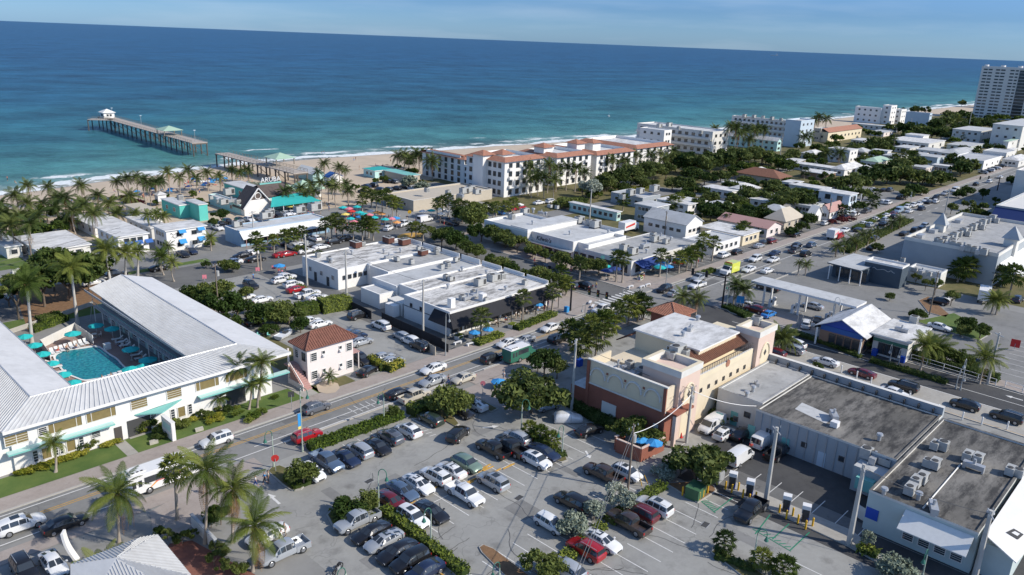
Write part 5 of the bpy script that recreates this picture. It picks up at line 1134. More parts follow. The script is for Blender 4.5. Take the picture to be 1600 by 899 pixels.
tower_r=(T0[0],T0[0]+18,T0[1]-56,T0[1])
def npt_id(r,h):return r,h
_npt=npt
def npt(*s):
 return(s[0],s[1])if len(s)==2 else _npt(*s)
tower((tower_r,hT),'white sixteen-storey apartment tower with a dark glazed balcony stripe at the right edge')
Q0=G(1592,176);tower(((Q0[0]+60,Q0[0]+80,Q0[1]-40,Q0[1]),HT(1592,176,90)),'taller apartment tower peeking out behind the nearer one at the right edge')
# ---- bottom left: house with corrugated white roof, and its sign
def corrugated():
 h=3.6;c=[G(110,880,h),G(214,840,h),G(244,836,h),G(297,899,h)]
 a0,b1=G(110,880,h);a1,_=G(244,836,h);b0=G(297,899,h)[1]
 a0,a1,b0,b1=min(a0,20),a1,b0-4,c[1][1]
 P=[(x,y)for x,y in(G(110,882,h),G(190,848,h+.1),G(243,836,h+.4),G(305,905,h+.4),G(330,960,h),G(130,1000,h))]
 B=Bld('corrugated_roof_house','building with white corrugated metal roof and shaded palms at the bottom left','building',(a0,a1,b0,b1),h)
 ap=G(181,871,4.3)
 b=MB();cc=[(*G(110,882,h),h),(*G(215,841,h),h),(*G(246,835,h),h),(*G(300,900,h),h),(*G(340,960,h),h),(*G(110,990,h),h)]
 A_=(*ap,4.25)
 for i in range(6):b.poly([cc[(i+1)%6],cc[i],A_],M['ribroof'])
 B.put(b,'roof');rb=MB()
 for i in range(5):
  p,q=Vector(cc[i]),Vector(cc[i+1]);L=(q-p).length;n=int(L/.3)
  mid=(p+q)/2;up=(Vector(A_)-mid)
  for k in range(1,n):
   t=k/n;s=p.lerp(q,t);e=s+up*(1-abs(t-.5)*2)*.97
   rb.tube(s+Vector((0,0,.03)),e+Vector((0,0,.03)),.06,.06,M['ribroof'],4,False)
 B.put(rb,'corrugation','stuff')
 b=MB();W_=[(x*.97+ap[0]*.03,y*.97+ap[1]*.03)for x,y,_ in cc];W_=W_[::-1]if sum(W_[i][0]*W_[(i+1)%6][1]-W_[(i+1)%6][0]*W_[i][1]for i in range(6))<0 else W_;b.prism(W_,0,h-.05,M['offwhite']);B.put(b,'wall')
 r=root('curved_pylon',*G(121,876));tag(r,'white curved free-standing pylon beside the corrugated roof','sign');b=MB();H0=HT(121,876,830)
 x0,y0=G(121,876);pts=[]
 for k in range(9):t=k/8;pts.append((-.5*math.sin(t*math.pi*.9)-(.8*t*t),.0,H0*t))
 for k in range(8):
  p,q=pts[k],pts[k+1];b.mesh([(p[0]-.12,-.45,p[2]),(p[0]+.12,-.45,p[2]),(p[0]+.12,.45,p[2]),(p[0]-.12,.45,p[2]),(q[0]-.12,-.45,q[2]),(q[0]+.12,-.45,q[2]),(q[0]+.12,.45,q[2]),(q[0]-.12,.45,q[2])],[(0,1,5,4),(1,2,6,5),(2,3,7,6),(3,0,4,7),(4,5,6,7)],M['white'])
 b.build('pylon_panel',r,rz=-.6)
 r=root('boundary_wall',*G(310,830));tag(r,'grey garden wall beside the red paved passage','wall');b=MB();p,q=G(301,822),G(338,862);d=Vector((q[0]-p[0],q[1]-p[1]));o=G(310,830)
 b.box(0,d.length,-.12,.12,0,1.5,M['offwhite']);b.build('wall_panel',r,(p[0]-o[0],p[1]-o[1],0),math.atan2(d.y,d.x));b=MB();b.box(-.1,d.length+.1,-.18,.18,1.5,1.6,M['greyroof']);b.build('coping',r,(p[0]-o[0],p[1]-o[1],0),math.atan2(d.y,d.x))
corrugated()
# ---- pier
def pier():
 def seg(label,p,q,wd,h0,name,breaks=()):
  A_,B_=G(*p,h0),G(*q,h0);d=Vector((B_[0]-A_[0],B_[1]-A_[1]));L=d.length;rz=math.atan2(d.y,d.x)
  r=root(name,*A_,0,rz);tag(r,label,'pier')
  b=MB();b.box(0,L,-wd/2,wd/2,h0-.35,h0,M['deck']);b.build('deck',r)
  b=MB();n=int(L/6)
  for i in range(n+1):
   for s in(-1,1):b.tube((i*L/n,s*(wd/2-.4),-4),(i*L/n,s*(wd/2-.4),h0-.35),.28,.28,M['pile'],6)
   b.box(i*L/n-.2,i*L/n+.2,-wd/2,wd/2,h0-.8,h0-.36,M['pile'])
   if i<n and i%2==0:b.tube((i*L/n,-wd/2+.4,-.5),(i*L/n,wd/2-.4,h0-.8),.12,.12,M['pile'],5)
  b.build('pile',r,kind='stuff')
  b=MB()
  for s in(-1,1):
   y=s*(wd/2-.1);b.box(0,L,y-.05,y+.05,h0+1.0,h0+1.1,M['wood']);b.box(0,L,y-.03,y+.03,h0+.5,h0+.57,M['wood'])
   for i in range(int(L/2.4)):b.box(i*2.4,i*2.4+.1,y-.05,y+.05,h0,h0+1.0,M['wood'])
  b.build('railing',r);return r,L
 seg('broken outer section of the wooden fishing pier standing in the sea',(312,223),(163,182),7,5.5,'fishing_pier')
 seg('inner section of the wooden fishing pier leaving the beach',(470,270),(347,239),6,5.0,'fishing_pier')
 seg('cross arm at the seaward head of the wooden pier',(176,187),(140,186),6,5.5,'fishing_pier')
 for(x,y,s,rm,lab)in((168,184,5.5,'umbw','small white hut with white hip roof on the pier head'),(265,211,8,'greenroof','green-roofed shelter midway on the outer pier'),(438,256,7.5,'greenroof','green-roofed pier house at the start of the pier')):
  a,b_=G(x,y,5.5);B=Bld('pier_hut',lab,'hut',(a-s/2,a+s/2,b_-s/2,b_+s/2),8.3 if s<7 else 7.9,5.55)
  if rm=='greenroof':
   for p in((B.a0,B.b0),(B.a1,B.b0),(B.a0,B.b1),(B.a1,B.b1)):B.box('post',p[0]-.15,p[0]+.15,p[1]-.15,p[1]+.15,5.55,7.9,M['wood'])
  else:B.walls(M['white']);B.winrow('s',2,7,.9,.9,'dark');B.winrow('w',2,7,.9,.9,'dark')
  B.hip(M[rm],1.8,.7,ridge='pyr')
 for x,y in((221,197),(305,222),(176,184)):
  a,b_=G(x,y,5.5);r=root('pier_lamp',a,b_,5.5);b=MB();b.tube((0,0,0),(0,0,5),.12,.09,M['polegrey'],6);b.build('pole',r);b=MB();b.box(-.5,.5,-.2,.2,5,5.25,M['skywall']);b.build('lamp_head',r);tag(r,'slim lamp post on the wooden pier','lamp post','lamp posts on the pier')
pier()
# ==== VEGETATION
rng=np.random.default_rng(11)
def quads_mesh(name,C,U,V,mats,mi=None):
 """leaf quads: centres C, half-vectors U and V"""
 n=len(C);v=np.empty((n,4,3));v[:,0]=C-U-V;v[:,1]=C+U-V*.35;v[:,2]=C+U*.6+V;v[:,3]=C-U*.7+V*.5
 me=bpy.data.meshes.new(name);me.from_pydata(v.reshape(-1,3).tolist(),[],np.arange(n*4).reshape(n,4).tolist())
 for m in mats:me.materials.append(m)
 if mi is not None:me.polygons.foreach_set('material_index',mi)
 me.update();return me
def rand_unit(n):
 v=rng.normal(size=(n,3));return v/np.linalg.norm(v,axis=1,keepdims=True)
def crown_mesh(name,m,n=1700,leaf=.085,flat=.75,clumps=22,spread=.72,cr=.36,seedshape=0,m2=None):
 cc=rand_unit(clumps)*(rng.uniform(.35,1,(clumps,1))**.5)*spread;cc[:,2]=np.abs(cc[:,2])*flat*1.1-.22*flat
 k=rng.integers(0,clumps,n);rad=cr*rng.uniform(.65,1.25,clumps)
 cc[:,2]-=.12*flat;P=cc[k]+rand_unit(n)*(rng.uniform(.25,1,(n,1))**.45)*rad[k][:,None]*np.array([1,1,.72])
 N=rand_unit(n)+(P-cc[k])*1.6+np.array([0,0,.35]);N/=np.linalg.norm(N,axis=1,keepdims=True)
 T=np.cross(N,rand_unit(n));T/=np.linalg.norm(T,axis=1,keepdims=True);Bv=np.cross(N,T);s=leaf*rng.uniform(.6,1.35,(n,1))
 return quads_mesh(name,P,T*s,Bv*s*.62,[m]+([m2]if m2 else[]),(rng.random(n)<.25).astype(int).tolist()if m2 else None)
def limbs_mesh(name,k=6,spread=.55,top=.9):
 b=MB();b.tube((0,0,-.02),(.02,.01,.42),.05,.036,M['bark'],7)
 for i in range(k):
  t=2*math.pi*i/k+R_.uniform(-.3,.3);s=R_.uniform(.6,1)*spread;h0=R_.uniform(.28,.42)
  p1=(.02+s*.45*math.cos(t),s*.45*math.sin(t),h0+.22);p2=(s*math.cos(t),s*math.sin(t),top*R_.uniform(.7,1));b.tube((.015,.01,h0),p1,.027,.018,M['bark'],5);b.tube(p1,p2,.018,.007,M['bark'],4)
 return b.data(name)
CROWN={k:[crown_mesh('tree_crown',M[a],n=int(n*(1.1,.62,.9,.75,1.0)[_]),leaf=lf*(1,1.1,.9,1.05,1)[_],flat=fl*(1,.85,1.1,.9,1.05)[_],clumps=(22,12,30,16,20)[_],cr=(.36,.30,.30,.34,.38)[_],spread=(.72,.85,.75,.8,.7)[_],m2=M[b]if b else None)for _ in range(q)]for k,(a,b,n,lf,fl,q)in{'leaf':('leaf','leafd',2300,.075,.72,5),'dark':('leafd','leaf',2000,.08,.75,4),'silver':('leafg',None,1900,.085,.8,3),'bright':('leafb','leaf',1300,.085,.75,3),'far':('leafd','leaf',700,.13,.72,5),'yellow':('leafy','leafb',900,.10,.6,2),'purple':('leafp',None,900,.10,.6,2)}.items()}
LIMB=[limbs_mesh('tree_trunk')for _ in range(4)]
KL={'leaf':'green bushy tree','dark':'dark green tree','silver':'silvery grey-green tree','bright':'bright green shrub','far':'dark green tree','yellow':'yellow-green shrub','purple':'dark red-leaved shrub'}
def tree(bx,by,rpx,cy,where,kind='leaf',cat='tree',name=None):
 """bx,by: foot in the photo; rpx: crown half-width in photo pixels; cy: row of the crown's centre"""
 x,y=G(bx,by);d=(Vector((x,y,-CAMH))).dot(CF);r=rpx*d/FPX;hc=max(r*.5,HT(bx,by,cy));r*=1.12 if kind in('leaf','silver')else 1.28 if kind in('dark','far')else 1.25;
 o=root(name or('shrub' if kind in('bright','yellow','purple')else 'tree'),x,y,0,R_.uniform(0,6.28))
 c=inst('crown',R_.choice(CROWN[kind]),o,(0,0,hc),R_.uniform(0,6.28),scale=(r,r,min(r*1.05,max(hc*1.3,r*.6))))
 inst('trunk',R_.choice(LIMB),o,(0,0,0),0,scale=(r*1.0,r*1.0,hc*1.15))
 tag(o,KL[kind]+' '+where,cat if kind not in('bright','yellow','purple')else 'shrub',x=bx);return o
# ---- hedges: leafy surface over a dark core
def hedge(p0,p1,w,h,where,m='leaf',look='clipped green hedge',dens=26,name='hedge'):
 A_,B_=(Vector(G(*p0)),Vector(G(*p1)));d=B_-A_;L=d.length;n=int(dens*L*(w+2*h));n=min(n,9000)
 F=rng.integers(0,4,n);P=np.zeros((n,3));N=np.zeros((n,3));u=rng.uniform(0,L,n);q=rng.uniform(-1,1,n);t=rng.random(n)
 bump=.10*np.sin(u*2.3)+.07*np.sin(u*5.1+q*3)
 top=F<=1;P[:,0]=u;P[top,1]=q[top]*w/2;P[top,2]=h+bump[top];N[top]=(0,0,1)
 for k,s in((2,-1),(3,1)):
  f=F==k;P[f,1]=s*(w/2+bump[f]);P[f,2]=t[f]*h;N[f]=(0,s,.3)
 P+=rng.normal(size=(n,3))*.05;N+=rng.normal(size=(n,3))*.55;N/=np.linalg.norm(N,axis=1,keepdims=True)
 T=np.cross(N,rand_unit(n));T/=np.linalg.norm(T,axis=1,keepdims=True);Bv=np.cross(N,T);s=.15*rng.uniform(.6,1.3,(n,1))
 o=root(name,A_.x,A_.y,0,math.atan2(d.y,d.x));inst('leaves',quads_mesh('hedge_leaves',P,T*s,Bv*s*.7,[M[m],M['leafd']],(rng.random(n)<.2).astype(int).tolist()),o)
 b=MB();b.box(.1,L-.1,-w/2+.12,w/2-.12,0,h-.12,M['leafd']);b.build('branches',o)
 tag(o,look+' '+where,'hedge',x=(p0[0]+p1[0])/2);return o
# ---- palms
def frond_mesh(name,L=3.4,droop=1.0,lm=None,lw=.055,n=24,up=.35,ll=.75):
 b=MB();lm=lm or M['frond'];pts=[]
 for i in range(9):
  t=i/8;pts.append(Vector((L*(t-.14*droop*t*t),0,L*(up*t-.62*droop*t*t))))
 b.path(pts,[.045*(1-.85*i/8)for i in range(9)],lm,3)
 def at(t):
  k=min(7,int(t*8));f=t*8-k;return pts[k].lerp(pts[k+1],f)
 for i in range(n):
  t=.12+.88*i/(n-1);p=at(t);tg=(at(min(1,t+.03))-at(max(0,t-.03))).normalized();ln=ll*(math.sin(math.pi*min(1,.18+.80*t))**.7)*R_.uniform(.85,1.1)
  for s in(-1,1):
   d=(tg*.75+Vector((0,s,-.28*droop+R_.uniform(-.12,.12)))).normalized();w=tg*lw
   m1=p+d*ln*.55+Vector((0,0,.0));e=p+d*ln+Vector((0,0,-.28*ln*droop))
   b.poly([p-w,p+w,m1+w*1.2,m1-w*1.2],lm);b.poly([m1-w*1.2,m1+w*1.2,e],lm)
 return b
def merge(mb,src,mtx):
 i=len(mb.v);mb.v+=[tuple(mtx@Vector(v))for v in src.v]
 for f,k in zip(src.f,src.mi):mb.f.append(tuple(i+j for j in f));mb.mi.append(mb._m(src.mats[k]))
FR={'green':[frond_mesh('frond',3.5,d,M['frond'],n=26,lw=.036,ll=.85)for d in(.6,.95,1.25)],'dark':[frond_mesh('frond',3.4,d,M['frondd'],n=20,lw=.045,ll=.8)for d in(.65,1.0,1.3)],'dry':[frond_mesh('frond',3.1,1.5,M['frondbr'],up=-.05,n=20,lw=.022)]}
FRD={k:[b.data('frond')for b in v]for k,v in FR.items()}
def frond_set(n,young=.5):
 out=[]
 for i in range(n):
  az=i*2.399+R_.uniform(-.2,.2);t=i/(n-1);el=math.radians(62-95*t**1.15+R_.uniform(-7,7));out.append((az,el,t))
 return out
def palm_crown(name,pal='dark',n=20,dry=0,lo=True):
 b=MB()
 for az,el,t in frond_set(n):
  src=FR[pal][0 if t<.35 else 1 if t<.7 else 2];mtx=Matrix.Rotation(az,4,'Z')@Matrix.Rotation(-el*.8,4,'Y')@Matrix.Rotation(R_.uniform(-.5,.5),4,'X')@Matrix.Scale(R_.uniform(.85,1.08),4);merge(b,src,mtx)
 for i in range(dry):
  merge(b,FR['dry'][0],Matrix.Rotation(R_.uniform(0,6.28),4,'Z')@Matrix.Rotation(R_.uniform(.5,.9),4,'Y'))
 for i in range(5):
  a=R_.uniform(0,6.28);b.box(.2*math.cos(a)-.1,.2*math.cos(a)+.1,.2*math.sin(a)-.1,.2*math.sin(a)+.1,-.25,-.02,M['frondbr'])
 return b.data(name)
def fan_crown(name,n=30,lm=None):
 """sabal palm: round head of folded fan leaves"""
 lm=lm or M['frond'];b=MB()
 for i in range(n):
  az=i*2.399;t=i/(n-1);el=math.radians(75-125*t);s=1.25*R_.uniform(.85,1.1);d=Vector((math.cos(az)*math.cos(el),math.sin(az)*math.cos(el),math.sin(el)))
  c=d*s;b.tube((0,0,0),c,.03,.02,lm,3,False);side=d.cross(Vector((0,0,1))).normalized();upv=side.cross(d).normalized()
  k=9
  for j in range(k):
   a=(j/(k-1)-.5)*3.6;r=1.0*(1-.12*abs(j-4)/4)*R_.uniform(.85,1.1);e=c+(d*math.cos(a)+side*math.sin(a))*r-Vector((0,0,.32*r))+upv*.1;w=(side*math.cos(a)-d*math.sin(a))*.11
   m1=c.lerp(e,.55)+upv*.12;b.poly([c,m1+w,e],lm);b.poly([c,e,m1-w],lm)
 return b.data(name)
PC_={'coco':[palm_crown('palm_crown','dark',23,2)for _ in range(4)],'cocog':[palm_crown('palm_crown','green',24,1)for _ in range(3)],'royal':[palm_crown('palm_crown','green',24,0)for _ in range(2)],'sabal':[fan_crown('palm_crown',30,M['frond']),fan_crown('palm_crown',26,M['frondd'])]}
def trunk_mesh(bend,r0,r1,m,bulge=0,n=9):
 b=MB();pts=[];rr=[]
 for i in range(n):
  t=i/(n-1);pts.append(Vector((bend*(t*(1-t))*2,0,t)));rr.append(r0+(r1-r0)*t+bulge*math.exp(-((t-.25)/.2)**2)+(.5*r0 if i==0 else 0))
 v=[];K=8
 for p,r in zip(pts,rr):
  for q in range(K):v.append((p.x+r*math.cos(2*math.pi*q/K),r*math.sin(2*math.pi*q/K),p.z))
 b.mesh(v,[(i*K+q,i*K+(q+1)%K,(i+1)*K+(q+1)%K,(i+1)*K+q)for i in range(n-1)for q in range(K)],m);return b.data('palm_trunk',True)
TR={'coco':[trunk_mesh(b,.17,.11,M['trunk'])for b in(.0,.6,-.7)],'sabal':[trunk_mesh(0,.2,.17,M['trunk']),trunk_mesh(.2,.2,.17,M['trunk'])],'royal':[trunk_mesh(0,.27,.2,M['royal'],.06)]}
PL={'coco':'coconut palm','cocog':'green coconut palm','royal':'royal palm with thick pale trunk','sabal':'round-headed fan palm'}
def palm(bx,by,cy,where,kind='coco',s=1.0,cx=None,parts=False,dry=0):
 x,y=G(bx,by);h=max(1.5,HT(bx,by,cy));o=root('palm_tree',x,y,0,0);rz=R_.uniform(0,6.28)
 lean=Vector((0,0,0))
 if cx is not None:
  d=(Vector((x,y,h-CAMH))).dot(CF);off=(cx-PX(x,y,h)[0])*d/FPX;lean=Vector((CR.x,CR.y,0))*off
 tk='royal' if kind=='royal' else 'sabal' if kind=='sabal' else 'coco'
 t=inst('trunk',R_.choice(TR[tk]),o,(0,0,0));t.scale=(1,1,h)
 if lean.length>.01:
  q=Vector((lean.x,lean.y,h)).to_track_quat('Z','Y');t.rotation_mode='QUATERNION';t.rotation_quaternion=q;t.scale=(1,1,math.hypot(lean.length,h))
 top=(lean.x,lean.y,h)
 if kind=='royal':b=MB();b.tube((0,0,0),(0,0,1.5),.2,.12,M['leafb'],8);b.build('crownshaft',o,top);top=(lean.x,lean.y,h+1.3)
 if parts:
  pal='green'
  for az,el,tt in frond_set(21):
   f=inst('frond',FRD[pal][0 if tt<.35 else 1 if tt<.7 else 2],o,top);f.rotation_mode='QUATERNION';f.rotation_quaternion=(Matrix.Rotation(az+rz,3,'Z')@Matrix.Rotation(-el*.8,3,'Y')@Matrix.Rotation(R_.uniform(-.5,.5),3,'X')).to_quaternion();f.scale=(s*R_.uniform(.9,1.1),)*3
  for i in range(dry):
   f=inst('frond',FRD['dry'][0],o,(top[0],top[1],top[2]-.2));f.rotation_mode='QUATERNION';f.rotation_quaternion=(Matrix.Rotation(R_.uniform(0,6.28),3,'Z')@Matrix.Rotation(R_.uniform(.3,.8),3,'Y')).to_quaternion();f.scale=(s,)*3
  b=MB()
  for i in range(6):a=R_.uniform(0,6.28);b.tube((.15*math.cos(a),.15*math.sin(a),-.1),(.3*math.cos(a),.3*math.sin(a),-.4),.1,.13,M['frondbr'],6)
  b.build('coconuts',o,top)
 else:
  inst('crown',R_.choice(PC_[kind]),o,top,rz,scale=s)
 tag(o,PL[kind]+' '+where,'palm tree',x=bx);return o
palm(186,848,771,'with yellowing fronds between the shuttle bus and the corrugated roof','cocog',1.15,183,True,3)
palm(320,850,735,'with drooping brown fronds right of the shuttle bus','cocog',1.12,322,True,6)
palm(363,848,765,'with many dry brown fronds at the lot entrance','cocog',1.1,364,True,9)
palm(395,893,823,'leaning over the garden wall at the bottom','cocog',1.15,397,True,8)
palm(277,812,731,'slim and dark standing before the shuttle bus','sabal',1.0,273)
palm(160,905,889,'half cut by the lower edge before the corrugated roof','cocog',.9,158,True,1)
for bx,by,cy,cx,k,s in((375,629,573,371,'cocog',.82),(405,625,566,409,'cocog',.82),(389,640,602,393,'cocog',.55),(402,637,597,407,'cocog',.55),(345,640,623,341,'cocog',.6),(52,712,657,46,'cocog',.55),(87,738,693,83,'cocog',.6),(40,712,683,38,'cocog',.5)):palm(bx,by,cy,'in the hotel front garden',k,s,cx)
palm(512,601,590,'in the sand circle before the pink house','cocog',.5,515)
for bx,by,cy,cx,s in((50,537,455,43,1.25),(121,506,429,112,1.25),(173,446,400,166,1.3),(196,441,405,196,1.2),(215,433,402,216,.9)):palm(bx,by,cy,'behind the hotel courtyard','royal',s,cx)
for L_,w_,k_,s_ in((((48,326,291),(80,326,293),(130,318,290),(155,320,306),(186,313,284),(202,315,279),(217,315,277),(229,322,282),(235,322,288),(246,320,286),(254,305,283),(265,309,269),(282,306,278),(297,305,267),(308,303,278),(325,299,270),(344,299,276),(363,284,266),(375,284,270),(388,290,266)),'on the sand behind the beach','coco',1.05),(((12,372,335),(30,345,306),(48,350,318),(70,342,318),(90,352,325),(105,340,311),(118,365,330),(150,375,335),(135,352,322),(173,340,318),(183,352,335),(25,400,352),(55,404,350),(5,350,320),(64,372,338),(205,330,308),(90,330,310),(110,362,345),(152,352,330),(2,395,360),(35,372,340),(128,338,318)),'in the thicket behind the beach','coco',1.2),(((213,354,334),(235,372,337),(258,372,338),(246,362,335),(265,410,386),(256,430,402),(272,440,410),(253,425,396),(330,392,372)),'beside the white motels','cocog',.8),(((408,422,384),(428,396,374),(446,391,368),(459,388,366),(403,418,372),(472,384,362)),'in the row before the blue-walled restaurant','sabal',1.0),(((507,287,256),(531,292,262),(498,300,270),(540,290,266),(502,318,285),(515,322,290),(487,310,288),(470,318,295),(455,322,298),(447,328,300),(525,324,292),(478,325,304),(545,322,298),(520,312,285),(492,322,300),(541,305,288)),'among the umbrellas of the beach plaza','coco',.95),(((518,376,347),(526,374,343),(535,376,352),(552,379,356),(566,377,354),(571,374,346),(583,376,354),(576,372,348),(509,374,350)),'clustered behind the restaurant block','sabal',1.1),(((597,342,306),(613,345,314),(580,325,304),(588,330,308),(572,318,300),(604,326,304),(566,330,312),(620,342,318)),'along the plaza before the sand-coloured cafe','sabal',1.15),(((683,343,318),(691,341,315),(700,339,310),(717,343,320),(728,345,322),(711,347,322),(760,342,324),(775,338,322),(802,333,317),(790,336,322),(770,345,326),(740,338,324)),'along the sand-coloured cafe front','sabal',1.1),(((643,371,355),(661,376,358),(650,374,354)),'on the yellow-edged round island in the plaza street','sabal',.9),(((655,268,242),(668,270,243),(640,272,250),(632,264,243),(648,264,244),(622,262,244),(675,282,253)),'in front of the seaward villa block','coco',1.5),(((827,305,262),(830,309,280),(855,302,258),(868,300,264),(884,298,262),(898,300,263),(850,310,277),(865,312,282),(912,298,270),(840,306,278)),'before the second villa block','coco',1.25),(((942,280,250),(955,282,250),(992,270,243),(1014,272,242),(1030,265,240),(1050,262,236),(1035,275,250),(1045,270,247),(975,278,252)),'before the farthest villa block','coco',1.35),(((751,531,496),(816,502,464),(862,488,455)),'on the corner terrace of the restaurant block','sabal',1.1),(((962,441,402),(972,442,404),(1030,433,400),(1060,427,402),(1080,420,394),(1096,409,374),(1112,408,379),(1072,424,400),(1088,418,392),(876,447,425),(884,462,442),(905,438,412)),'around the open restaurant terraces','sabal',1.15),(((903,556,520),(920,548,508),(940,535,500),(962,520,488),(981,508,478),(996,503,474),(906,566,535),(948,528,504),(1005,500,478),(890,548,515),(930,560,525)),'in the row along the yellow stucco building','sabal',1.35),(((1087,492,467),(1064,492,464),(1146,477,446),(1160,482,453),(1216,548,524),(1222,552,530)),'by the petrol station corner','coco',1.05),(((1246,430,411),(1258,431,413)),'in the small bed by the petrol station','coco',.6),(((1548,491,470),(1556,492,468)),'in the strip of the right car park','cocog',.9),(((1496,441,420),(1506,441,417),(1575,470,428),(1563,448,430)),'against the big grey hall','sabal',1.7),(((1438,578,540),(1530,600,560),(1453,560,538),(1462,566,545)),'behind the fence of the cross street','cocog',1.1),(((828,684,672),(843,693,678),(861,701,687)),'in the narrow island of the car park','sabal',.75),(((1130,863,850),(1188,891,877),(1222,905,893)),'in the kerbed island at the bottom','sabal',.8),(((1145,250,200),(1137,240,198),(1150,246,210),(1160,242,204),(1174,238,203),(1190,235,203),(1180,232,202),(1116,205,202),(1277,205,183),(1289,206,186),(1272,202,188),(1255,232,214),(1262,228,212),(1288,256,240),(1310,258,240),(1168,243,218)),'among the beachfront apartment blocks','coco',1.7),(((1366,314,303),(1362,326,315),(1315,340,330),(1160,372,358),(1155,376,364),(973,330,312),(1408,258,240),(1425,262,242),(1395,265,248),(1348,262,246),(1060,330,312),(1050,335,316),(1256,280,268),(1190,345,330)),'among the low white houses','sabal',1.4),(((1318,398,380),(1330,392,375),(1345,385,368),(1355,384,366),(1368,378,362),(1306,402,386),(1336,396,380),(1392,362,348),(1405,358,344)),'on the median strip of the main street','coco',.85),):
 for p in L_:palm(*p,w_,k_,s_*R_.uniform(.88,1.1))
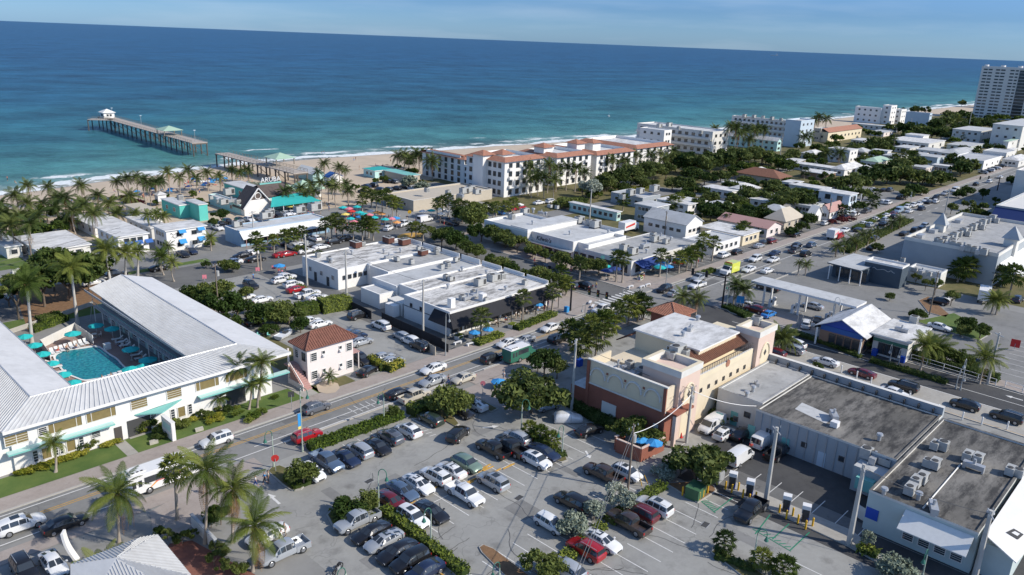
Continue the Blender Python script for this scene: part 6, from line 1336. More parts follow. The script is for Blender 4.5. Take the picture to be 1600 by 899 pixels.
for L_,w_,k_ in((((475,760,25,733),),'on the kerbed island at the car park exit','leaf'),(((700,652,33,622),(614,655,13,640),(728,640,14,622)),'at the hedge of the upper car park row','leaf'),(((552,806,30,790),(575,800,22,778),(540,800,18,785)),'on the island by the angled row','leaf'),(((830,645,44,608),(805,640,22,605)),'shading the brick forecourt','dark'),(((840,905,30,882),(868,898,22,880)),'at the lower edge by the planted island','leaf'),(((893,835,26,815),(928,812,21,795),(960,790,24,768),(1040,745,24,735),(980,800,18,780)),'in the island between the two parking rows','silver'),(((1085,752,42,720),(1062,745,22,722),(1112,738,24,712)),'beside the charging station cabinets','dark'),(((1400,905,34,886),(1352,862,14,838)),'below the back lane fence','silver'),(((990,695,28,668),(962,688,16,665),(1018,700,20,680)),'in front of the rust-red wall','leaf'),(((30,500,30,440),(70,480,34,428),(110,470,45,420),(140,455,30,415),(15,480,25,455),(85,455,30,400),(160,430,22,408)),'behind the hotel courtyard','leaf'),(((325,495,26,462),(300,478,20,458),(350,505,28,470),(372,500,22,475),(345,478,26,448),(360,520,22,498),(325,470,18,450),(385,470,12,455)),'between the hotel and the corner car park','leaf'),(((410,510,24,488),(432,505,24,485),(452,508,24,492),(470,520,16,505),(420,520,16,512),(445,495,18,480),(398,490,14,478)),'in the garden behind the pink house','leaf'),(((355,420,14,410),(363,426,13,414)),'in the mulched bed of the crossing','leaf'),(((347,352,14,332),(335,358,10,345)),'beside the aqua beach buildings','leaf'),(((322,420,8,412),(470,397,10,388),(500,401,10,395),(330,385,10,380)),'beside the beach street','leaf'),(((690,385,18,366),(712,392,20,372),(730,400,16,384),(745,405,14,390),(765,420,14,405),(782,428,16,410),(798,432,14,416),(840,445,16,425),(860,452,18,432),(878,458,16,440),(700,378,14,362),(672,372,12,358),(820,440,12,428)),'in the row along the restaurant block','leaf'),(((738,360,24,338),(752,378,22,358),(772,382,20,364),(790,388,20,370),(808,395,18,376),(722,350,16,332),(745,345,18,325),(832,405,14,388),(852,412,14,395),(875,420,16,402),(895,424,16,406),(915,428,16,410),(935,430,16,412)),'in the row before the lettered white building','leaf'),(((885,325,22,315),(903,320,14,312)),'beside the long white annex','leaf'),(((925,310,16,290),(910,308,12,290),(640,296,14,282),(660,300,14,290)),'before the villa blocks','silver'),(((945,300,16,280),(965,296,18,274),(985,292,18,268),(1005,288,18,264),(1020,284,16,262),(935,298,14,285),(955,290,14,275),(1000,295,14,282),(1040,280,16,262),(1020,292,10,285),(975,300,10,290)),'in the avenue behind the villas','dark'),(((1070,272,20,250),(1090,275,24,252),(1055,268,16,248),(1110,268,18,248),(1080,285,18,270),(1068,300,16,285),(1050,298,14,285),(1130,265,18,245),(1150,262,18,242),(1170,260,18,240),(1190,258,18,240),(1205,258,12,245),(1100,290,16,276),(1125,285,14,272)),'in the thick avenue before the white apartment block','dark'),(((1110,345,18,326),(1125,340,16,325),(1090,335,14,318),(1140,338,16,322),(1160,350,16,335),(1175,345,16,330),(1150,325,14,310),(1170,318,16,300),(1190,320,16,305),(1135,355,14,342),(1200,348,14,335),(1205,335,14,322),(1222,330,16,310),(1240,328,16,308),(1258,330,16,312),(1275,325,14,312),(1290,318,14,305),(1108,318,14,306),(1078,325,12,315)),'in the gardens of the low white houses','dark'),(((1210,305,14,295),(1185,298,14,288),(1165,292,14,282),(1232,312,14,300),(1250,305,12,298),(1210,300,12,288),(1140,300,12,288),(1305,300,16,285),(1325,300,18,282),(1340,298,16,280),(1320,315,14,300),(1338,345,10,320),(1345,320,12,300),(1298,296,12,285),(1262,352,12,340),(1252,362,10,352),(1235,370,10,360),(1190,368,12,358),(1172,372,10,364)),'between the houses north of the pink motel','far'),(((1365,290,16,272),(1385,288,18,272),(1405,288,18,270),(1425,286,18,272),(1440,290,18,275),(1455,290,18,275),(1470,290,16,276),(1350,285,14,268),(1395,275,14,260),(1410,268,14,255),(1430,265,14,252),(1375,272,12,262),(1500,275,16,260),(1515,272,16,258),(1490,262,12,248),(1425,305,12,294),(1415,312,10,300),(1438,305,10,296)),'in the dark clump by the far car park','far'),(((1300,248,12,238),(1320,244,12,234),(1335,240,12,230),(1350,238,12,228),(1365,236,14,222),(1378,238,12,226),(1285,250,10,242),(1265,252,10,244),(1240,250,10,240),(1228,255,10,245),(1390,230,10,220),(1300,238,10,230)),'along the palm avenue by the arcaded motel','far'),(((1410,212,12,200),(1425,214,14,200),(1440,216,14,204),(1455,218,14,206),(1470,218,14,206),(1485,220,14,208),(1500,222,12,212),(1460,205,12,192),(1475,200,12,188),(1490,196,12,184),(1505,192,12,180),(1515,200,12,190),(1530,200,12,190),(1545,202,12,192),(1560,205,12,195),(1575,208,10,200),(1500,205,12,196),(1520,210,12,202),(1407,180,6,172),(1428,180,7,170),(1445,180,7,171),(1502,166,6,160),(1480,186,10,178),(1495,188,10,180),(1548,230,10,220),(1560,240,8,230)),'in the belt of wood left of the tower','far'),(((1510,305,12,296),(1498,310,8,302),(1535,312,9,300),(1512,330,9,318),(1515,345,10,330),(1505,350,10,335),(1485,335,8,322),(1580,288,8,280),(1535,345,9,335),(1545,348,9,338),(1370,395,8,385)),'beyond the big grey hall','far'),(((1485,478,12,460),(1435,500,12,490),(1425,498,8,490),(1530,530,18,512),(1510,518,16,505),(1500,525,12,515),(1460,462,10,440),(1445,455,8,440),(1430,445,8,432)),'in the beds of the right car park','leaf'),(((1475,568,18,550),(1495,572,18,556),(1460,562,14,548),(1510,578,14,564),(1350,548,10,535),(1335,540,10,530),(1375,552,8,545),(1390,470,8,462)),'behind the cross street pavement','leaf'),(((1276,578,10,570),(1235,530,9,518),(1222,540,10,530)),'in the cross street median','leaf'),(((1130,650,14,632),(1115,655,12,645),(1143,662,10,652),(1118,668,12,656)),'between the yellow wall and the grey shops','leaf'),(((850,588,22,560),(870,592,16,570),(840,580,14,560)),'over the brick forecourt at the street','dark'),(((430,320,9,316),(408,292,10,288),(392,290,8,287)),'on the dune behind the cafe','silver'),(((200,318,10,315),(215,322,12,318),(192,312,6,308)),'on the sand by the beach palms','purple'),(((1315,350,8,342),(1330,346,6,342),(1300,352,6,346)),'by the street car park','purple'),(((150,690,14,686),(165,684,12,680),(137,698,8,694)),'by the hotel entrance','purple'),(((175,688,9,684),(240,660,12,650),(210,678,9,674),(255,672,8,665),(290,668,8,660),(305,650,8,645),(275,665,8,658),(330,652,7,646),(110,705,9,700),(245,678,9,672),(85,715,8,710)),'against the hotel street wall','bright'),(((30,742,8,738),(45,738,8,734),(60,733,8,729),(75,728,7,724),(92,720,7,717),(105,716,7,712),(120,712,7,708),(135,705,7,702),(160,698,7,695),(228,672,7,668),(330,662,8,658),(345,658,6,654),(265,640,7,636)),'edging the hotel lawn','yellow'),(((320,622,6,618),(370,640,6,636),(390,660,8,655),(400,652,6,648),(350,650,6,646),(340,642,6,638)),'at the foot of the hotel palms','bright'),(((470,588,6,584),(480,595,6,592),(520,585,5,582),(535,580,5,577),(548,577,5,574),(490,592,5,588)),'by the pink house wall','yellow'),(((285,850,16,838),(262,845,12,832),(300,842,10,832),(250,838,9,828),(335,885,14,868),(350,895,14,880),(375,895,14,885),(340,862,12,850),(330,825,12,810),(345,820,12,800),(350,870,10,860)),'around the garden wall at the bottom left','leaf'),(((335,818,14,800),(358,805,9,795),(380,895,9,886)),'behind the brown palms','bright'),):
 for p in L_:tree(*p,w_,k_)
hedge((482,705),(628,652),1.5,1.2,'along the upper row of the car park','leafb',dens=30)
hedge((640,650),(700,628),2.2,1.5,'beside the disabled bay','leafb',dens=30)
hedge((601,801),(728,902),1.3,1.0,'dividing the angled row from the middle row','leafb',dens=30)
hedge((826,681),(880,717),1.6,.7,'in the narrow palm island','leaf')
hedge((860,897),(942,823),1.5,.7,'under the silver trees, lower half','leafb');hedge((950,818),(1036,760),1.5,.7,'under the silver trees, upper half','leafb')
hedge((905,640),(958,672),2.2,1.3,'between the pavement and the covered car','leaf');hedge((872,620),(905,640),2.2,1.3,'between the forecourt tree and the utility pole','leaf')
hedge((500,488),(545,480),3.5,2.6,'at the corner of the side lot','leafb');hedge((462,492),(497,488),3.0,2.2,'left of the tall corner hedge','leafb')
hedge((440,434),(500,470),1.2,.9,'along the alley beside the white cars','leafb');hedge((577,566),(600,580),1.5,1.3,'at the mouth of the side lot, left part','leafy');hedge((605,582),(628,572),1.5,1.3,'at the mouth of the side lot, right part','leafy')
hedge((742,540),(783,524),2.0,.8,'at the corner terrace, near part','leafb');hedge((805,516),(866,492),2.0,.8,'at the corner terrace, far part','leafb')
hedge((1090,432),(1115,424),1.6,.9,'before the open terrace','leafb');hedge((50,520),(105,500),1.6,1.2,'behind the pool fence','leafb');hedge((60,508),(95,498),2.0,1.5,'behind the hotel beyond the pool hedge','leaf')
hedge((1310,545),(1345,560),1.2,.6,'on the verge of the cross street by the shop','leaf');hedge((1360,565),(1480,600),1.5,.7,'on the verge of the cross street','leaf');hedge((1425,560),(1560,598),2.0,1.4,'behind the white rail fence','leafd');hedge((1235,520),(1310,545),1.4,.7,'on the verge before the blue gable store','leaf')
hedge((1133,480),(1170,497),2.4,.8,'in the bed by the parked red car','leaf');hedge((1117,868),(1180,893),1.4,.5,'in the bottom island','leaf');hedge((1340,858),(1372,872),1.6,.8,'by the tall pole at the bottom right','leafb')
hedge((285,470),(322,478),2,1.5,'along the parking behind the hotel','leaf');hedge((1335,360),(1420,320),2,1,'on the street verge by the far car park','leafb');hedge((960,305),(1020,292),2,1.2,'along the villa avenue','leafy')
hedge((1320,395),(1420,345),3,.8,'on the long median strip','leaf');hedge((456,745),(476,762),2.5,.6,'on the exit island','leafb');hedge((518,812),(590,800),2.5,.7,'on the island under the bushy trees','leaf')
# ---- more trees strewn through the gardens, kept off houses and streets
def free(x,y,pad=1.5):
 if 78<y<106 or 131-pad<x<150 and y<205:return False
 return not any(r[0]-pad<x<r[1]+pad and r[2]-pad<y<r[3]+pad for r in BRECT)
FAR_V,FAR_M,FAR_T=[],[],[]
def strew(n,x0,x1,ytop,ybot,rpx,where,kind,h=.55,seed=1):
 q=random.Random(seed);k=0;t=0
 while k<n and t<n*30:
  t+=1;px=q.uniform(x0,x1);f=(px-x0)/(x1-x0);py=q.uniform(ytop[0]+(ytop[1]-ytop[0])*f,ybot[0]+(ybot[1]-ybot[0])*f)
  if not free(*G(px,py)):continue
  r=rpx*q.uniform(.8,1.5);x,y=G(px,py);r*=Vector((x,y,-CAMH)).dot(CF)/FPX;hc=r*q.uniform(.9,1.3);k+=1
  me=q.choice(CROWN['far']);nv=len(me.vertices);co=np.empty(nv*3,np.float32);me.vertices.foreach_get('co',co);co=co.reshape(-1,3);a=q.uniform(0,6.28);c,s_=math.cos(a),math.sin(a)
  co=co@np.array([[c,s_,0],[-s_,c,0],[0,0,1]])*(r,r,r*.95)+(x,y,hc);FAR_V.append(co);mi=np.empty(len(me.polygons),np.int32);me.polygons.foreach_get('material_index',mi);FAR_M.append((mi+q.choice((0,1,1,2)))%3 if kind!='leaf' else mi*2)
  FAR_T.append((x,y,r,hc))
strew(34,1140,1300,(262,225),(282,262),8,'in the belt before the beachfront blocks','far',seed=3)
strew(40,1060,1300,(300,285),(350,335),8,'among the middle gardens','dark',seed=4)
strew(26,1340,1600,(238,236),(285,262),7,'among the far houses','far',seed=5)
strew(26,1400,1600,(205,185),(235,235),7,'before the tower','far',seed=6)
strew(14,1300,1420,(205,195),(235,230),7,'behind the arcaded motel','far',seed=7)
strew(14,900,1000,(300,285),(318,300),8,'on the strip beyond the villas','dark',seed=8)
strew(16,0,130,(350,345),(395,380),13,'under the beach thicket palms','leaf',.3,seed=9)
strew(12,130,330,(320,300),(345,335),6,'behind the beach houses','leaf',.2,seed=10)
strew(18,1480,1600,(345,300),(372,330),6,'beyond the hall roof','far',seed=11)
strew(10,545,660,(268,258),(305,290),6,'around the beach car park','leaf',.2,seed=12)
def far_wood():
 V=np.concatenate(FAR_V);n=len(V)//4;me=bpy.data.meshes.new('far_trees');me.vertices.add(len(V));me.vertices.foreach_set('co',V.astype(np.float32).ravel());me.loops.add(n*4);me.loops.foreach_set('vertex_index',np.arange(n*4,dtype=np.int32))
 me.polygons.add(n);me.polygons.foreach_set('loop_start',np.arange(0,n*4,4,dtype=np.int32));me.polygons.foreach_set('material_index',np.concatenate(FAR_M).astype(np.int32))
 for k in('leaf','leafd','leafb'):me.materials.append(M[k])
 me.update(calc_edges=True);o=inst('far_trees',me,kind='stuff');tag(o,'loose green mass of garden trees between the far houses','trees',x=1300)
 b=MB()
 for x,y,r,h in FAR_T:b.tube((x,y,0),(x,y,h),.16,.1,M['bark'],5,False)
 o=b.build('far_tree_trunks',kind='stuff');tag(o,'trunks of the small garden trees between the far houses','tree trunks',x=1301)
far_wood()
for L_,w_,k_ in((((128,703,15,692),(142,700,12,690),(232,672,14,658),(243,668,16,652),(222,676,12,664),(100,708,10,700),(250,686,12,680),(285,668,12,660),(66,716,10,708),(318,655,10,646),(356,646,9,638)),'massed by the hotel entrance','leaf'),(((35,742,11,739),(52,737,11,733),(68,732,11,728),(84,726,11,722),(100,720,10,716),(116,715,10,711),(131,709,10,705),(169,697,9,693),(180,693,9,689),(223,677,9,672),(300,660,9,655),(328,657,9,652),(342,653,9,648)),'in the clipped band of the hotel bed','yellow'),(((395,655,11,648),(372,650,9,644),(408,648,9,642),(430,623,6,619),(288,476,10,470)),'low by the slim hotel palms','bright')):
 for p in L_:tree(*p,w_,k_)
# ==== VEHICLES
ST={'sedan':[(-2.38,.62,.38,.74,.80,.50),(-2.24,.83,.26,.90,.97,.64),(-1.72,.90,.22,.94,1.04,.68),(-1.02,.91,.21,.95,1.39,.58),(-.35,.92,.21,.94,1.46,.60),(.42,.92,.21,.92,1.42,.60),(1.16,.91,.21,.90,1.02,.70),(1.85,.89,.22,.80,.90,.64),(2.22,.82,.25,.68,.76,.58),(2.38,.62,.36,.58,.62,.50)],'suv':[(-2.32,.70,.42,.95,1.00,.60),(-2.22,.88,.30,1.02,1.14,.70),(-2.02,.93,.27,1.06,1.62,.62),(-1.2,.94,.26,1.06,1.72,.66),(-.3,.94,.26,1.05,1.73,.67),(.42,.94,.26,1.03,1.67,.66),(1.10,.93,.26,1.01,1.14,.74),(1.80,.91,.27,.94,1.04,.68),(2.20,.86,.30,.80,.90,.62),(2.36,.66,.40,.68,.72,.54)],'hatch':[(-2.02,.66,.40,.88,.92,.56),(-1.95,.84,.27,.94,1.05,.66),(-1.62,.88,.24,.97,1.46,.58),(-.9,.89,.23,.97,1.52,.62),(-.2,.89,.23,.95,1.53,.62),(.42,.89,.23,.94,1.47,.61),(1.05,.88,.23,.92,1.04,.70),(1.62,.86,.25,.84,.93,.62),(1.94,.80,.28,.72,.80,.56),(2.08,.62,.38,.60,.64,.50)],'van':[(-2.75,.80,.45,1.05,1.10,.72),(-2.68,.95,.32,1.12,2.02,.80),(-2.3,.98,.30,1.14,2.12,.84),(-.9,.98,.30,1.14,2.14,.85),(.4,.98,.30,1.14,2.12,.85),(1.25,.98,.30,1.12,2.00,.80),(1.95,.97,.30,1.10,1.24,.84),(2.35,.93,.30,1.0,1.10,.74),(2.62,.86,.33,.84,.92,.64),(2.74,.68,.44,.70,.74,.56)],'pickup':[(-1.08,.94,.40,1.05,1.12,.84),(-1.0,.96,.32,1.08,1.72,.64),(-.6,.96,.32,1.08,1.84,.68),(.1,.96,.32,1.07,1.85,.68),(.72,.96,.32,1.06,1.78,.67),(1.38,.96,.32,1.06,1.20,.78),(2.1,.95,.33,1.02,1.12,.76),(2.65,.92,.36,.92,1.02,.70),(2.82,.78,.46,.74,.80,.62)],}
ST['suv2']=[(-2.2,.68,.40,.90,.96,.58),(-2.12,.86,.28,1.00,1.12,.66),(-1.55,.92,.25,1.04,1.50,.58),(-.9,.93,.24,1.03,1.62,.62),(-.1,.93,.24,1.01,1.64,.63),(.5,.93,.24,.99,1.57,.62),(1.2,.92,.24,.97,1.08,.72),(1.75,.90,.25,.90,.99,.66),(2.1,.84,.29,.76,.86,.60),(2.26,.64,.38,.64,.68,.52)]
ST['sedan2']=[(-2.42,.66,.36,.86,.93,.54),(-2.3,.85,.26,.95,1.04,.64),(-1.95,.90,.21,.98,1.12,.62),(-1.0,.92,.20,.96,1.36,.56),(-.3,.93,.20,.95,1.42,.58),(.35,.93,.20,.93,1.37,.58),(1.2,.92,.20,.90,.99,.70),(1.9,.90,.21,.78,.87,.64),(2.28,.82,.24,.64,.71,.58),(2.44,.62,.34,.54,.58,.50)]
WH={'suv2':(-1.32,1.38,.36),'sedan2':(-1.45,1.48,.34),'sedan':(-1.42,1.45,.33),'suv':(-1.38,1.42,.37),'hatch':(-1.28,1.3,.32),'van':(-1.7,1.75,.36),'pickup':(-1.85,1.9,.41)}
GL={'suv2':(1,2,5,6),'sedan2':(2,3,5,6),'sedan':(2,3,5,6),'suv':(1,2,5,6),'hatch':(1,2,5,6),'van':(0,1,5,6),'pickup':(0,1,4,5)}
PAINTS={'white':(.74,.74,.73),'black':(.012,.012,.014),'silver':(.42,.44,.46),'grey':(.14,.15,.17),'red':(.35,.012,.018),'dark red':(.13,.012,.018),'navy':(.015,.025,.06),'blue':(.03,.20,.55),'slate blue':(.10,.15,.23),'green':(.19,.27,.21),'dark green':(.025,.04,.03),'beige':(.52,.48,.40),'dark brown':(.05,.035,.03),'yellow':(.70,.72,.10),'pale blue':(.40,.50,.60)}
PM={}
for k,c in PAINTS.items():
 PM[k]=mat('car_paint_'+k.replace(' ','_'),c,.28,.03,.9,coat=.8,metal=.25 if k in('silver','grey','slate blue','green','pale blue')else 0)
def ring(s):
 x,w,z0,zb,zr,wr=s
 return[(x,-w*.86,z0),(x,-w,z0+.16),(x,-w*1.0,(z0+zb)/2+.08),(x,-w*.955,zb),(x,-wr,zr-.055),(x,-wr*.72,zr),(x,0,zr+.015),(x,wr*.72,zr),(x,wr,zr-.055),(x,w*.955,zb),(x,w*1.0,(z0+zb)/2+.08),(x,w,z0+.16),(x,w*.86,z0)]
CM={}
def car_meshes(t):
 if t in CM:return CM[t]
 S=ST[t];pt=PM['white'];b=MB();n=13
 R2=[ring(s)for s in S];v=[p for r in R2 for p in r]
 fs=[(i*n+j,i*n+(j+1)%n,(i+1)*n+(j+1)%n,(i+1)*n+j)for i in range(len(S)-1)for j in range(n)]+[tuple(range(n)),tuple(range((len(S)-1)*n+n-1,(len(S)-1)*n-1,-1))]
 b.mesh(v,[f[::-1]for f in fs],pt)
 if t=='pickup':
  x0,x1,w,z0,z1,f0=-2.85,-1.1,.96,.34,1.08,.62
  b.box(x0,x1,-w,w,z0,f0,pt);b.box(x0,x1,-w,-w+.1,f0+.002,z1,pt);b.box(x0,x1,w-.1,w,f0+.002,z1,pt);b.box(x0,x0+.08,-w+.1,w-.1,f0+.002,z1-.02,pt)
 bd=b.data('car_body',True);bd.set_sharp_from_angle(angle=math.radians(38))
 g0,g1,g2,g3=GL[t];o=.012
 def lp(p,q,k):return tuple(p[i]+(q[i]-p[i])*k for i in range(3))
 def quad(mb,i,j,side,m,a=.06,c=.94,ia=.06,ic=.94,off=o):
  A0,A1=(R2[i][3],R2[i][4])if side<0 else(R2[i][9],R2[i][8]);B0,B1=(R2[j][3],R2[j][4])if side<0 else(R2[j][9],R2[j][8])
  p=[lp(lp(A0,A1,.10),lp(B0,B1,.10),ia),lp(lp(A0,A1,.10),lp(B0,B1,.10),ic),lp(lp(A0,A1,.90),lp(B0,B1,.90),ic),lp(lp(A0,A1,.90),lp(B0,B1,.90),ia)]
  p=[(q[0],q[1]+side*off*2,q[2]+off)for q in p];mb.poly(p if side<0 else p[::-1],m)
 gm=M['carglass'];sides=[]
 for s in(-1,1):
  q=MB()
  rng_=range(g1,g2)if t!='van' else range(g2-1,g2)
  for i in rng_:quad(q,i,i+1,s,gm)
  quad(q,g2,g3,s,gm,ic=.55);
  if t in('sedan','hatch','suv','suv2','sedan2'):quad(q,g0,g1,s,gm,ia=.5)
  sides.append(q.data('side_window'))
 def cross(i,j,up,name):
  q=MB();a,c=(R2[i],R2[j]);lo=[a[4],a[8]];hi=[c[5],c[7]]
  if up<0:pass
  P=[lp(a[4],c[4],.08),lp(a[8],c[8],.08),lp(a[8],c[8],.93),lp(a[4],c[4],.93)]
  P=[(p[0]+up*.03,p[1]*.96,p[2]+.055)for p in P];q.poly(P,gm);return q.data(name)
 ws=cross(g3,g2,1,'windscreen');rw=cross(g0,g1,-1,'rear_window')
 x0,x1,r=WH[t];q=MB();q.tube((0,-.11,0),(0,.11,0),r,r,M['tyre'],16);wt=q.data('wheel',False)
 q=MB();q.tube((0,-.125,0),(0,-.112,0),r*.62,r*.66,M['rim'],10);wr_=q.data('rim')
 f=S[-1];e=S[0];fx,fw,fz=f[0],f[1],f[3]
 q=MB();q.box(S[-2][0]-.16,S[-2][0]+.07,-.14,.14,-.07,.07,M['head']);hl=q.data('headlight')
 q=MB();xe=-2.85 if t=='pickup' else S[1][0];q.box(-.06,.06,-.10,.10,-.12,.12,M['tail']);tl=q.data('taillight')
 q=MB();q.box(S[-2][0]+.02,S[-1][0]+.015,-.42,.42,S[-1][2]+.02,S[-1][3]-.02,M['acdark']);gr=q.data('grille')
 q=MB();q.box(-.09,.09,-.1,.1,-.06,.06,pt);mir=q.data('mirror')
 sr=MB();i=4 if t!='pickup' else 2;a_,c_=S[i-1],S[i+(0 if t=='pickup' else 0)];sr.poly([(a_[0]+.25,-.42,a_[4]+.03),(c_[0]+.25,-.42,c_[4]+.03),(c_[0]+.25,.42,c_[4]+.03),(a_[0]+.25,.42,a_[4]+.03)],gm);srm=sr.data('sunroof')
 far=MB()
 for s in sides+[ws,rw]:
  off=len(far.v);far.v+=[tuple(v.co)for v in s.vertices]
  for p in s.polygons:far.f.append(tuple(off+k for k in p.vertices));far.mi.append(far._m(gm))
 fw_=MB()
 for x in(x0,x1):
  for s in(-1,1):fw_.tube((x,s*(S[4][1]-.2),r),(x,s*(S[4][1]+.01),r),r,r,M['tyre'],8)
 CM[t]=dict(body=bd,sides=sides,ws=ws,rw=rw,wheel=wt,rim=wr_,hl=hl,tl=tl,gr=gr,sr=srm,mir=mir,far=far.data('windows'),fwh=fw_.data('wheels'),S=S)
 return CM[t]
CNAME={'sedan':'sedan','suv':'SUV','hatch':'hatchback','van':'van','pickup':'pickup truck'}
HD={'A':0.0,'a':math.pi,'B':math.pi/2,'b':-math.pi/2}
def car(t,colr,px,py,hd,where,sc=1.0,sunroof=False,name=None,cat='car',top=None,load=None):
 x,y=G(px,py,.6);x,y=x,y
 rz=HD[hd]if isinstance(hd,str)else hd
 rz+=R_.uniform(-.025,.025)
 t0=t;t=t+'2' if t in('suv','sedan')and R_.random()<.5 else t
 q=car_meshes(t);S=q['S'];r=root(name or('parked_car' if t0 in('sedan','suv','hatch')else{'van':'van','pickup':'pickup_truck'}[t0]),x,y,.03,rz,scale=sc*R_.uniform(.97,1.03))
 P=PM[colr]
 def part(nm,me,loc=(0,0,0),rot=0,paint=False,par=None,scale=None):
  o=inst(nm,me,par or r,loc,rot,scale=scale)
  if paint:o.material_slots[0].link='OBJECT';o.material_slots[0].material=P
  return o
 part('body',q['body'],paint=True)
 if math.hypot(x,y)>250:
  part('windows',q['far']);part('wheels',q['fwh'],)
 else:
  for s in q['sides']:part('side_window',s)
  part('windscreen',q['ws']);part('rear_window',q['rw'])
  x0,x1,rr=WH[t];w=S[4][1]
  for xx in(x0,x1):
   for s in(-1,1):o=part('wheel',q['wheel'],(xx,s*(w-.09),rr),math.pi if s>0 else 0);part('rim',q['rim'],par=o)
  fz=(S[-2][2]+S[-2][3])/2+.1;fw=S[-2][1]-.2
  for s in(-1,1):part('headlight',q['hl'],(0,s*fw,fz))
  xe=-2.84 if t=='pickup' else S[1][0];zt=.85 if t0!='sedan' and t0!='hatch' else.78;ww=(.86 if t=='pickup' else S[1][1]-.06)
  for s in(-1,1):part('taillight',q['tl'],(xe,s*(ww-.06),zt))
  part('grille',q['gr'])
  for s in(-1,1):part('mirror',q['mir'],(S[GL[t][3]][0]-.25,s*(S[4][1]+.06),S[4][3]+.03),paint=True)
  if sunroof:part('sunroof',q['sr'])
  if t=='suv' and R_.random()<.6:
   for s in(-1,1):b=MB();b.box(-1.9,.2,s*.6-.02,s*.6+.02,1.74,1.79,M['metal']);b.build('roof_rail',r)
 tag(r,colr+' '+CNAME[t0]+' '+where,cat if t0 in('sedan','suv','hatch')else CNAME[t0],x=px)
 return r
W1='in the upper row along the clipped hedge'
for a in(('pickup','slate blue',511,722,'b'),('sedan','navy',541,716,'b'),('suv','silver',562,704,'B'),('sedan','black',590,698,'b'),('suv','grey',610,683,'B'),('suv','white',638,673,'B')):car(*a,W1,sunroof=a[0]!='pickup' and a[1]!='silver')
car('hatch','white',488,739,'b','half hidden by the bushy tree at the exit island');car('suv','dark green',673,655,'B','beside the disabled bay');car('sedan','black',721,643,'b','in the shade of the hedge tree');car('sedan','white',741,632,'B','next to the brick forecourt',sunroof=True)
car('suv','black',716,679,.35,'driving through the car park lane')
W2='in the middle double row, side nearer the street'
for a in(('sedan','dark red',612,783,'b'),('sedan','slate blue',629,767,'b'),('sedan','white',654,757,'b'),('suv','white',680,744,'B'),('sedan','white',705,735,'B'),('suv','green',729,725,'b'),('pickup','black',770,702,'B'),('suv','silver',808,684,'B')):car(*a,W2,sunroof=a[1]=='white')
car('pickup','black',797,700,'B','tucked behind the loaded black truck')
W3='in the middle double row, side nearer the dividing hedge'
for a in(('suv','white',646,810,'b'),('sedan','black',675,800,'b'),('pickup','white',727,773,'b'),('suv','silver',770,753,'B'),('suv','white',838,720,'b'),('sedan','navy',850,707,'b')):car(*a,W3,sunroof=a[1]!='navy')
W4='in the angled row below the dividing hedge'
for a in(('pickup','silver',558,814,'a'),('sedan','black',580,832,'a'),('sedan','silver',600,845,'a'),('sedan','black',621,862,'a'),('suv','black',641,877,'a'),('sedan','navy',663,893,'a')):car(*a,W4,sunroof=a[1]=='silver')
W5='behind the silver trees, nose to the planted strip'
car('pickup','dark brown',942,741,'B',W5);car('suv','white',979,739,'b',W5,sunroof=True);car('suv','black',893,784,'B',W5);car('hatch','white',860,818,'b',W5)
W6='in the lower row beyond the silver trees'
for a in(('suv','white',1022,792,'B'),('suv','dark red',1000,802,'B'),('pickup','dark brown',981,817,'B'),('sedan','white',941,845,'b'),('suv','red',915,859,'B'),('suv','silver',885,890,'B')):car(*a,W6,sunroof=a[1]=='white')
car('hatch','pale blue',855,634,-.24,'with open top near the utility pole');car('sedan','black',921,672,-.19,'leaving beside the hedge')
W7='in the dark lane behind the grey shops'
car('van','white',1112,666,'a',W7);car('suv','white',1132,678,'A',W7,sunroof=True);car('sedan','black',1160,678,'A',W7);car('van','white',1193,689,'A',W7,.95);car('van','white',1156,715,'A',W7,.95);car('pickup','black',1216,706,'A',W7);car('pickup','black',1173,798,'a','charging in the green-lined bay',1.02)
W8='driving on the main street by the hotel'
car('suv','white',338,688,'a',W8,.95,sunroof=True);car('suv','red',480,681,'A',W8,.95);car('suv','grey',494,637,'A',W8)
car('suv','white',33,820,'A','at the bottom left on the main street',sunroof=True);car('sedan','black',101,818,'A','at the bottom left on the main street');car('sedan','white',84,881,'b','parked before the corrugated roof');car('suv','black',38,890,'b','parked before the corrugated roof')
car('pickup','silver',443,862,'a','parked beside the brown palms');car('sedan','white',418,836,'a','hidden behind the drooping palm')
W9='in the queue on the main street before the crossing'
for a in(('sedan','black',623,614,'A'),('pickup','beige',648,619,'A'),('sedan','white',677,576,'a'),('sedan','silver',676,595,'a'),('sedan','beige',724,591,'a'),('suv','black',768,560,'A'),('sedan','white',793,536,'a'),('sedan','silver',812,540,'A'),('sedan','white',860,512,'a'),('suv','black',872,530,'A'),('pickup','white',941,484,'a'),('sedan','silver',820,531,'a')):car(*a,W9)
W10='in the side lot behind the pink house'
for a in(('suv','black',560,493,'A'),('suv','white',595,509,'B'),('hatch','silver',627,525,'B'),('suv','white',642,533,'B'),('suv','black',656,541,'B'),('sedan','silver',564,534,'A'),('sedan','navy',555,526,'A'),('sedan','slate blue',545,521,'A'),('sedan','silver',598,558,'A'),('sedan','silver',612,564,'A'),('suv','black',564,562,'b'),('sedan','black',575,579,.3)):car(*a,W10)
W11='in the corner car park beside the alley'
for a in(('suv','white',439,438,'A'),('suv','white',448,434,'A'),('suv','white',458,445,'A'),('sedan','red',464,452,'A'),('pickup','white',481,460,'A'),('sedan','white',496,465,'A'),('suv','black',392,446,'b'),('sedan','white',382,464,'A'),('sedan','white',409,468,'A'),('hatch','black',398,503,'A'),('sedan','white',484,502,'A'),('sedan','white',500,506,'A')):car(*a,W11)
W12='along the beach street'
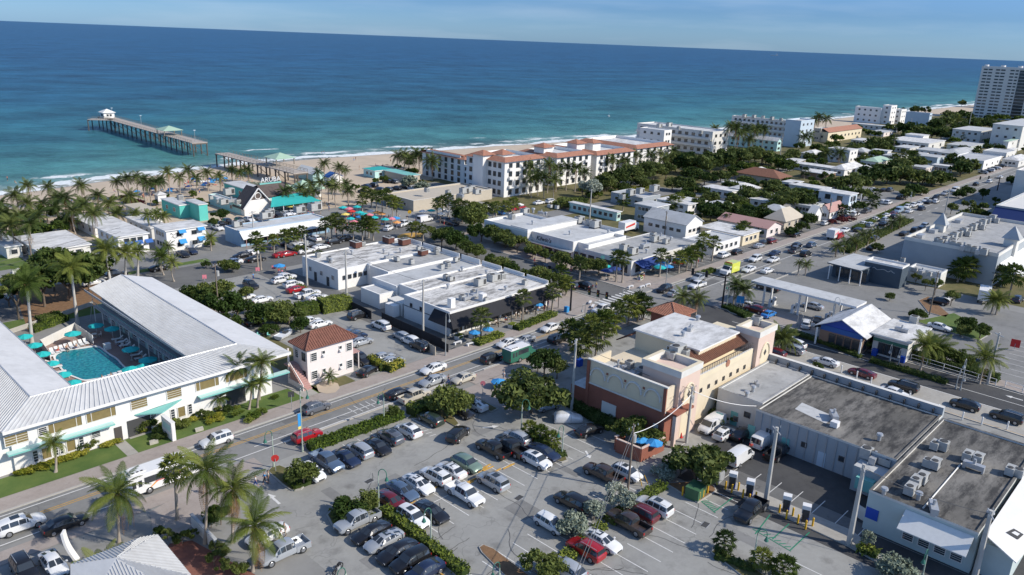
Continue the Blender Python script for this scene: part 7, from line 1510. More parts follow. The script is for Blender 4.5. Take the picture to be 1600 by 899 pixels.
for a in(('sedan','black',286,397,'b'),('suv','navy',299,393,'b'),('sedan','white',364,410,'a'),('sedan','black',379,399,'a'),('sedan','white',390,396,'a'),('sedan','black',400,405,'A'),('sedan','red',440,398,'A'),('sedan','grey',421,385,'B'),('suv','white',458,386,'B'),('sedan','black',449,379,'B'),('suv','white',492,373,'B'),('sedan','white',502,386,'A'),('sedan','white',470,383,'A'),('suv','black',486,384,'A'),('suv','black',522,378,'A'),('suv','black',541,373,'A'),('sedan','black',450,380,'A'),('sedan','red',449,397,'A'),('sedan','white',478,392,'A'),('suv','black',182,429,'A'),('sedan','dark red',176,427,'A'),('sedan','black',160,436,'A'),('sedan','white',146,441,'A'),('sedan','black',249,419,'A'),('sedan','navy',258,416,'A')):car(*a,W12)
W13='on the beach plaza side of the blue restaurant'
for a in(('suv','black',345,352,'b'),('suv','black',357,348,'b'),('sedan','white',340,356,'b'),('suv','black',375,345,'b'),('sedan','white',389,343,'b'),('suv','grey',402,341,'b'),('sedan','dark red',419,337,'b'),('suv','black',432,336,'b'),('sedan','white',447,334,'b'),('sedan','white',456,333,'b')):car(*a,W13)
for a in(('suv','white',607,357,.5),('pickup','white',632,350,.2),('van','white',664,344,0.1),('suv','grey',696,345,'b'),('sedan','black',707,349,'b')):car(*a,'at the plaza street crossing')
for a in(('sedan','navy',572,291,'B'),('suv','black',583,290,'B'),('suv','black',593,297,'B'),('sedan','black',605,283,'B'),('suv','grey',616,284,'B'),('suv','black',606,297,'B'),('sedan','black',620,294,'B'),('suv','black',632,292,'B'),('sedan','white',642,294,'B'),('sedan','black',567,299,'B')):car(*a,'in the beach car park')
for a in(('hatch','blue',781,332,'B'),('suv','slate blue',788,326,'B'),('sedan','red',800,327,'A'),('sedan','red',813,324,'A'),('sedan','white',772,325,'B'),('sedan','white',842,317,'A'),('suv','white',861,315,'A')):car(*a,'behind the lettered white building')
for a in(('suv','black',912,446,'B'),('suv','black',889,447,'B'),('sedan','black',848,415,'b')):car(*a,'waiting in the plaza street')
W14='on the main street at the petrol station crossing'
for a in(('suv','black',1038,452,'a'),('sedan','silver',1055,458,'A'),('pickup','white',1089,446,'a'),('suv','silver',1091,435,'a'),('sedan','white',1170,421,'a'),('sedan','white',1199,423,'A'),('suv','white',1180,405,'a'),('sedan','white',1208,406,'a')):car(*a,W14)
W15='in the roadside stalls before the cream motel'
for a in(('suv','white',1131,399,'A'),('suv','black',1152,394,'A'),('sedan','silver',1186,384,'A'),('sedan','black',1193,379,'A'),('suv','dark red',1206,377,'A'),('suv','white',1238,363,'A'),('suv','black',1243,367,'A'),('sedan','black',1297,346,'A'),('hatch','white',1289,349,'A'),('suv','dark red',1321,340,'A'),('suv','white',1336,335,'A'),('pickup','grey',1354,330,'A')):car(*a,W15)
W16='in the long traffic queue on the main street'
for a in(('sedan','navy',1210,396,'a'),('suv','black',1245,384,'A'),('pickup','grey',1243,391,'A'),('suv','slate blue',1268,383,'A'),('suv','black',1259,397,'A'),('suv','white',1299,365,'a'),('sedan','white',1320,360,'a'),('sedan','black',1341,359,'A'),('sedan','white',1348,350,'a'),('suv','silver',1360,352,'A'),('sedan','white',1367,343,'a'),('suv','silver',1383,344,'A'),('sedan','white',1384,337,'a'),('suv','black',1397,339,'A'),('van','pale blue',1404,330,'a'),('sedan','white',1421,330,'A'),('suv','white',1417,324,'a'),('suv','white',1427,321,'a'),('sedan','white',1436,319,'a'),('suv','navy',1440,326,'A'),('suv','white',1447,314,'a'),('sedan','black',1451,316,'A'),('suv','black',1462,309,'a'),('suv','white',1462,315,'A'),('suv','silver',1476,303,'a'),('van','white',1492,298,'a'),('suv','black',1525,288,'A'),('suv','white',1546,284,'A'),('sedan','white',1563,277,'A'),('sedan','black',1380,350,'A'),('sedan','dark red',1395,334,'a'),('van','red',1310,370,'A')):car(*a,W16)
for a in(('sedan','white',1364,296,'A'),('sedan','black',1381,297,'A'),('suv','grey',1391,297,'A'),('suv','white',1388,317,'A'),('suv','white',1380,316,'A'),('suv','black',1406,309,'A'),('sedan','black',1413,307,'A'),('sedan','white',1362,301,'A')):car(*a,'in the far car park under the dark trees')
for i,(c,t)in enumerate((('silver','suv'),('black','sedan'),('white','suv'),('grey','suv'),('white','sedan'),('black','suv'),('silver','sedan'),('navy','suv'),('white','suv'),('black','sedan'),('silver','sedan'),('navy','sedan'))):car(t,c,1536+i*5.2,270-i*1.9-(i%2)*.8,'B','in the row along the far white building')
for a in(('suv','silver',1446,353,'A'),('suv','navy',1440,358,'A'),('suv','black',1430,360,'A'),('sedan','black',1412,365,'A'),('suv','black',1424,370,'A'),('sedan','black',1362,387,'A'),('sedan','grey',1367,372,'A'),('suv','navy',1590,468,'A'),('suv','black',1466,471,'B'),('sedan','white',1480,466,'A'),('sedan','white',1468,511,'b')):car(*a,'on the hall side of the median strip')
for a in(('sedan','white',1168,477,'B'),('suv','dark red',1180,484,'B'),('sedan','blue',1201,491,'A'),('sedan','silver',1270,478,'B'),('pickup','black',1200,450,'B'),('suv','white',1260,507,.3),('suv','black',1277,502,.3)):car(*a,'on the petrol station forecourt')
W17='on the cross street beside the shop block'
for a in(('sedan','white',1222,523,'B'),('suv','white',1242,538,'B'),('suv','silver',1239,547,'B'),('suv','dark red',1209,552,'B'),('sedan','white',1290,565,'B'),('sedan','dark red',1347,583,'B'),('suv','black',1412,604,'B'),('sedan','white',1398,614,'b'),('suv','black',1508,633,'B'),('suv','black',1573,652,'B')):car(*a,W17)
car('suv','black',1583,530,'B','far right of the right car park')if False else None
# ---- shuttle bus
def bus(px,py,rz,label,L=8.6,h=2.9,w=2.35,colr='white',trolley=False):
 x,y=G(px,py);r=root('shuttle_bus',x,y,.03,rz);body=M['plastic']if not trolley else M['polegreen']
 b=MB();pr=[(-L/2,.45),(-L/2,h-.15),(-L/2+.2,h),(L/2-1.9,h),(L/2-1.3,h-.25),(L/2-1.0,1.55),(L/2-.15,1.35),(L/2,.9),(L/2,.45)];n=len(pr)
 v=[(a,-w/2,z)for a,z in pr]+[(a,w/2,z)for a,z in pr];b.mesh(v,[(i,(i+1)%n,n+(i+1)%n,n+i)[::-1]for i in range(n)]+[tuple(range(n)),tuple(range(2*n-1,n-1,-1))][::-1],body);b.box(-L/2+.1,L/2-1.6,-w/2+.03,w/2-.03,h+.001,h+.07,M['plastic']);b.build('body',r)
 for s in(-1,1):
  b=MB();b.box(-L/2+1.9,L/2-2.1,s*(w/2+.012)-.01,s*(w/2+.012)+.01,1.5,2.35,M['carglass']);b.build('side_window',r)
  for u in(.5,1.2):b=MB();b.box(-L/2+u,-L/2+u+.42,s*(w/2+.012)-.01,s*(w/2+.012)+.01,1.35,2.2,M['carglass']);b.build('side_window',r)
  if not trolley:
   b=MB();b.poly([(-L/2+2.4,s*(w/2+.015),.8),(-L/2+2.6,s*(w/2+.015),.8),(-L/2+3.6,s*(w/2+.015),1.42),(-L/2+3.2,s*(w/2+.015),1.42)][::s*-1 or 1],M['umbo']);b.box(-L/2+3.2,L/2-2.3,s*(w/2+.012)-.008,s*(w/2+.012)+.008,1.36,1.46,M['umbr']);b.build('stripe',r)
 b=MB();b.poly([(L/2-1.02,-w/2+.12,1.6),(L/2-1.02,w/2-.12,1.6),(L/2-1.27,w/2-.12,h-.3),(L/2-1.27,-w/2+.12,h-.3)],M['carglass']);b.build('windscreen',r)
 b=MB();b.box(-L/2+.5,-L/2+2.3,-.8,.8,h+.002,h+.25,M['plastic']);[b.box(-L/2+.75+k*.5,-L/2+1.05+k*.5,-.78,-.5,h+.252,h+.27,M['acdark'])for k in range(3)];b.build('roof_air_conditioner',r)
 for xx in(-L/2+2.4,L/2-1.3):
  for s in(-1,1):q=MB();q.tube((0,-.13,0),(0,.13,0),.45,.45,M['tyre'],16);o=q.build('wheel',r,(xx,s*(w/2-.1),.45),math.pi if s>0 else 0);q=MB();q.tube((0,-.15,0),(0,-.132,0),.24,.27,M['rim'],10);q.build('rim',o)
 for s in(-1,1):b=MB();b.box(L/2-.03,L/2+.03,s*.85-.15,s*.85+.15,.75,.95,M['head']);b.build('headlight',r);b=MB();b.box(-L/2-.02,-L/2+.02,s*.95-.1,s*.95+.1,.8,1.2,M['tail']);b.build('taillight',r)
 tag(r,label,'bus',x=px)
bus(253,757,0,'white shuttle bus with red stripe and dark windows on the main street');bus(811,562,0,'green and white trolley bus in the street queue',6.6,2.6,2.2,trolley=True)
# ---- ambulance: yellow-green van body
def ambulance():
 x,y=G(1139,428);r=root('ambulance',x,y,.03,math.pi);b=MB();b.box(-3.1,.9,-1.15,1.15,.55,2.95,PM['yellow']);b.build('box_body',r)
 b=MB();pr=[(.92,.5),(.92,2.3),(1.5,2.25),(2.1,1.5),(3.0,1.3),(3.1,.5)];n=len(pr);v=[(a,-1.0,z)for a,z in pr]+[(a,1.0,z)for a,z in pr]
 b.mesh(v,[(i,(i+1)%n,n+(i+1)%n,n+i)[::-1]for i in range(n)]+[tuple(range(n)),tuple(range(2*n-1,n-1,-1))],PM['white']);b.build('cab',r)
 b=MB();b.poly([(1.53,-.9,2.24),(1.53,.9,2.24),(2.12,.9,1.54),(2.12,-.9,1.54)][::-1],M['carglass']);b.build('windscreen',r)
 for s in(-1,1):b=MB();b.box(1.0,1.7,s*1.01-.01,s*1.01+.01,1.4,2.0,M['carglass']);b.build('side_window',r)
 b=MB();b.box(.7,.9,-.9,.9,2.96,3.15,M['umbr']);b.build('light_bar',r)
 for xx in(-2.0,2.1):
  for s in(-1,1):q=MB();q.tube((0,-.13,0),(0,.13,0),.42,.42,M['tyre'],14);q.build('wheel',r,(xx,s*1.0,.42))
 tag(r,'yellow-green ambulance with white cab on the main street','ambulance')
ambulance()
# ---- car under a silver cover
def covered_car():
 x,y=G(776*300/1586+740 if False else 887,659);r=root('covered_car',x,y,.02,-.7,scale=.88);S=ST['suv'];b=MB();n=13
 R2=[]
 for s in S:
  q=ring((s[0]*1.05,s[1]*1.06,.05,s[3]+.04,s[4]+.05,s[5]*1.1));R2.append([(p[0]+R_.uniform(-.03,.03),p[1]+R_.uniform(-.04,.04),max(.02,p[2]+R_.uniform(-.03,.03)))for p in q])
 v=[p for q in R2 for p in q];fs=[(i*n+j,(i+1)*n+j,(i+1)*n+(j+1)%n,i*n+(j+1)%n)for i in range(len(S)-1)for j in range(n)]+[tuple(range(n-1,-1,-1)),tuple(range((len(S)-1)*n,len(S)*n))]
 b.mesh(v,fs,M['cover']);me=b.data('car_cover',True);inst('cover',me,r)
 b=MB();b.path([(.35,-1.02,.5),(.4,-.9,1.2),(.42,-.6,1.78),(.42,.6,1.8),(.4,.9,1.2),(.35,1.02,.5)],.05,M['greywall'],5);b.build('strap',r)
 tag(r,'car under a wrinkled silver cover beside the hedge','car')
covered_car()
# ---- lorry with red and blue side behind the white gabled building
def lorry(px,py,rz,label,m1,L=7.5):
 x,y=G(px,py);r=root('box_truck',x,y,.03,rz);b=MB();b.box(-L/2,L/2-1.9,-1.2,1.2,.9,3.3,M['plastic']);b.build('cargo_box',r)
 b=MB();b.box(L/2-1.85,L/2,-1.1,1.1,.5,2.4,PM['white']);b.build('cab',r);b=MB();b.box(L/2+.005,L/2+.02,-1,1,1.4,2.2,M['carglass']);b.build('windscreen',r)
 b=MB();[b.poly([(-L/2+.6,s*1.21,1.6),(L/2-2.4,s*1.21,2.1),(L/2-2.4,s*1.21,2.8),(-L/2+.6,s*1.21,2.1)],m1)for s in(-1,1)];b.build('livery',r)
 for xx in(-L/2+1.3,L/2-1):
  for s in(-1,1):q=MB();q.tube((0,-.13,0),(0,.13,0),.48,.48,M['tyre'],12);q.build('wheel',r,(xx,s*1.0,.48))
 tag(r,label,'truck')
lorry(982,362,0,'white box truck with red slanting stripe behind the white building',M['umbr']);lorry(1536,470,.2,'white truck with dark trailer before the big grey hall',M['acdark']);lorry(1302,374,0,'small truck with pink and yellow load on the street',M['umbp'],5.5)
# ---- motorcycles and bicycles
def bike(px,py,rz,label,motor=True):
 x,y=G(px,py);r=root('motorcycle' if motor else 'bicycle',x,y,.03,rz);R=.31;tk=.06 if motor else.02
 for xx in(-.65,.65):
  b=MB();pts=[(R*math.cos(k*math.pi/7),0,R*math.sin(k*math.pi/7))for k in range(15)];b.path(pts,tk,M['tyre'],5);b.build('wheel',r,(xx,0,R))
 b=MB();b.path([(-.65,0,R),(-.1,0,.75),(.45,0,.8),(.65,0,R)],.035,M['black'],5);b.tube((-.1,0,.75),(0,0,R),.03,.03,M['black'],5);b.tube((0,0,R),(-.65,0,R),.03,.03,M['black'],5)
 if motor:b.box(-.25,.3,-.14,.14,.35,.65,M['metal']);b.box(.0,.45,-.13,.13,.7,.92,M['black'])
 b.build('frame',r);b=MB();b.box(-.45,-.02,-.1,.1,.78,.86,M['black']);b.build('saddle',r);b=MB();b.path([(.42,-.32,1.0),(.5,0,.95),(.42,.32,1.0)],.025,M['metal'],5);b.build('handlebar',r)
 tag(r,label,'motorcycle' if motor else 'bicycle',x=px)
bike(528,894,.4,'black motorcycle parked on the open lot at the bottom');bike(321,413,1.2,'black motorcycle standing by the grassy island',True)
for k,(x,y)in enumerate(((373,482),(378,485),(368,480))):bike(x,y,1+k,'motorcycle in the corner car park behind the trees',True)
def boat(px,py,rz,label,s=1.0,z=.1):
 x,y=G(px,py);r=root('small_boat',x,y,z,rz,scale=s);b=MB();n=9;st=[]
 for i in range(n):t=i/(n-1);w=.95*(1-max(0,t-.45)**2*3.2);st.append((-2.2+4.4*t,max(.03,w),.75+.25*t*t))
 v=[];
 for x_,w,h in st:v+=[(x_,-w,h),(x_,-w*.7,.25),(x_,0,.05),(x_,w*.7,.25),(x_,w,h)]
 b.mesh(v,[(i*5+j,(i+1)*5+j,(i+1)*5+j+1,i*5+j+1)for i in range(n-1)for j in range(4)]+[(0,1,2,3,4)],M['boatw']);b.build('hull',r)
 b=MB();b.poly([(x_,-w*.9,h-.08)for x_,w,h in st]+[(x_,w*.9,h-.08)for x_,w,h in st[::-1]],M['boatw']);b.build('deck',r);b=MB();b.box(-.4,.5,-.4,.4,.7,1.3,M['carglass']);b.build('console',r);tag(r,label,'boat',x=px)
boat(446,527,.4,'small white boat standing on the lawn behind the pink house')
def ship(px,py,label,L=60):
 d=CF*FPX+CR*(px-CX)+CU*(CY-py);t=(CAMH)/-d.z;x,y=d.x*t,d.y*t
 s_=min(1.0,9000/math.hypot(x,y));x*=s_;y*=s_;L=L*1.0
 r=root('ship',x,y,-.5,math.atan2(x,-y));b=MB();b.prism([(-L/2,-L/14),(L*.4,-L/14),(L/2,0),(L*.4,L/14),(-L/2,L/14)],0,L*.11,M['offwhite']);b.build('hull',r)
 b=MB();b.box(-L*.4,-L*.15,-L/18,L/18,L*.11,L*.26,M['white']);b.build('superstructure',r);b=MB();b.box(-L*.34,-L*.28,-L/50,L/50,L*.26,L*.34,M['greywall']);b.build('funnel',r);tag(r,label,'ship',x=px)
ship(1211,81,'white cargo ship tiny on the horizon',80)
def sail(px,py,label):
 x,y=G(px,py);r=root('sailing_boat',x,y,-.45,1,scale=.5);b=MB();b.prism([(-3,-1),(2,-1),(3.4,0),(2,1),(-3,1)],0,.9,M['white']);b.build('hull',r);b=MB();b.tube((0,0,.9),(0,0,8),.08,.05,M['metal'],5);b.build('mast',r);b=MB();b.mesh([(0,.0,1.4),(-2.8,.1,1.5),(0,0,7.8),(0,.06,1.4),(-2.8,.16,1.5),(0,.06,7.8)],[(0,1,2),(5,4,3),(0,3,4,1),(1,4,5,2),(2,5,3,0)],M['umbw']);b.build('sail',r);tag(r,label,'boat',x=px)
sail(951,181,'small white sailing boat off the villas')
# ==== STREET FURNITURE
def post_thing(name,px,py,label,cat,build,rz=0,s=1.0,group=None):
 x,y=G(px,py);r=root(name,x,y,.03,rz,scale=s);build(r);tag(r,label,cat,group,x=px);return r
def utility_pole(px,py,ty,label,m='polec',lean=None,arms=1,tf=True,dia=.24):
 x,y=G(px,py);h=HT(px,py,ty);r=root('utility_pole',x,y);b=MB();b.tube((0,0,0),(0,0,h),dia,dia*.62,M[m],8);b.build('pole',r)
 for k in range(arms):
  z=h-.5-k*1.1;b=MB();b.box(-1.1,1.1,-.06,.06,z,z+.14,M['polewood' if m=='polewood' else 'metal']);b.build('crossarm',r,rz=R_.uniform(.3,.9));
 b=MB();[b.tube((q,0,h-.36),(q,0,h-.12),.06,.05,M['greywall'],6)for q in(-.95,-.3,.3,.95)];b.build('insulator',r,kind='stuff')
 if tf:b=MB();b.tube((.45,.1,h-2.6),(.45,.1,h-1.6),.32,.32,M['acgrey'],10);b.build('transformer',r)
 tag(r,label,'utility pole',x=px);return(x,y,h)
UP={}
UP['a']=utility_pole(893,641,530,'tall pale concrete pole between the hedge and the rust-red wall',tf=False)
UP['b']=utility_pole(959,655,562,'pale pole with transformers before the rust-red wall',arms=1)
UP['c']=utility_pole(1072,692,604,'pale pole with crossarms by the parked white van','polec',arms=2)
UP['d']=utility_pole(1196,786,668,'very thick pale pole beside the chargers',tf=False,dia=.34)
UP['e']=utility_pole(1326,852,726,'thick pale pole behind the bottom right fence',tf=False,dia=.34)
UP['f']=utility_pole(981,765,664,'thin weathered wooden pole with transformer among the silver trees','polewood',arms=1,dia=.17)
UP['g']=utility_pole(661,528,437,'pale pole at the dark fence of the side lot',tf=False);UP['h']=utility_pole(542,478,390,'pale pole at the tall corner hedge',tf=False)
UP['i']=utility_pole(480,446,366,'twin pale pole with transformer beside the alley',tf=True);UP['j']=utility_pole(397,378,330,'pale pole before the blue-walled restaurant',tf=False)
UP['k']=utility_pole(342,492,412,'wooden pole among the trees behind the hotel','polewood',dia=.16);UP['l']=utility_pole(921,345,296,'slim pole behind the white commercial building',tf=False)
UP['m']=utility_pole(1038,370,330,'slim pole beside the white gabled building','polewood',dia=.18);UP['n']=utility_pole(52,420,372,'pole behind the low white house at the left','polewood',dia=.2)
UP['o']=utility_pole(1522,905,798,'thick pale pole at the bottom right corner',tf=False,dia=.34);UP['p']=utility_pole(1452,492,424,'slim pole in the right car park','polewood',dia=.16);UP['q']=utility_pole(1543,600,520,'leaning slim pole behind the cross street fence','polec',tf=False)
UP['r']=utility_pole(1395,236,200,'pole in the palm avenue','polewood',dia=.2);UP['s']=utility_pole(1421,207,185,'pole beside the pale blue hotel','polec',tf=False);UP['t']=utility_pole(1294,345,310,'pole by the pink-roofed house','polewood',dia=.2);UP['u']=utility_pole(1475,340,295,'pole on the street verge before the turrets','polec',tf=False);UP['v']=utility_pole(1218,250,210,'pole before the sky blue block','polec',tf=False);UP['w']=utility_pole(1575,472,425,'slim bent pole before the hall end','polewood',dia=.18);UP['x']=utility_pole(1512,206,176,'pole in the wood left of the tower','polec',tf=False)
def wire(p,q,label,sag=.8,r_=.035,dz=0.4,m='cable'):
 A_,B_=Vector((p[0],p[1],p[2]-dz)),Vector((q[0],q[1],q[2]-dz));b=MB();pts=[]
 for i in range(13):t=i/12;v=A_.lerp(B_,t);pts.append((v.x-A_.x,v.y-A_.y,v.z-A_.z-sag*4*t*(1-t)))
 b.path(pts,r_,M[m],4);o=b.build('overhead_wire',None,tuple(A_));tag(o,label,'cable',x=(PX(*A_)[0]+PX(*B_)[0])/2)
for dz in(.4,1.5):wire(UP['f'],(10,18,11),'overhead wire running from the wooden pole over the lower car park, '+('upper strand' if dz<1 else 'lower strand'),1.2,dz=dz)
wire(UP['f'],UP['c'],'white service wire sagging between the wooden pole and the van pole',1.0,.05,1.2,'plastic');wire(UP['c'],(100.5,45,5.2),'wire from the van pole to the grey shop roof',.6,.045,.6,'plastic')
wire(UP['a'],UP['b'],'wire between the two poles before the rust-red wall',.3);wire(UP['b'],UP['c'],'wire along the rust-red building',.4);wire(UP['g'],UP['h'],'wire along the alley, near span',.5);wire(UP['h'],UP['i'],'wire along the alley, far span',.4);wire(UP['n'],(-20,160,10),'wire over the gardens at the far left, upper',.8);wire((66,188,9.5),(-25,150,8.8),'wire over the gardens at the far left, lower',.8);wire((66,188,8.5),(-25,150,7.6),'wire over the gardens at the far left, lowest',.8);wire(UP['e'],UP['o'],'wire over the white awning at the bottom right',.6)
def guy(top,px,py,label):
 x,y=G(px,py);b=MB();b.tube((0,0,0),(top[0]-x,top[1]-y,top[2]*.72),.02,.02,M['cable'],4);b.tube((0,0,0),((top[0]-x)*.22,(top[1]-y)*.22,top[2]*.72*.22),.05,.05,M['yellowp'],5);o=b.build('guy_wire',None,(x,y,0));tag(o,label,'cable',x=px)
guy(UP['f'],1003,760,'guy wire of the wooden pole, near one with yellow sleeve');guy(UP['f'],1012,756,'guy wire of the wooden pole, far one with yellow sleeve')
def hook_lamp(px,py,ty,where,rz=0,m='polegreen',pm=None,arm=1.0,big=False):
 x,y=G(px,py);h=HT(px,py,ty)-.3;r=root('street_lamp',x,y,.03,rz);P=M[pm or 'lampgrey'];b=MB();b.tube((0,0,0),(0,0,.7),.17,.13,P,8);b.tube((0,0,.7),(0,0,h-.6),.09,.065,P,7);b.build('pole',r)
 b=MB();pts=[(0,0,h-.6)]+[(-arm*.5+arm*.5*math.cos(t),0,h-.4+.7*math.sin(t))for t in[k*math.pi/6 for k in range(7)]]+[(-arm,0,h-.75)];b.path(pts,.05,M[m],5);b.build('neck',r)
 b=MB();b.tube((-arm,0,h-1.15),(-arm,0,h-.75),.26,.1,M[m],9);b.build('lamp_shade',r);b=MB();b.tube((-arm,0,h-1.3),(-arm,0,h-1.15),.12,.18,M['umbw'],8);b.build('globe',r)
 tag(r,('green-hooked lamp post ' if m=='polegreen' else 'grey-hooked lamp post ')+where,'street lamp',x=px)
for a in((428,731,672,'by the stop sign at the car park exit'),(473,706,606,'with hanging banner beside the red SUV'),(600,662,613,'at the hedge by the road markings'),(592,801,733,'at the head of the dividing hedge'),(673,856,792,'in the middle of the dividing hedge'),(780,905,876,'in the mulched island at the bottom edge'),(814,678,624,'near the forecourt tree'),(878,712,664,'at the tip of the palm island'),(1176,886,826,'in the bottom island'),(1440,905,856,'below the fence at the bottom right'),(1135,482,440,'at the petrol station bed'),(540,905,885,'beside the parked silver pickup')):hook_lamp(*a,rz=R_.choice((0,2.2)))
for a in((696,556,488,'at the alley mouth'),(913,505,475,'on the corner plaza'),(975,480,452,'in the main crossing'),(1040,447,405,'before the open terrace'),(1296,523,464,'in front of the blue gabled store'),(1390,565,538,'on the cross street verge by the shop'),(1403,575,545,'on the cross street verge past the shop'),(1493,608,580,'on the cross street verge by the white fence'),(1245,510,488,'at the station drive'),(1500,610,560,'behind the cross street fence'),(1420,330,300,'in the traffic median')):hook_lamp(*a,m='polegrey',pm='polegrey',rz=R_.choice((0,1.5)))
def banner(r_,m1):pass
x,y=G(473,706);b=MB();b.box(-.5,-.08,-.02,.02,.7,2.6,M['umbb']);r=root('banner',x,y,3.2,0);b.build('cloth',r);b=MB();b.box(-.75,0,-.03,.03,2.6,2.66,M['metal']);b.box(-.5,-.08,-.025,.025,.3,.7,M['umby']);b.build('rod',r);tag(r,'blue banner with yellow foot hanging from the lamp post by the red SUV','banner')
def signal(px,py,ty,tx,ty2,n,label,first=.3):
 x,y=G(px,py);h=HT(px,py,ty);e=G(tx,ty2,h-.5);r=root('traffic_signal',x,y);b=MB();b.tube((0,0,0),(0,0,h),.22,.17,M['signal'],8);b.build('mast',r)
 d=Vector((e[0]-x,e[1]-y,0));b=MB();b.tube((0,0,h-.5),(d.x,d.y,h-.4),.13,.09,M['signal'],6);b.build('arm',r)
 for i in range(n):
  t=first+(1-first)*(i+.5)/n;b=MB();b.box(-.22,.22,-.2,.2,-.65,.65,M['signal']);b.box(-.3,.3,-.03,.03,-.75,.75,M['signal']);o=b.build('signal_head',r,(d.x*t,d.y*t,h-.45),math.atan2(d.y,d.x)+.0)
  for k,mm in enumerate(('tail','yellowp','lineg')):
   c=MB();c.tube((0,-.23,.4-k*.4),(0,-.205,.4-k*.4),.13,.13,M[mm],8);c.build('lens',o)
 tag(r,label,'traffic signal',x=px)
signal(891,486,446,955,464,3,'black traffic signal mast on the corner plaza with three heads',.35);signal(1128,481,431,1072,423,2,'black traffic signal mast by the petrol station',.3);signal(1558,298,275,1525,279,2,'black traffic signal arm far along the main street',.3)
def sign(px,py,where,m='umbr',w=.65,h=2.3,shape='round',cat='sign',bar=True,name='road_sign'):
 x,y=G(px,py);r=root(name,x,y,.03,math.atan2(x,-y));b=MB();b.tube((0,0,0),(0,0,h),.045,.04,M['metal'],6);b.build('post',r);b=MB();n=8 if shape=='round' else 4;off=math.pi/n
 pts=[(w/2/math.cos(off)*math.cos(off+2*math.pi*k/n),h+.05+w/2/math.cos(off)*math.sin(off+2*math.pi*k/n))for k in range(n)];b.mesh([(p[0],-.07,p[1])for p in pts]+[(p[0],-.045,p[1])for p in pts],[tuple(range(n)),tuple(range(2*n-1,n-1,-1))]+[(k,n+k,n+(k+1)%n,(k+1)%n)for k in range(n)],M[m]);b.build('plate',r)
 if bar:b=MB();b.box(-w*.36,w*.36,-.085,-.072,h-.01,h+.11,M['plastic']);b.build('bar',r)
 tag(r,where,'road sign',x=px)
sign(431,738,'round red no-entry sign with white bar at the car park exit',w=.95,h=1.9)
for a in(((403,428),'red and white board sign at the crossing by the beach street','umbp'),((428,425),'red and white board sign beside the blue umbrella','umbp'),((320,440),'red and white board sign by the hotel back street','umbp')):sign(*a[0],a[1],a[2],.9,1.0,'sq',bar=True)
sign(456,640,'square dark sign on two posts in the hotel lawn','acdark',.9,2.4,'sq',bar=False);sign(640,344,'yellow diamond warning sign at the plaza','yellowp',1.1,2.4,'round',bar=False);sign(754,618,'faded pink round sign on the forecourt','umbp',.8,2.0,bar=False);sign(1352,520,'red oval sign beside the blue gabled store','umbr',.9,2.0);sign(1267,526,'small white sign before the store','plastic',.8,2.4,'sq',bar=False)
sign(1155,484,'light blue station sign board in the bed','umbb',1.6,2.2,'sq');sign(1518,578,'wide blue board sign behind the white fence','cbl',2.0,1.2,'sq',bar=False);sign(940,425,'teal street banner post before the terrace','turq',.9,3.6,'sq',bar=False);sign(1584,548,'red board of the playground by the right edge','umbr',1.6,1.4,'sq',bar=False);sign(1455,536,'green and white board by the car park entry','plastic',.8,1.4,'sq',bar=False)
def box_thing(name,px,py,dims,m,label,cat,rz=0,z=0.03,lid=None):
 x,y=G(px,py);r=root(name,x,y,z,rz);w,d,h=dims;b=MB();b.box(-w/2,w/2,-d/2,d/2,0,h,M[m]);b.build('cabinet',r);b=MB();b.box(-w/2-.04,w/2+.04,-d/2-.04,d/2+.04,h,h+.08,M[lid or m]);b.build('lid',r);b=MB();b.box(-w*.35,w*.35,-d/2-.03,-d/2-.002,h*.2,h*.8,M[lid or m]);b.build('door_panel',r);tag(r,label,cat,x=px)
box_thing('hotel_sign',265,683,(.5,3.2,2.7),'white','white upright slab sign with teal panel on the hotel lawn','sign',0,lid='white');x,y=G(265,683)
b=MB();b.box(-.27,-.252,-1.2,1.2,1.2,2.2,M['palecyan']);o=b.build('sign_face',[q for _,q in REG['white upright slab sign with teal panel on the hotel lawn']][0])
box_thing('transformer_box',1086,776,(2.3,1.8,1.5),'greenbox','green transformer box on the kerbed island','electrical box',.1);box_thing('switch_cabinet',1099,757,(.5,1.6,2.3),'plastic','tall white cabinet behind the green transformer box','electrical box',.15);box_thing('switch_cabinet',1123,752,(1.9,.7,1.7),'metal','wide grey double cabinet beside the chargers','electrical box',.1)
for x_,y_,m_,w_ in((1186,672,'cbl','blue'),(1237,706,'turq','turquoise'),(1252,710,'cbl','deep blue')):box_thing('rubbish_bin',x_,y_,(1.1,1.0,1.15),m_,w_+' wheeled rubbish bin behind the grey shops','bin')
box_thing('rubbish_bin',1389,822,(1.4,1.2,1.3),'skywall','pale blue bin behind the back lane fence','bin');box_thing('rubbish_bin',885,488,(.8,.8,1.1),'umbb','light blue bin on the corner plaza','bin');box_thing('rubbish_bin',1366,555,(1.2,.8,1.1),'cbl','blue news box before the flat shop','bin');box_thing('rubbish_bin',1410,566,(1.2,.8,1.1),'cbl','blue news box at the shop corner','bin');box_thing('rubbish_bin',905,572,(1,.8,1.2),'cbl','blue box by the fan palms at the street','bin')
def bench(px,py,rz,where):
 x,y=G(px,py);r=root('bench',x,y,.03,rz)
 b=MB();b.box(-.9,.9,-.25,.25,.4,.48,M['plastic']);b.build('seat',r)
 for s in(-1,1):b=MB();b.box(s*.7-.12,s*.7+.12,-.22,.22,0,.4,M['plastic']);b.build('leg',r)
 tag(r,'white stone bench '+where,'bench',x=px)
for a in((922,475,.5),(926,481,.5),(985,450,0),(1003,450,0),(1012,447,0),(715,538,0),(735,540,0)):bench(*a,'on the brick corner of the crossing' if a[0]>800 else 'at the corner terrace')
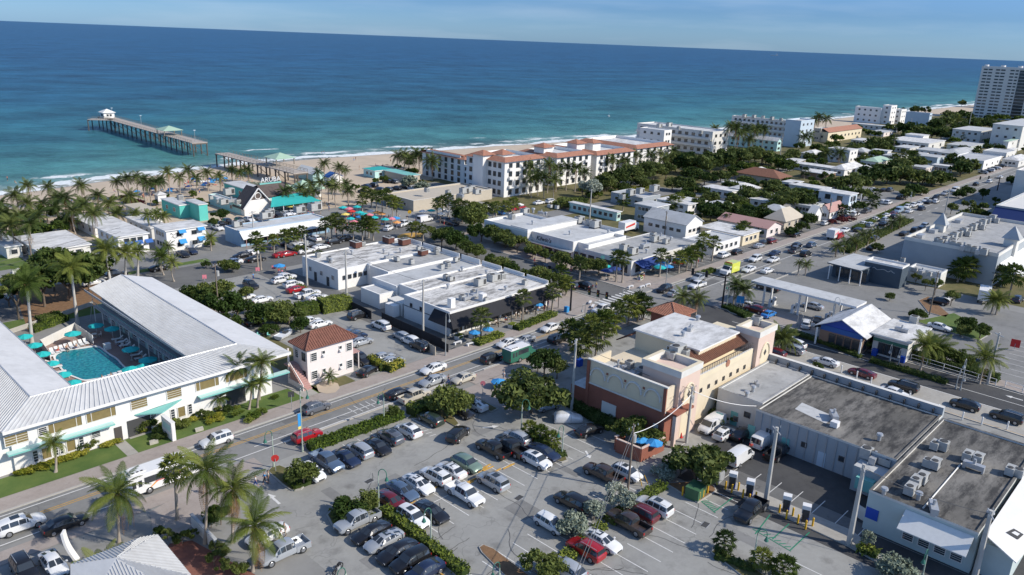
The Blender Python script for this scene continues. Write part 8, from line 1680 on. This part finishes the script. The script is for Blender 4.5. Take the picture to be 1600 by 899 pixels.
for a in((717,530),(739,527),(800,512),(1000,437)):box_thing('planter',a[0],a[1],(1.6,1.0,.8),'offwhite','pale planter box by the terrace','planter',.2,lid='leafb')
# ---- chargers and bollards
def charger(px,py):
 x,y=G(px,py);r=root('ev_charger',x,y,.15,.35)
 b=MB();b.box(-.35,.35,-.4,.4,.0,1.75,M['acdark']);b.build('cabinet',r);b=MB();b.box(-.36,.36,-.42,-.2,.1,.7,M['cbl']);b.build('blue_panel',r);b=MB();b.box(-.42,.42,-.5,.5,1.75,2.25,M['plastic']);b.box(.2,.42,-.5,.5,.8,1.75,M['plastic']);b.build('white_hood',r)
 b=MB();b.path([(-.36,-.2,1.3),(-.6,-.3,.5),(-.5,.1,.15),(-.36,.2,.9)],.035,M['black'],5);b.build('cable',r);tag(r,'white and blue electric car charger','charger',x=px)
for a in((1143,764),(1170,776),(1227,800),(1257,816)):charger(*a)
def bollard(px,py,where='beside the chargers',m='yellowp',h=1.15,w='yellow'):
 x,y=G(px,py);r=root('bollard',x,y,.1);b=MB();b.tube((0,0,0),(0,0,h),.12,.12,M[m],9);b.build('post',r);b=MB();b.tube((0,0,h),(0,0,h+.07),.12,.05,M[m],9);b.build('cap',r);tag(r,w+' bollard '+where,'bollard',x=px)
for a in((1133,766),(1153,768),(1143,771),(1160,779),(1180,783),(1170,786),(1217,803),(1238,808),(1228,812),(1246,819),(1269,824),(1258,828)):bollard(*a)
for a in((1066,775),(1077,780),(1092,783),(1098,778),(1105,772)):bollard(*a,'round the green transformer box')
for k in range(6):bollard(868+k*8,470-k*4.4,'along the plaza crossing kerb','plastic',.9,'white')
for i,a in enumerate(((1314,583),(1465,645),(1503,657),(1573,672),(1533,665),(1360,602),(1420,627),(1338,592))):
 bollard(*a,'in the middle of the cross street','plastic',1.3,'white')
for a in((1050,684),(1064,684),(1062,680)):
 x,y=G(*a);r=root('traffic_cone',x,y,.03);b=MB();b.tube((0,0,.05),(0,0,.75),.2,.04,M['umbr'],9);b.build('cone',r);b=MB();b.box(-.25,.25,-.25,.25,0,.05,M['umbr']);b.build('foot',r);tag(r,'orange traffic cone behind the rust-red building','traffic cone',x=a[0])
WS=MB();WS.box(-.9,.9,-.08,.08,0,.12,M['liney']);WS=WS.data('wheel_stop')
for a in((663,770),(680,763),(646,783),(640,788),(732,757),(716,762),(736,752),(775,737),(763,733),(754,735),(793,730),(796,729),(759,730),(824,707),(628,796),(847,700)):
 x,y=G(*a);o=inst('wheel_stop',WS,None,(x,y,.02),R_.uniform(-.06,.06));tag(o,'yellow concrete wheel stop in the middle double row','wheel stop',x=a[0])
for a in((617,850),(670,884),(627,848),(688,897),(603,838)):
 x,y=G(*a);o=inst('wheel_stop',WS,None,(x,y,.02),math.pi/2);tag(o,'yellow concrete wheel stop before the dividing hedge','wheel stop',x=a[0])
for a in((577,752),(811,778),(708,545),(1102,820)):
 x,y=G(*a);r=root('drain_cover',x,y,.0,.1);b=MB();b.box(-.55,.55,-.35,.35,0,.03,M['acdark']);b.build('grate',r);b=MB();b.box(-.62,.62,-.42,-.36,0,.035,M['metal']);b.box(-.62,.62,.36,.42,0,.035,M['metal']);b.build('frame',r);tag(r,'dark drain cover in the paving','drain cover',x=a[0])
# ---- fences
def rail_fence(p,q,label,h=1.1,m='plastic',step=2.4,solid=None,rails=(.45,1.0)):
 A_,B_=Vector(G(*p)),Vector(G(*q));d=B_-A_;L=d.length;r=root('fence',A_.x,A_.y,0,math.atan2(d.y,d.x));n=int(L/step)
 pm=MB();pm.box(-.06,.06,-.06,.06,0,h,M[m]);pm=pm.data('post')
 for i in range(n+1):inst('post',pm,r,(i*L/n,0,0))
 if solid:b=MB();b.box(0,L,-.03,.03,.05,h-.05,M[solid]);b.build('fence_panel',r)
 else:
  for z in rails:b=MB();b.box(0,L,-.035,.035,z*h-.04,z*h+.04,M[m]);b.build('rail',r)
 tag(r,label,'fence',x=(p[0]+q[0])/2)
rail_fence((1423,563),(1555,603),'white rail fence along the cross street hedge',1.2);rail_fence((1570,605),(1625,622),'white rail fence at the right edge',1.2)
rail_fence((546,482),(580,499),'black screen fence of the side lot, far piece',1.8,'black',3,'black');rail_fence((597,503),(690,545),'black screen fence of the side lot, long piece',2.0,'black',3,'black');rail_fence((690,545),(700,551),'black screen fence of the side lot, short end',1.6,'black',2,'black')
rail_fence((664,546),(680,556),'tan board fence beside the dark cars',1.7,'beige',2,'beige');rail_fence((1338,808),(1392,842),'pale board fence of the back lane',1.8,'offwhite',2.4,'offwhite');rail_fence((1417,853),(1512,895),'thin white handrail before the bottom right awning',1.1,'plastic',2.6)
rail_fence((65,545),(118,518),'white wind screen fence behind the pool deck',1.7,'plastic',2.5,'offwhite');rail_fence((118,518),(146,538),'white wind screen fence at the pool corner',1.7,'plastic',2.5,'offwhite');rail_fence((65,545),(80,565),'white wind screen fence left of the pool',1.7,'plastic',2.5,'offwhite')
rail_fence((0,528),(145,478),'long pale garden wall along the back street',1.0,'kerb',8,'kerb');rail_fence((455,588),(470,612),'low white wall beside the pink house stair',.6,'plastic',3,'plastic');rail_fence((20,428),(70,412),'low white wall before the low white house',.9,'plastic',4,'plastic')
for(p,q,t)in(((960,703),(975,695),'left end'),((962,706),(1000,722),'front'),((1000,722),(1036,704),'right side')):
 A_,B_=Vector(G(*p)),Vector(G(*q));d=B_-A_;r=root('patio_wall',A_.x,A_.y,0,math.atan2(d.y,d.x));b=MB();b.box(0,d.length,-.12,.12,0,2.0,M['brickred']);b.build('wall_panel',r);b=MB();b.box(-.05,d.length+.05,-.17,.17,2.0,2.1,M['peach']);b.build('coping',r);tag(r,'rust-red patio wall with blue umbrellas inside, '+t,'wall',x=p[0])
# ---- umbrellas
UMB={}
def umbrella(px,py,m,where,r_=1.6,h=2.5,z=0.03,sq=False):
 r_=.5+r_*.45
 k=(m,sq)
 if k not in UMB:
  c=MB();n=4 if sq else 8
  for i in range(n):
   a0,a1=2*math.pi*i/n,2*math.pi*(i+1)/n;mid=(a0+a1)/2
   P=[(math.cos(a0),math.sin(a0),0),(math.cos(mid)*math.cos(math.pi/n)*1.0,math.sin(mid)*math.cos(math.pi/n)*1.0,-.03),(math.cos(a1),math.sin(a1),0),(0,0,.42)]
   c.poly([P[0],P[1],P[3]],M[m]);c.poly([P[1],P[2],P[3]],M[m]);c.poly([(P[0][0],P[0][1],0),(P[0][0],P[0][1],-.1),(P[2][0],P[2][1],-.1),(P[2][0],P[2][1],0)],M[m])
  p=MB();p.tube((0,0,0),(0,0,1),.03,.03,M['plastic'],6,False);f=MB();f.tube((0,0,0),(0,0,.1),.3,.26,M['kerb'],8);UMB[k]=(c.data('canopy'),p.data('pole'),f.data('foot'))
 x,y=G(px,py,z);r=root('sun_umbrella',x,y,z,R_.uniform(0,1));c,p,f=UMB[k];inst('canopy',c,r,(0,0,h-.5),scale=(r_,r_,1.2));inst('pole',p,r,scale=(1,1,h));inst('foot',f,r)
 nm={'umbt':'turquoise','umbb':'blue','umbo':'orange','umby':'yellow','umbr':'red','umbp':'pink','umbw':'white','umbd':'dark blue'}[m];tag(r,nm+' sun umbrella '+where,'umbrella',x=px)
PW='by the hotel pool'
for a in((116,535,2.0),(152,522,1.9),(177,527,1.9),(206,560,2.0),(233,577,2.2),(41,540,1.8),(56,554,1.8),(69,568,1.7),(84,583,1.4),(101,601,1.7),(117,614,1.6),(206,592,1.9),(225,588,1.5)):umbrella(a[0],a[1]+3,'umbt',PW,a[2])
for a in((997,702,'umbb',1.7),(1020,708,'umbb',1.7)):umbrella(a[0],a[1]+4,a[2],'inside the rust-red patio wall',a[3])
PP='on the beach plaza'
for px,py,m,s in((449,320,'umbt',2.2),(458,324,'umbo',2.4),(461,330,'umby',2.2),(454,332,'umby',2.0),(472,326,'umby',2.0),(484,325,'umbb',2.4),(483,320,'umbt',2.0),(449,330,'umbt',1.8),(496,323,'umbt',1.6),(470,318,'umbo',1.8),(536,334,'umbt',2.0),(549,340,'umbr',2.0),(546,336,'umbp',2.0),(562,342,'umbt',2.0),(570,345,'umbt',2.0),(563,349,'umbb',2.0),(577,346,'umbp',2.0),(590,342,'umbo',2.2),(596,344,'umbo',2.0),(580,340,'umbw',1.8),(602,353,'umbt',2.0),(612,352,'umbp',2.0),(618,351,'umbb',2.2),(548,352,'umbt',1.8),(553,357,'umbp',1.8),(540,345,'umby',1.8),(620,358,'umbo',1.6),(558,333,'umbt',1.8),(585,350,'umbt',1.8)):umbrella(px,py,m,PP,s)
for px,py,m in((661,340,'umbw'),(674,339,'umbt'),(690,344,'umbw'),(697,340,'umbw'),(688,337,'umbw'),(740,335,'umbw'),(760,332,'umbw'),(800,331,'umbw'),(812,329,'umbw')):umbrella(px,py,m,'before the sand-coloured cafe',2.0)
for px,py,m in((832,398,'umbr'),(838,402,'umbr'),(879,414,'umbr'),(888,418,'umbr'),(747,370,'umbo'),(826,402,'umbr')):umbrella(px,py,m,'under the trees of the plaza street',2.2)
for px,py,m in((944,428,'umbt'),(1024,425,'umbb'),(1036,421,'umbb'),(1062,418,'umbb'),(1014,422,'umbd'),(1058,422,'umbr'),(1042,428,'umbb'),(1030,430,'umbt'),(1008,430,'umbd'),(947,435,'umbd'),(960,432,'umbd')):umbrella(px,py,m,'on the open terrace at the crossing',2.4)
for px,py,m in((718,522,'umbt'),(759,512,'umbb'),(762,530,'umbb'),(741,535,'umbb'),(840,490,'umbb'),(838,485,'umbb'),(729,518,'umbt')):umbrella(px,py,m,'at the restaurant corner terrace',1.4)
umbrella(437,428,'umbb','beside the red and white board sign',2.0);umbrella(779,606,'umbb','low blue on the brick forecourt',1.8,1.6);umbrella(1342,418+6,'umbb','before the slate gable shop');umbrella(1558,417,'umbb','under the hall awning',2.5)
for px,py,m in((267,302,'umbb'),(265,305,'umbb'),(333,288,'umbb'),(331,291,'umbb'),(341,286,'umbb'),(303,286,'umbb'),(381,276,'umbb'),(346,281,'umbb'),(215,306,'umbb'),(325,290,'umbw'),(318,296,'umbb'),(316,290,'umbw'),(240,302,'umbb'),(352,285,'umbb'),(295,298,'umbd'),(308,290,'umbd'),(322,293,'umbd'),(328,286,'umbd')):umbrella(px,py,m,'on the beach sand',1.3,2.0)
# ---- loungers, tables and chairs
def lounger_me():
 f,c=MB(),MB()
 for x in(-.8,.8):
  for y in(-.28,.28):f.box(x-.03,x+.03,y-.03,y+.03,0,.3,M['plastic'])
 f.box(-1,1,-.33,-.28,.28,.34,M['plastic']);f.box(-1,1,.28,.33,.28,.34,M['plastic']);c.box(-1,.3,-.28,.28,.3,.37,M['plastic'])
 c.mesh([(.3,-.28,.33),(.3,.28,.33),(.95,.28,.75),(.95,-.28,.75),(.3,-.28,.38),(.3,.28,.38),(.93,.28,.8),(.93,-.28,.8)],[(3,2,1,0),(4,5,6,7),(0,1,5,4),(1,2,6,5),(2,3,7,6),(3,0,4,7)],M['plastic']);return f.data('frame'),c.data('sling')
LF,LS=lounger_me()
def lounger(px,py,rz,where):
 x,y=G(px,py);r=root('sun_lounger',x,y,.03,rz);inst('frame',LF,r);inst('sling',LS,r);tag(r,'white sun lounger '+where,'sun lounger',x=px)
for i in range(7):lounger(184+i*6,532+i*5,-.2,'in the shaded row right of the pool')
for i in range(8):lounger(82+i*7.5,553-i*2.2,1.5,'in the sunny row behind the pool')
for i in range(6):lounger(150+i*8,600-i*2.8,-1.6,'before the inner wall of the street wing')
for i in range(5):lounger(75+i*6,560+i*8,3.0,'left of the pool')
def table_set(px,py,where,m='plastic',n=4,z=.03):
 x,y=G(px,py);r=root('cafe_table',x,y,z,R_.uniform(0,1));b=MB();b.tube((0,0,.7),(0,0,.75),.5,.5,M[m],10);b.build('tabletop',r);b=MB();b.tube((0,0,0),(0,0,.7),.05,.05,M['metal'],6);b.box(-.25,.25,-.25,.25,0,.03,M['metal']);b.build('leg',r);tag(r,'small round table '+where,'table',x=px)
 for k in range(n):
  a=k*2*math.pi/n+R_.uniform(-.3,.3);chair(x+.95*math.cos(a),y+.95*math.sin(a),z,a-math.pi/2,where,m)
CH={}
def chair(x,y,z,rz,where,m='plastic'):
 if m not in CH:
  s,b,l=MB(),MB(),MB();s.box(-.22,.22,-.22,.22,.42,.46,M[m]);b.box(-.22,.22,.19,.23,.46,.88,M[m]);l.box(-.02,.02,-.02,.02,0,.42,M[m]);CH[m]=(s.data('seat'),b.data('backrest'),l.data('leg'))
 r=root('cafe_chair',x,y,z,rz);s,b,l=CH[m];inst('seat',s,r);inst('backrest',b,r)
 for u in(-.19,.19):
  for v in(-.19,.19):inst('leg',l,r,(u,v,0))
 tag(r,'chair '+where,'chair',x=PX(x,y)[0])
for a in((1560,880),(1573,873),(1550,872)):table_set(*a,'on the red patio under the white canopy','plastic')
for a in((148,528),(190,540),(226,572),(215,582)):table_set(*a,'beside the shaded pool umbrellas','plastic',3)
for a in((770,510),(785,506),(800,500),(815,494),(830,490),(845,484),(778,503)):table_set(*a,'at the restaurant corner terrace','beige',2)
for a in((955,438),(985,428),(1015,420),(1045,412)):table_set(*a,'on the open terrace at the crossing','beige',2)
for a in((404,527),(420,527)):x,y=G(*a);chair(x,y,0.03,.5,'of bright teal on the lawn behind the pink house','turq')
for k in range(6):x,y=G(1476+k*6,866+k*3.0);chair(x,y,.03,1.6,'white in the row beneath the bottom right awning')
box_thing('pool_heater',168,546,(1.0,.8,1.0),'plastic','white box at the pool edge','pool equipment')
x,y=G(141,502);r=root('flag_mast',x,y);b=MB();b.tube((0,0,0),(1.2,0,6),.06,.04,M['metal'],6);b.build('mast',r);b=MB();b.tube((1.2,0,6),(1.25,0,6.15),.09,.09,M['metal'],6);b.build('finial',r);tag(r,'leaning silver mast behind the pool','mast')
b=MB();o=root('garden_rock',*G(311,673));b.prism([(-.6,-.3),(.5,-.4),(.7,.3),(-.4,.4)],0,.35,M['rock']);b.build('stone',o);tag(o,'flat pale rock on the hotel lawn','rock')
o=root('garden_rock',*G(240,693));b=MB();b.prism([(-.6,-.3),(.5,-.4),(.7,.3),(-.4,.4)],0,.4,M['rock']);b.build('stone',o);tag(o,'rounded rock at the edge of the hotel flower bed','rock')
x,y=G(252,321);r=root('lifeguard_hut',x,y);b=MB();b.box(-1.3,1.3,-1.3,1.3,1.5,3.6,M['white']);b.build('cabin',r);b=MB();[b.box(a-.1,a+.1,c-.1,c+.1,0,1.5,M['wood'])for a in(-1.1,1.1)for c in(-1.1,1.1)];b.build('stilt',r,kind='stuff');b=MB();b.mesh([(-1.7,-1.7,3.6),(1.7,-1.7,3.6),(1.7,1.7,3.6),(-1.7,1.7,3.6),(0,0,4.5)],[(0,1,4),(1,2,4),(2,3,4),(3,0,4),(3,2,1,0)],M['whiteroof']);b.build('roof',r);tag(r,'white lifeguard hut on the sand','hut')
x,y=G(641,369);b=MB();n=20;b.mesh([(4.2*math.cos(2*math.pi*k/n),2.6*math.sin(2*math.pi*k/n),0)for k in range(n)]+[(4.2*math.cos(2*math.pi*k/n),2.6*math.sin(2*math.pi*k/n),.2)for k in range(n)],[(k,(k+1)%n,n+(k+1)%n,n+k)for k in range(n)]+[tuple(range(n,2*n))],M['liney']);b.build('round_island',None,(x,y,0),kind='structure')
# ==== PEOPLE
def skin_body(name,pose):
 J={'pelvis':(0,0,.95),'chest':(0,0,1.32),'neck':(0,0,1.5),'head':(0,.02,1.66),'crown':(0,.02,1.76)}
 if pose=='stand':hip=.1;J.update(kL=(-.12,.03,.5),aL=(-.13,-.02,.08),tL=(-.14,.14,.04),kR=(.12,.05,.5),aR=(.13,.0,.08),tR=(.14,.15,.04),eL=(-.27,-.02,1.12),hL=(-.27,.08,.88),eR=(.27,-.02,1.12),hR=(.27,.1,.88))
 elif pose=='walk':J.update(kL=(-.11,.22,.52),aL=(-.11,.22,.1),tL=(-.11,.38,.06),kR=(.11,-.05,.5),aR=(.11,-.34,.16),tR=(.11,-.24,.04),eL=(-.26,-.14,1.12),hL=(-.25,-.16,.88),eR=(.26,.12,1.12),hR=(.24,.28,.95))
 elif pose=='sit':
  J.update(pelvis=(0,0,.5),chest=(0,-.06,.86),neck=(0,-.06,1.05),head=(0,-.03,1.2),crown=(0,-.02,1.3),kL=(-.13,.42,.5),aL=(-.13,.46,.08),tL=(-.13,.6,.04),kR=(.13,.42,.5),aR=(.13,.46,.08),tR=(.13,.6,.04),eL=(-.27,.05,.72),hL=(-.2,.3,.68),eR=(.27,.05,.72),hR=(.2,.3,.7))
 else:
  J.update(pelvis=(0,0,.14),chest=(0,-.38,.15),neck=(0,-.56,.17),head=(0,-.7,.2),crown=(0,-.8,.2),kL=(-.13,.42,.18),aL=(-.15,.82,.08),tL=(-.17,.92,.14),kR=(.13,.42,.14),aR=(.15,.82,.08),tR=(.17,.92,.14),eL=(-.32,-.3,.1),hL=(-.34,-.02,.08),eR=(.32,-.3,.1),hR=(.34,-.02,.08))
 sh=.19
 c=J['chest'];J['sL']=(c[0]-sh,c[1]-(.1 if pose=='lie' else 0),c[2]+(.1 if pose!='lie' else 0));J['sR']=(c[0]+sh,J['sL'][1],J['sL'][2])
 p=J['pelvis'];J['pL']=(-.1,p[1],p[2]-(.04 if pose!='lie' else 0));J['pR']=(.1,p[1],p[2]-(.04 if pose!='lie' else 0))
 def seg(b,a,c,r0,r1,m):b.tube(J[a],J[c],r0,r1,m,7)
 keys=list(J);E=[('pelvis','chest'),('chest','neck'),('neck','head'),('head','crown'),('pelvis','pL'),('pL','kL'),('kL','aL'),('aL','tL'),('pelvis','pR'),('pR','kR'),('kR','aR'),('aR','tR'),('chest','sL'),('sL','eL'),('eL','hL'),('chest','sR'),('sR','eR'),('eR','hR')]
 RD=dict(pelvis=.15,chest=.155,neck=.06,head=.1,crown=.07,kL=.07,kR=.07,aL=.045,aR=.045,tL=.035,tR=.035,eL=.045,eR=.045,hL=.035,hR=.035,sL=.07,sR=.07,pL=.105,pR=.105)
 me=bpy.data.meshes.new(name);me.from_pydata([J[k]for k in keys],[(keys.index(a),keys.index(c_))for a,c_ in E],[]);o=bpy.data.objects.new(name,me);COL.objects.link(o)
 s=o.modifiers.new('s','SKIN');sv=me.skin_vertices[0].data
 for i,k in enumerate(keys):sv[i].radius=(RD[k],RD[k]*(.72 if k in('pelvis','chest')else 1));sv[i].use_root=k=='pelvis'
 o.modifiers.new('u','SUBSURF').levels=1
 dg=bpy.context.evaluated_depsgraph_get();out=bpy.data.meshes.new_from_object(o.evaluated_get(dg));bpy.data.objects.remove(o)
 out.materials.clear();[out.materials.append(M[k])for k in('skin','skin','skin','bark')]
 for pl in out.polygons:
  cpt=pl.center;pl.use_smooth=True
  def d(k):return(cpt-Vector(J[k])).length
  near=min(keys,key=d)
  pl.material_index=3 if near=='crown' or(near=='head' and cpt.y<J['head'][1]-.04 and pose!='lie')else 0 if near in('head','neck','hL','hR','eL','eR','aL','aR')else 1 if near in('chest','sL','sR')else 2
 return out
BODY={p:skin_body('person_body',p)for p in('stand','walk','sit','lie')}
def person(px,py,pose,top,bot,where,rz=None,z=.03):
 x,y=G(px,py,z);r=root('person',x,y,z,R_.uniform(0,6.28)if rz is None else rz);o=inst('body',BODY[pose],r)
 for i,m in((1,top),(2,bot)):o.material_slots[i].link='OBJECT';o.material_slots[i].material=M[m]
 b=MB();hx={'lie':(0,-.72,.26),'sit':(0,-.05,1.27)}.get(pose,(0,0,1.73));b.tube(hx,(hx[0],hx[1]-(.06 if pose=='lie' else 0),hx[2]+(.0 if pose=='lie' else.09)),.1,.05,M['bark' if R_.random()<.7 else 'beige'],7);b.build('hair',r)
 cn={'white':'white','umbb':'blue','umbr':'red','black':'black','beige':'beige','grey':'grey','plastic':'white','umbd':'dark blue','umbp':'pink','greywall':'grey','skin':'no','turq':'turquoise','umby':'yellow'}
 v={'stand':'standing','walk':'walking','sit':'sitting','lie':'lying'}[pose]
 tag(r,'person in '+(cn[top]+' top ' if top!='skin' else cn[bot]+' swimwear ')+v+' '+where,'person',x=px)
person(400,762,'walk','plastic','umbd','at the car park exit',1.0);person(414,757,'walk','umbb','black','at the car park exit',1.2);person(420,755,'stand','beige','black','at the car park exit',1.2)
person(440,848,'stand','plastic','plastic','beside the silver pickup',.3);person(445,838,'stand','beige','beige','beside the silver pickup',2.0);person(326,772,'walk','black','black','on the brick pavement behind the palms')
person(701,601,'walk','black','umbd','crossing the main street between the cars');person(787,595,'stand','plastic','greywall','on the brick forecourt by the street')
person(1410,850,'stand','umbd','plastic','before the bottom right handrail');person(1172,708,'stand','umbr','black','between the white vans')
TOPS=('white','umbb','umbr','black','beige','plastic','umbd','umbp','greywall','umby')
def crowd(L_,where,poses,swim=False):
 for p in L_:person(p[0],p[1],R_.choice(poses),'skin' if swim and R_.random()<.75 else R_.choice(TOPS),R_.choice(('black','umbd','umbr','beige','umbb')),where)
cr=[(455+R_.uniform(0,60),322+R_.uniform(0,20))for _ in range(26)]+[(540+R_.uniform(0,75),338+R_.uniform(0,22))for _ in range(34)];crowd(cr,'on the beach plaza',('stand','walk'))
crowd([(x+R_.uniform(-6,6),290+(340-x)*.11+R_.uniform(-8,12))for x in range(160,400,4)],'on the beach sand',('lie','lie','sit','stand'),True)
crowd([(30+R_.uniform(0,110),322+R_.uniform(-8,8))for _ in range(10)]+[(560+R_.uniform(0,60),258+R_.uniform(-5,8))for _ in range(8)]+[(553,252),(556,251),(503,241),(506,240),(12,283),(24,288)],'by the water',('stand','lie','sit'),True)
crowd([(92,551),(105,549),(120,547),(189,541),(196,549),(160,598),(174,594),(74,560),(222,566),(88,572)],'beside the hotel pool',('lie','sit'),True)
crowd([(436,430),(441,432),(446,427),(396,438)],'by the blue umbrella at the crossing',('stand',));crowd([(775,508),(790,503),(806,498),(822,492),(840,487),(856,480),(850,486),(812,496),(1000,430),(1020,426),(1040,420),(1005,436),(1068,416),(892,425),(850,405),(835,410)],'at a street terrace',('sit','stand'))
crowd([(664,346),(678,344),(702,347),(694,352),(636,345),(688,349),(650,348),(624,343),(1090,412),(998,440),(931,452),(870,471)],'on the plaza pavement',('walk','stand'))
finish_labels()
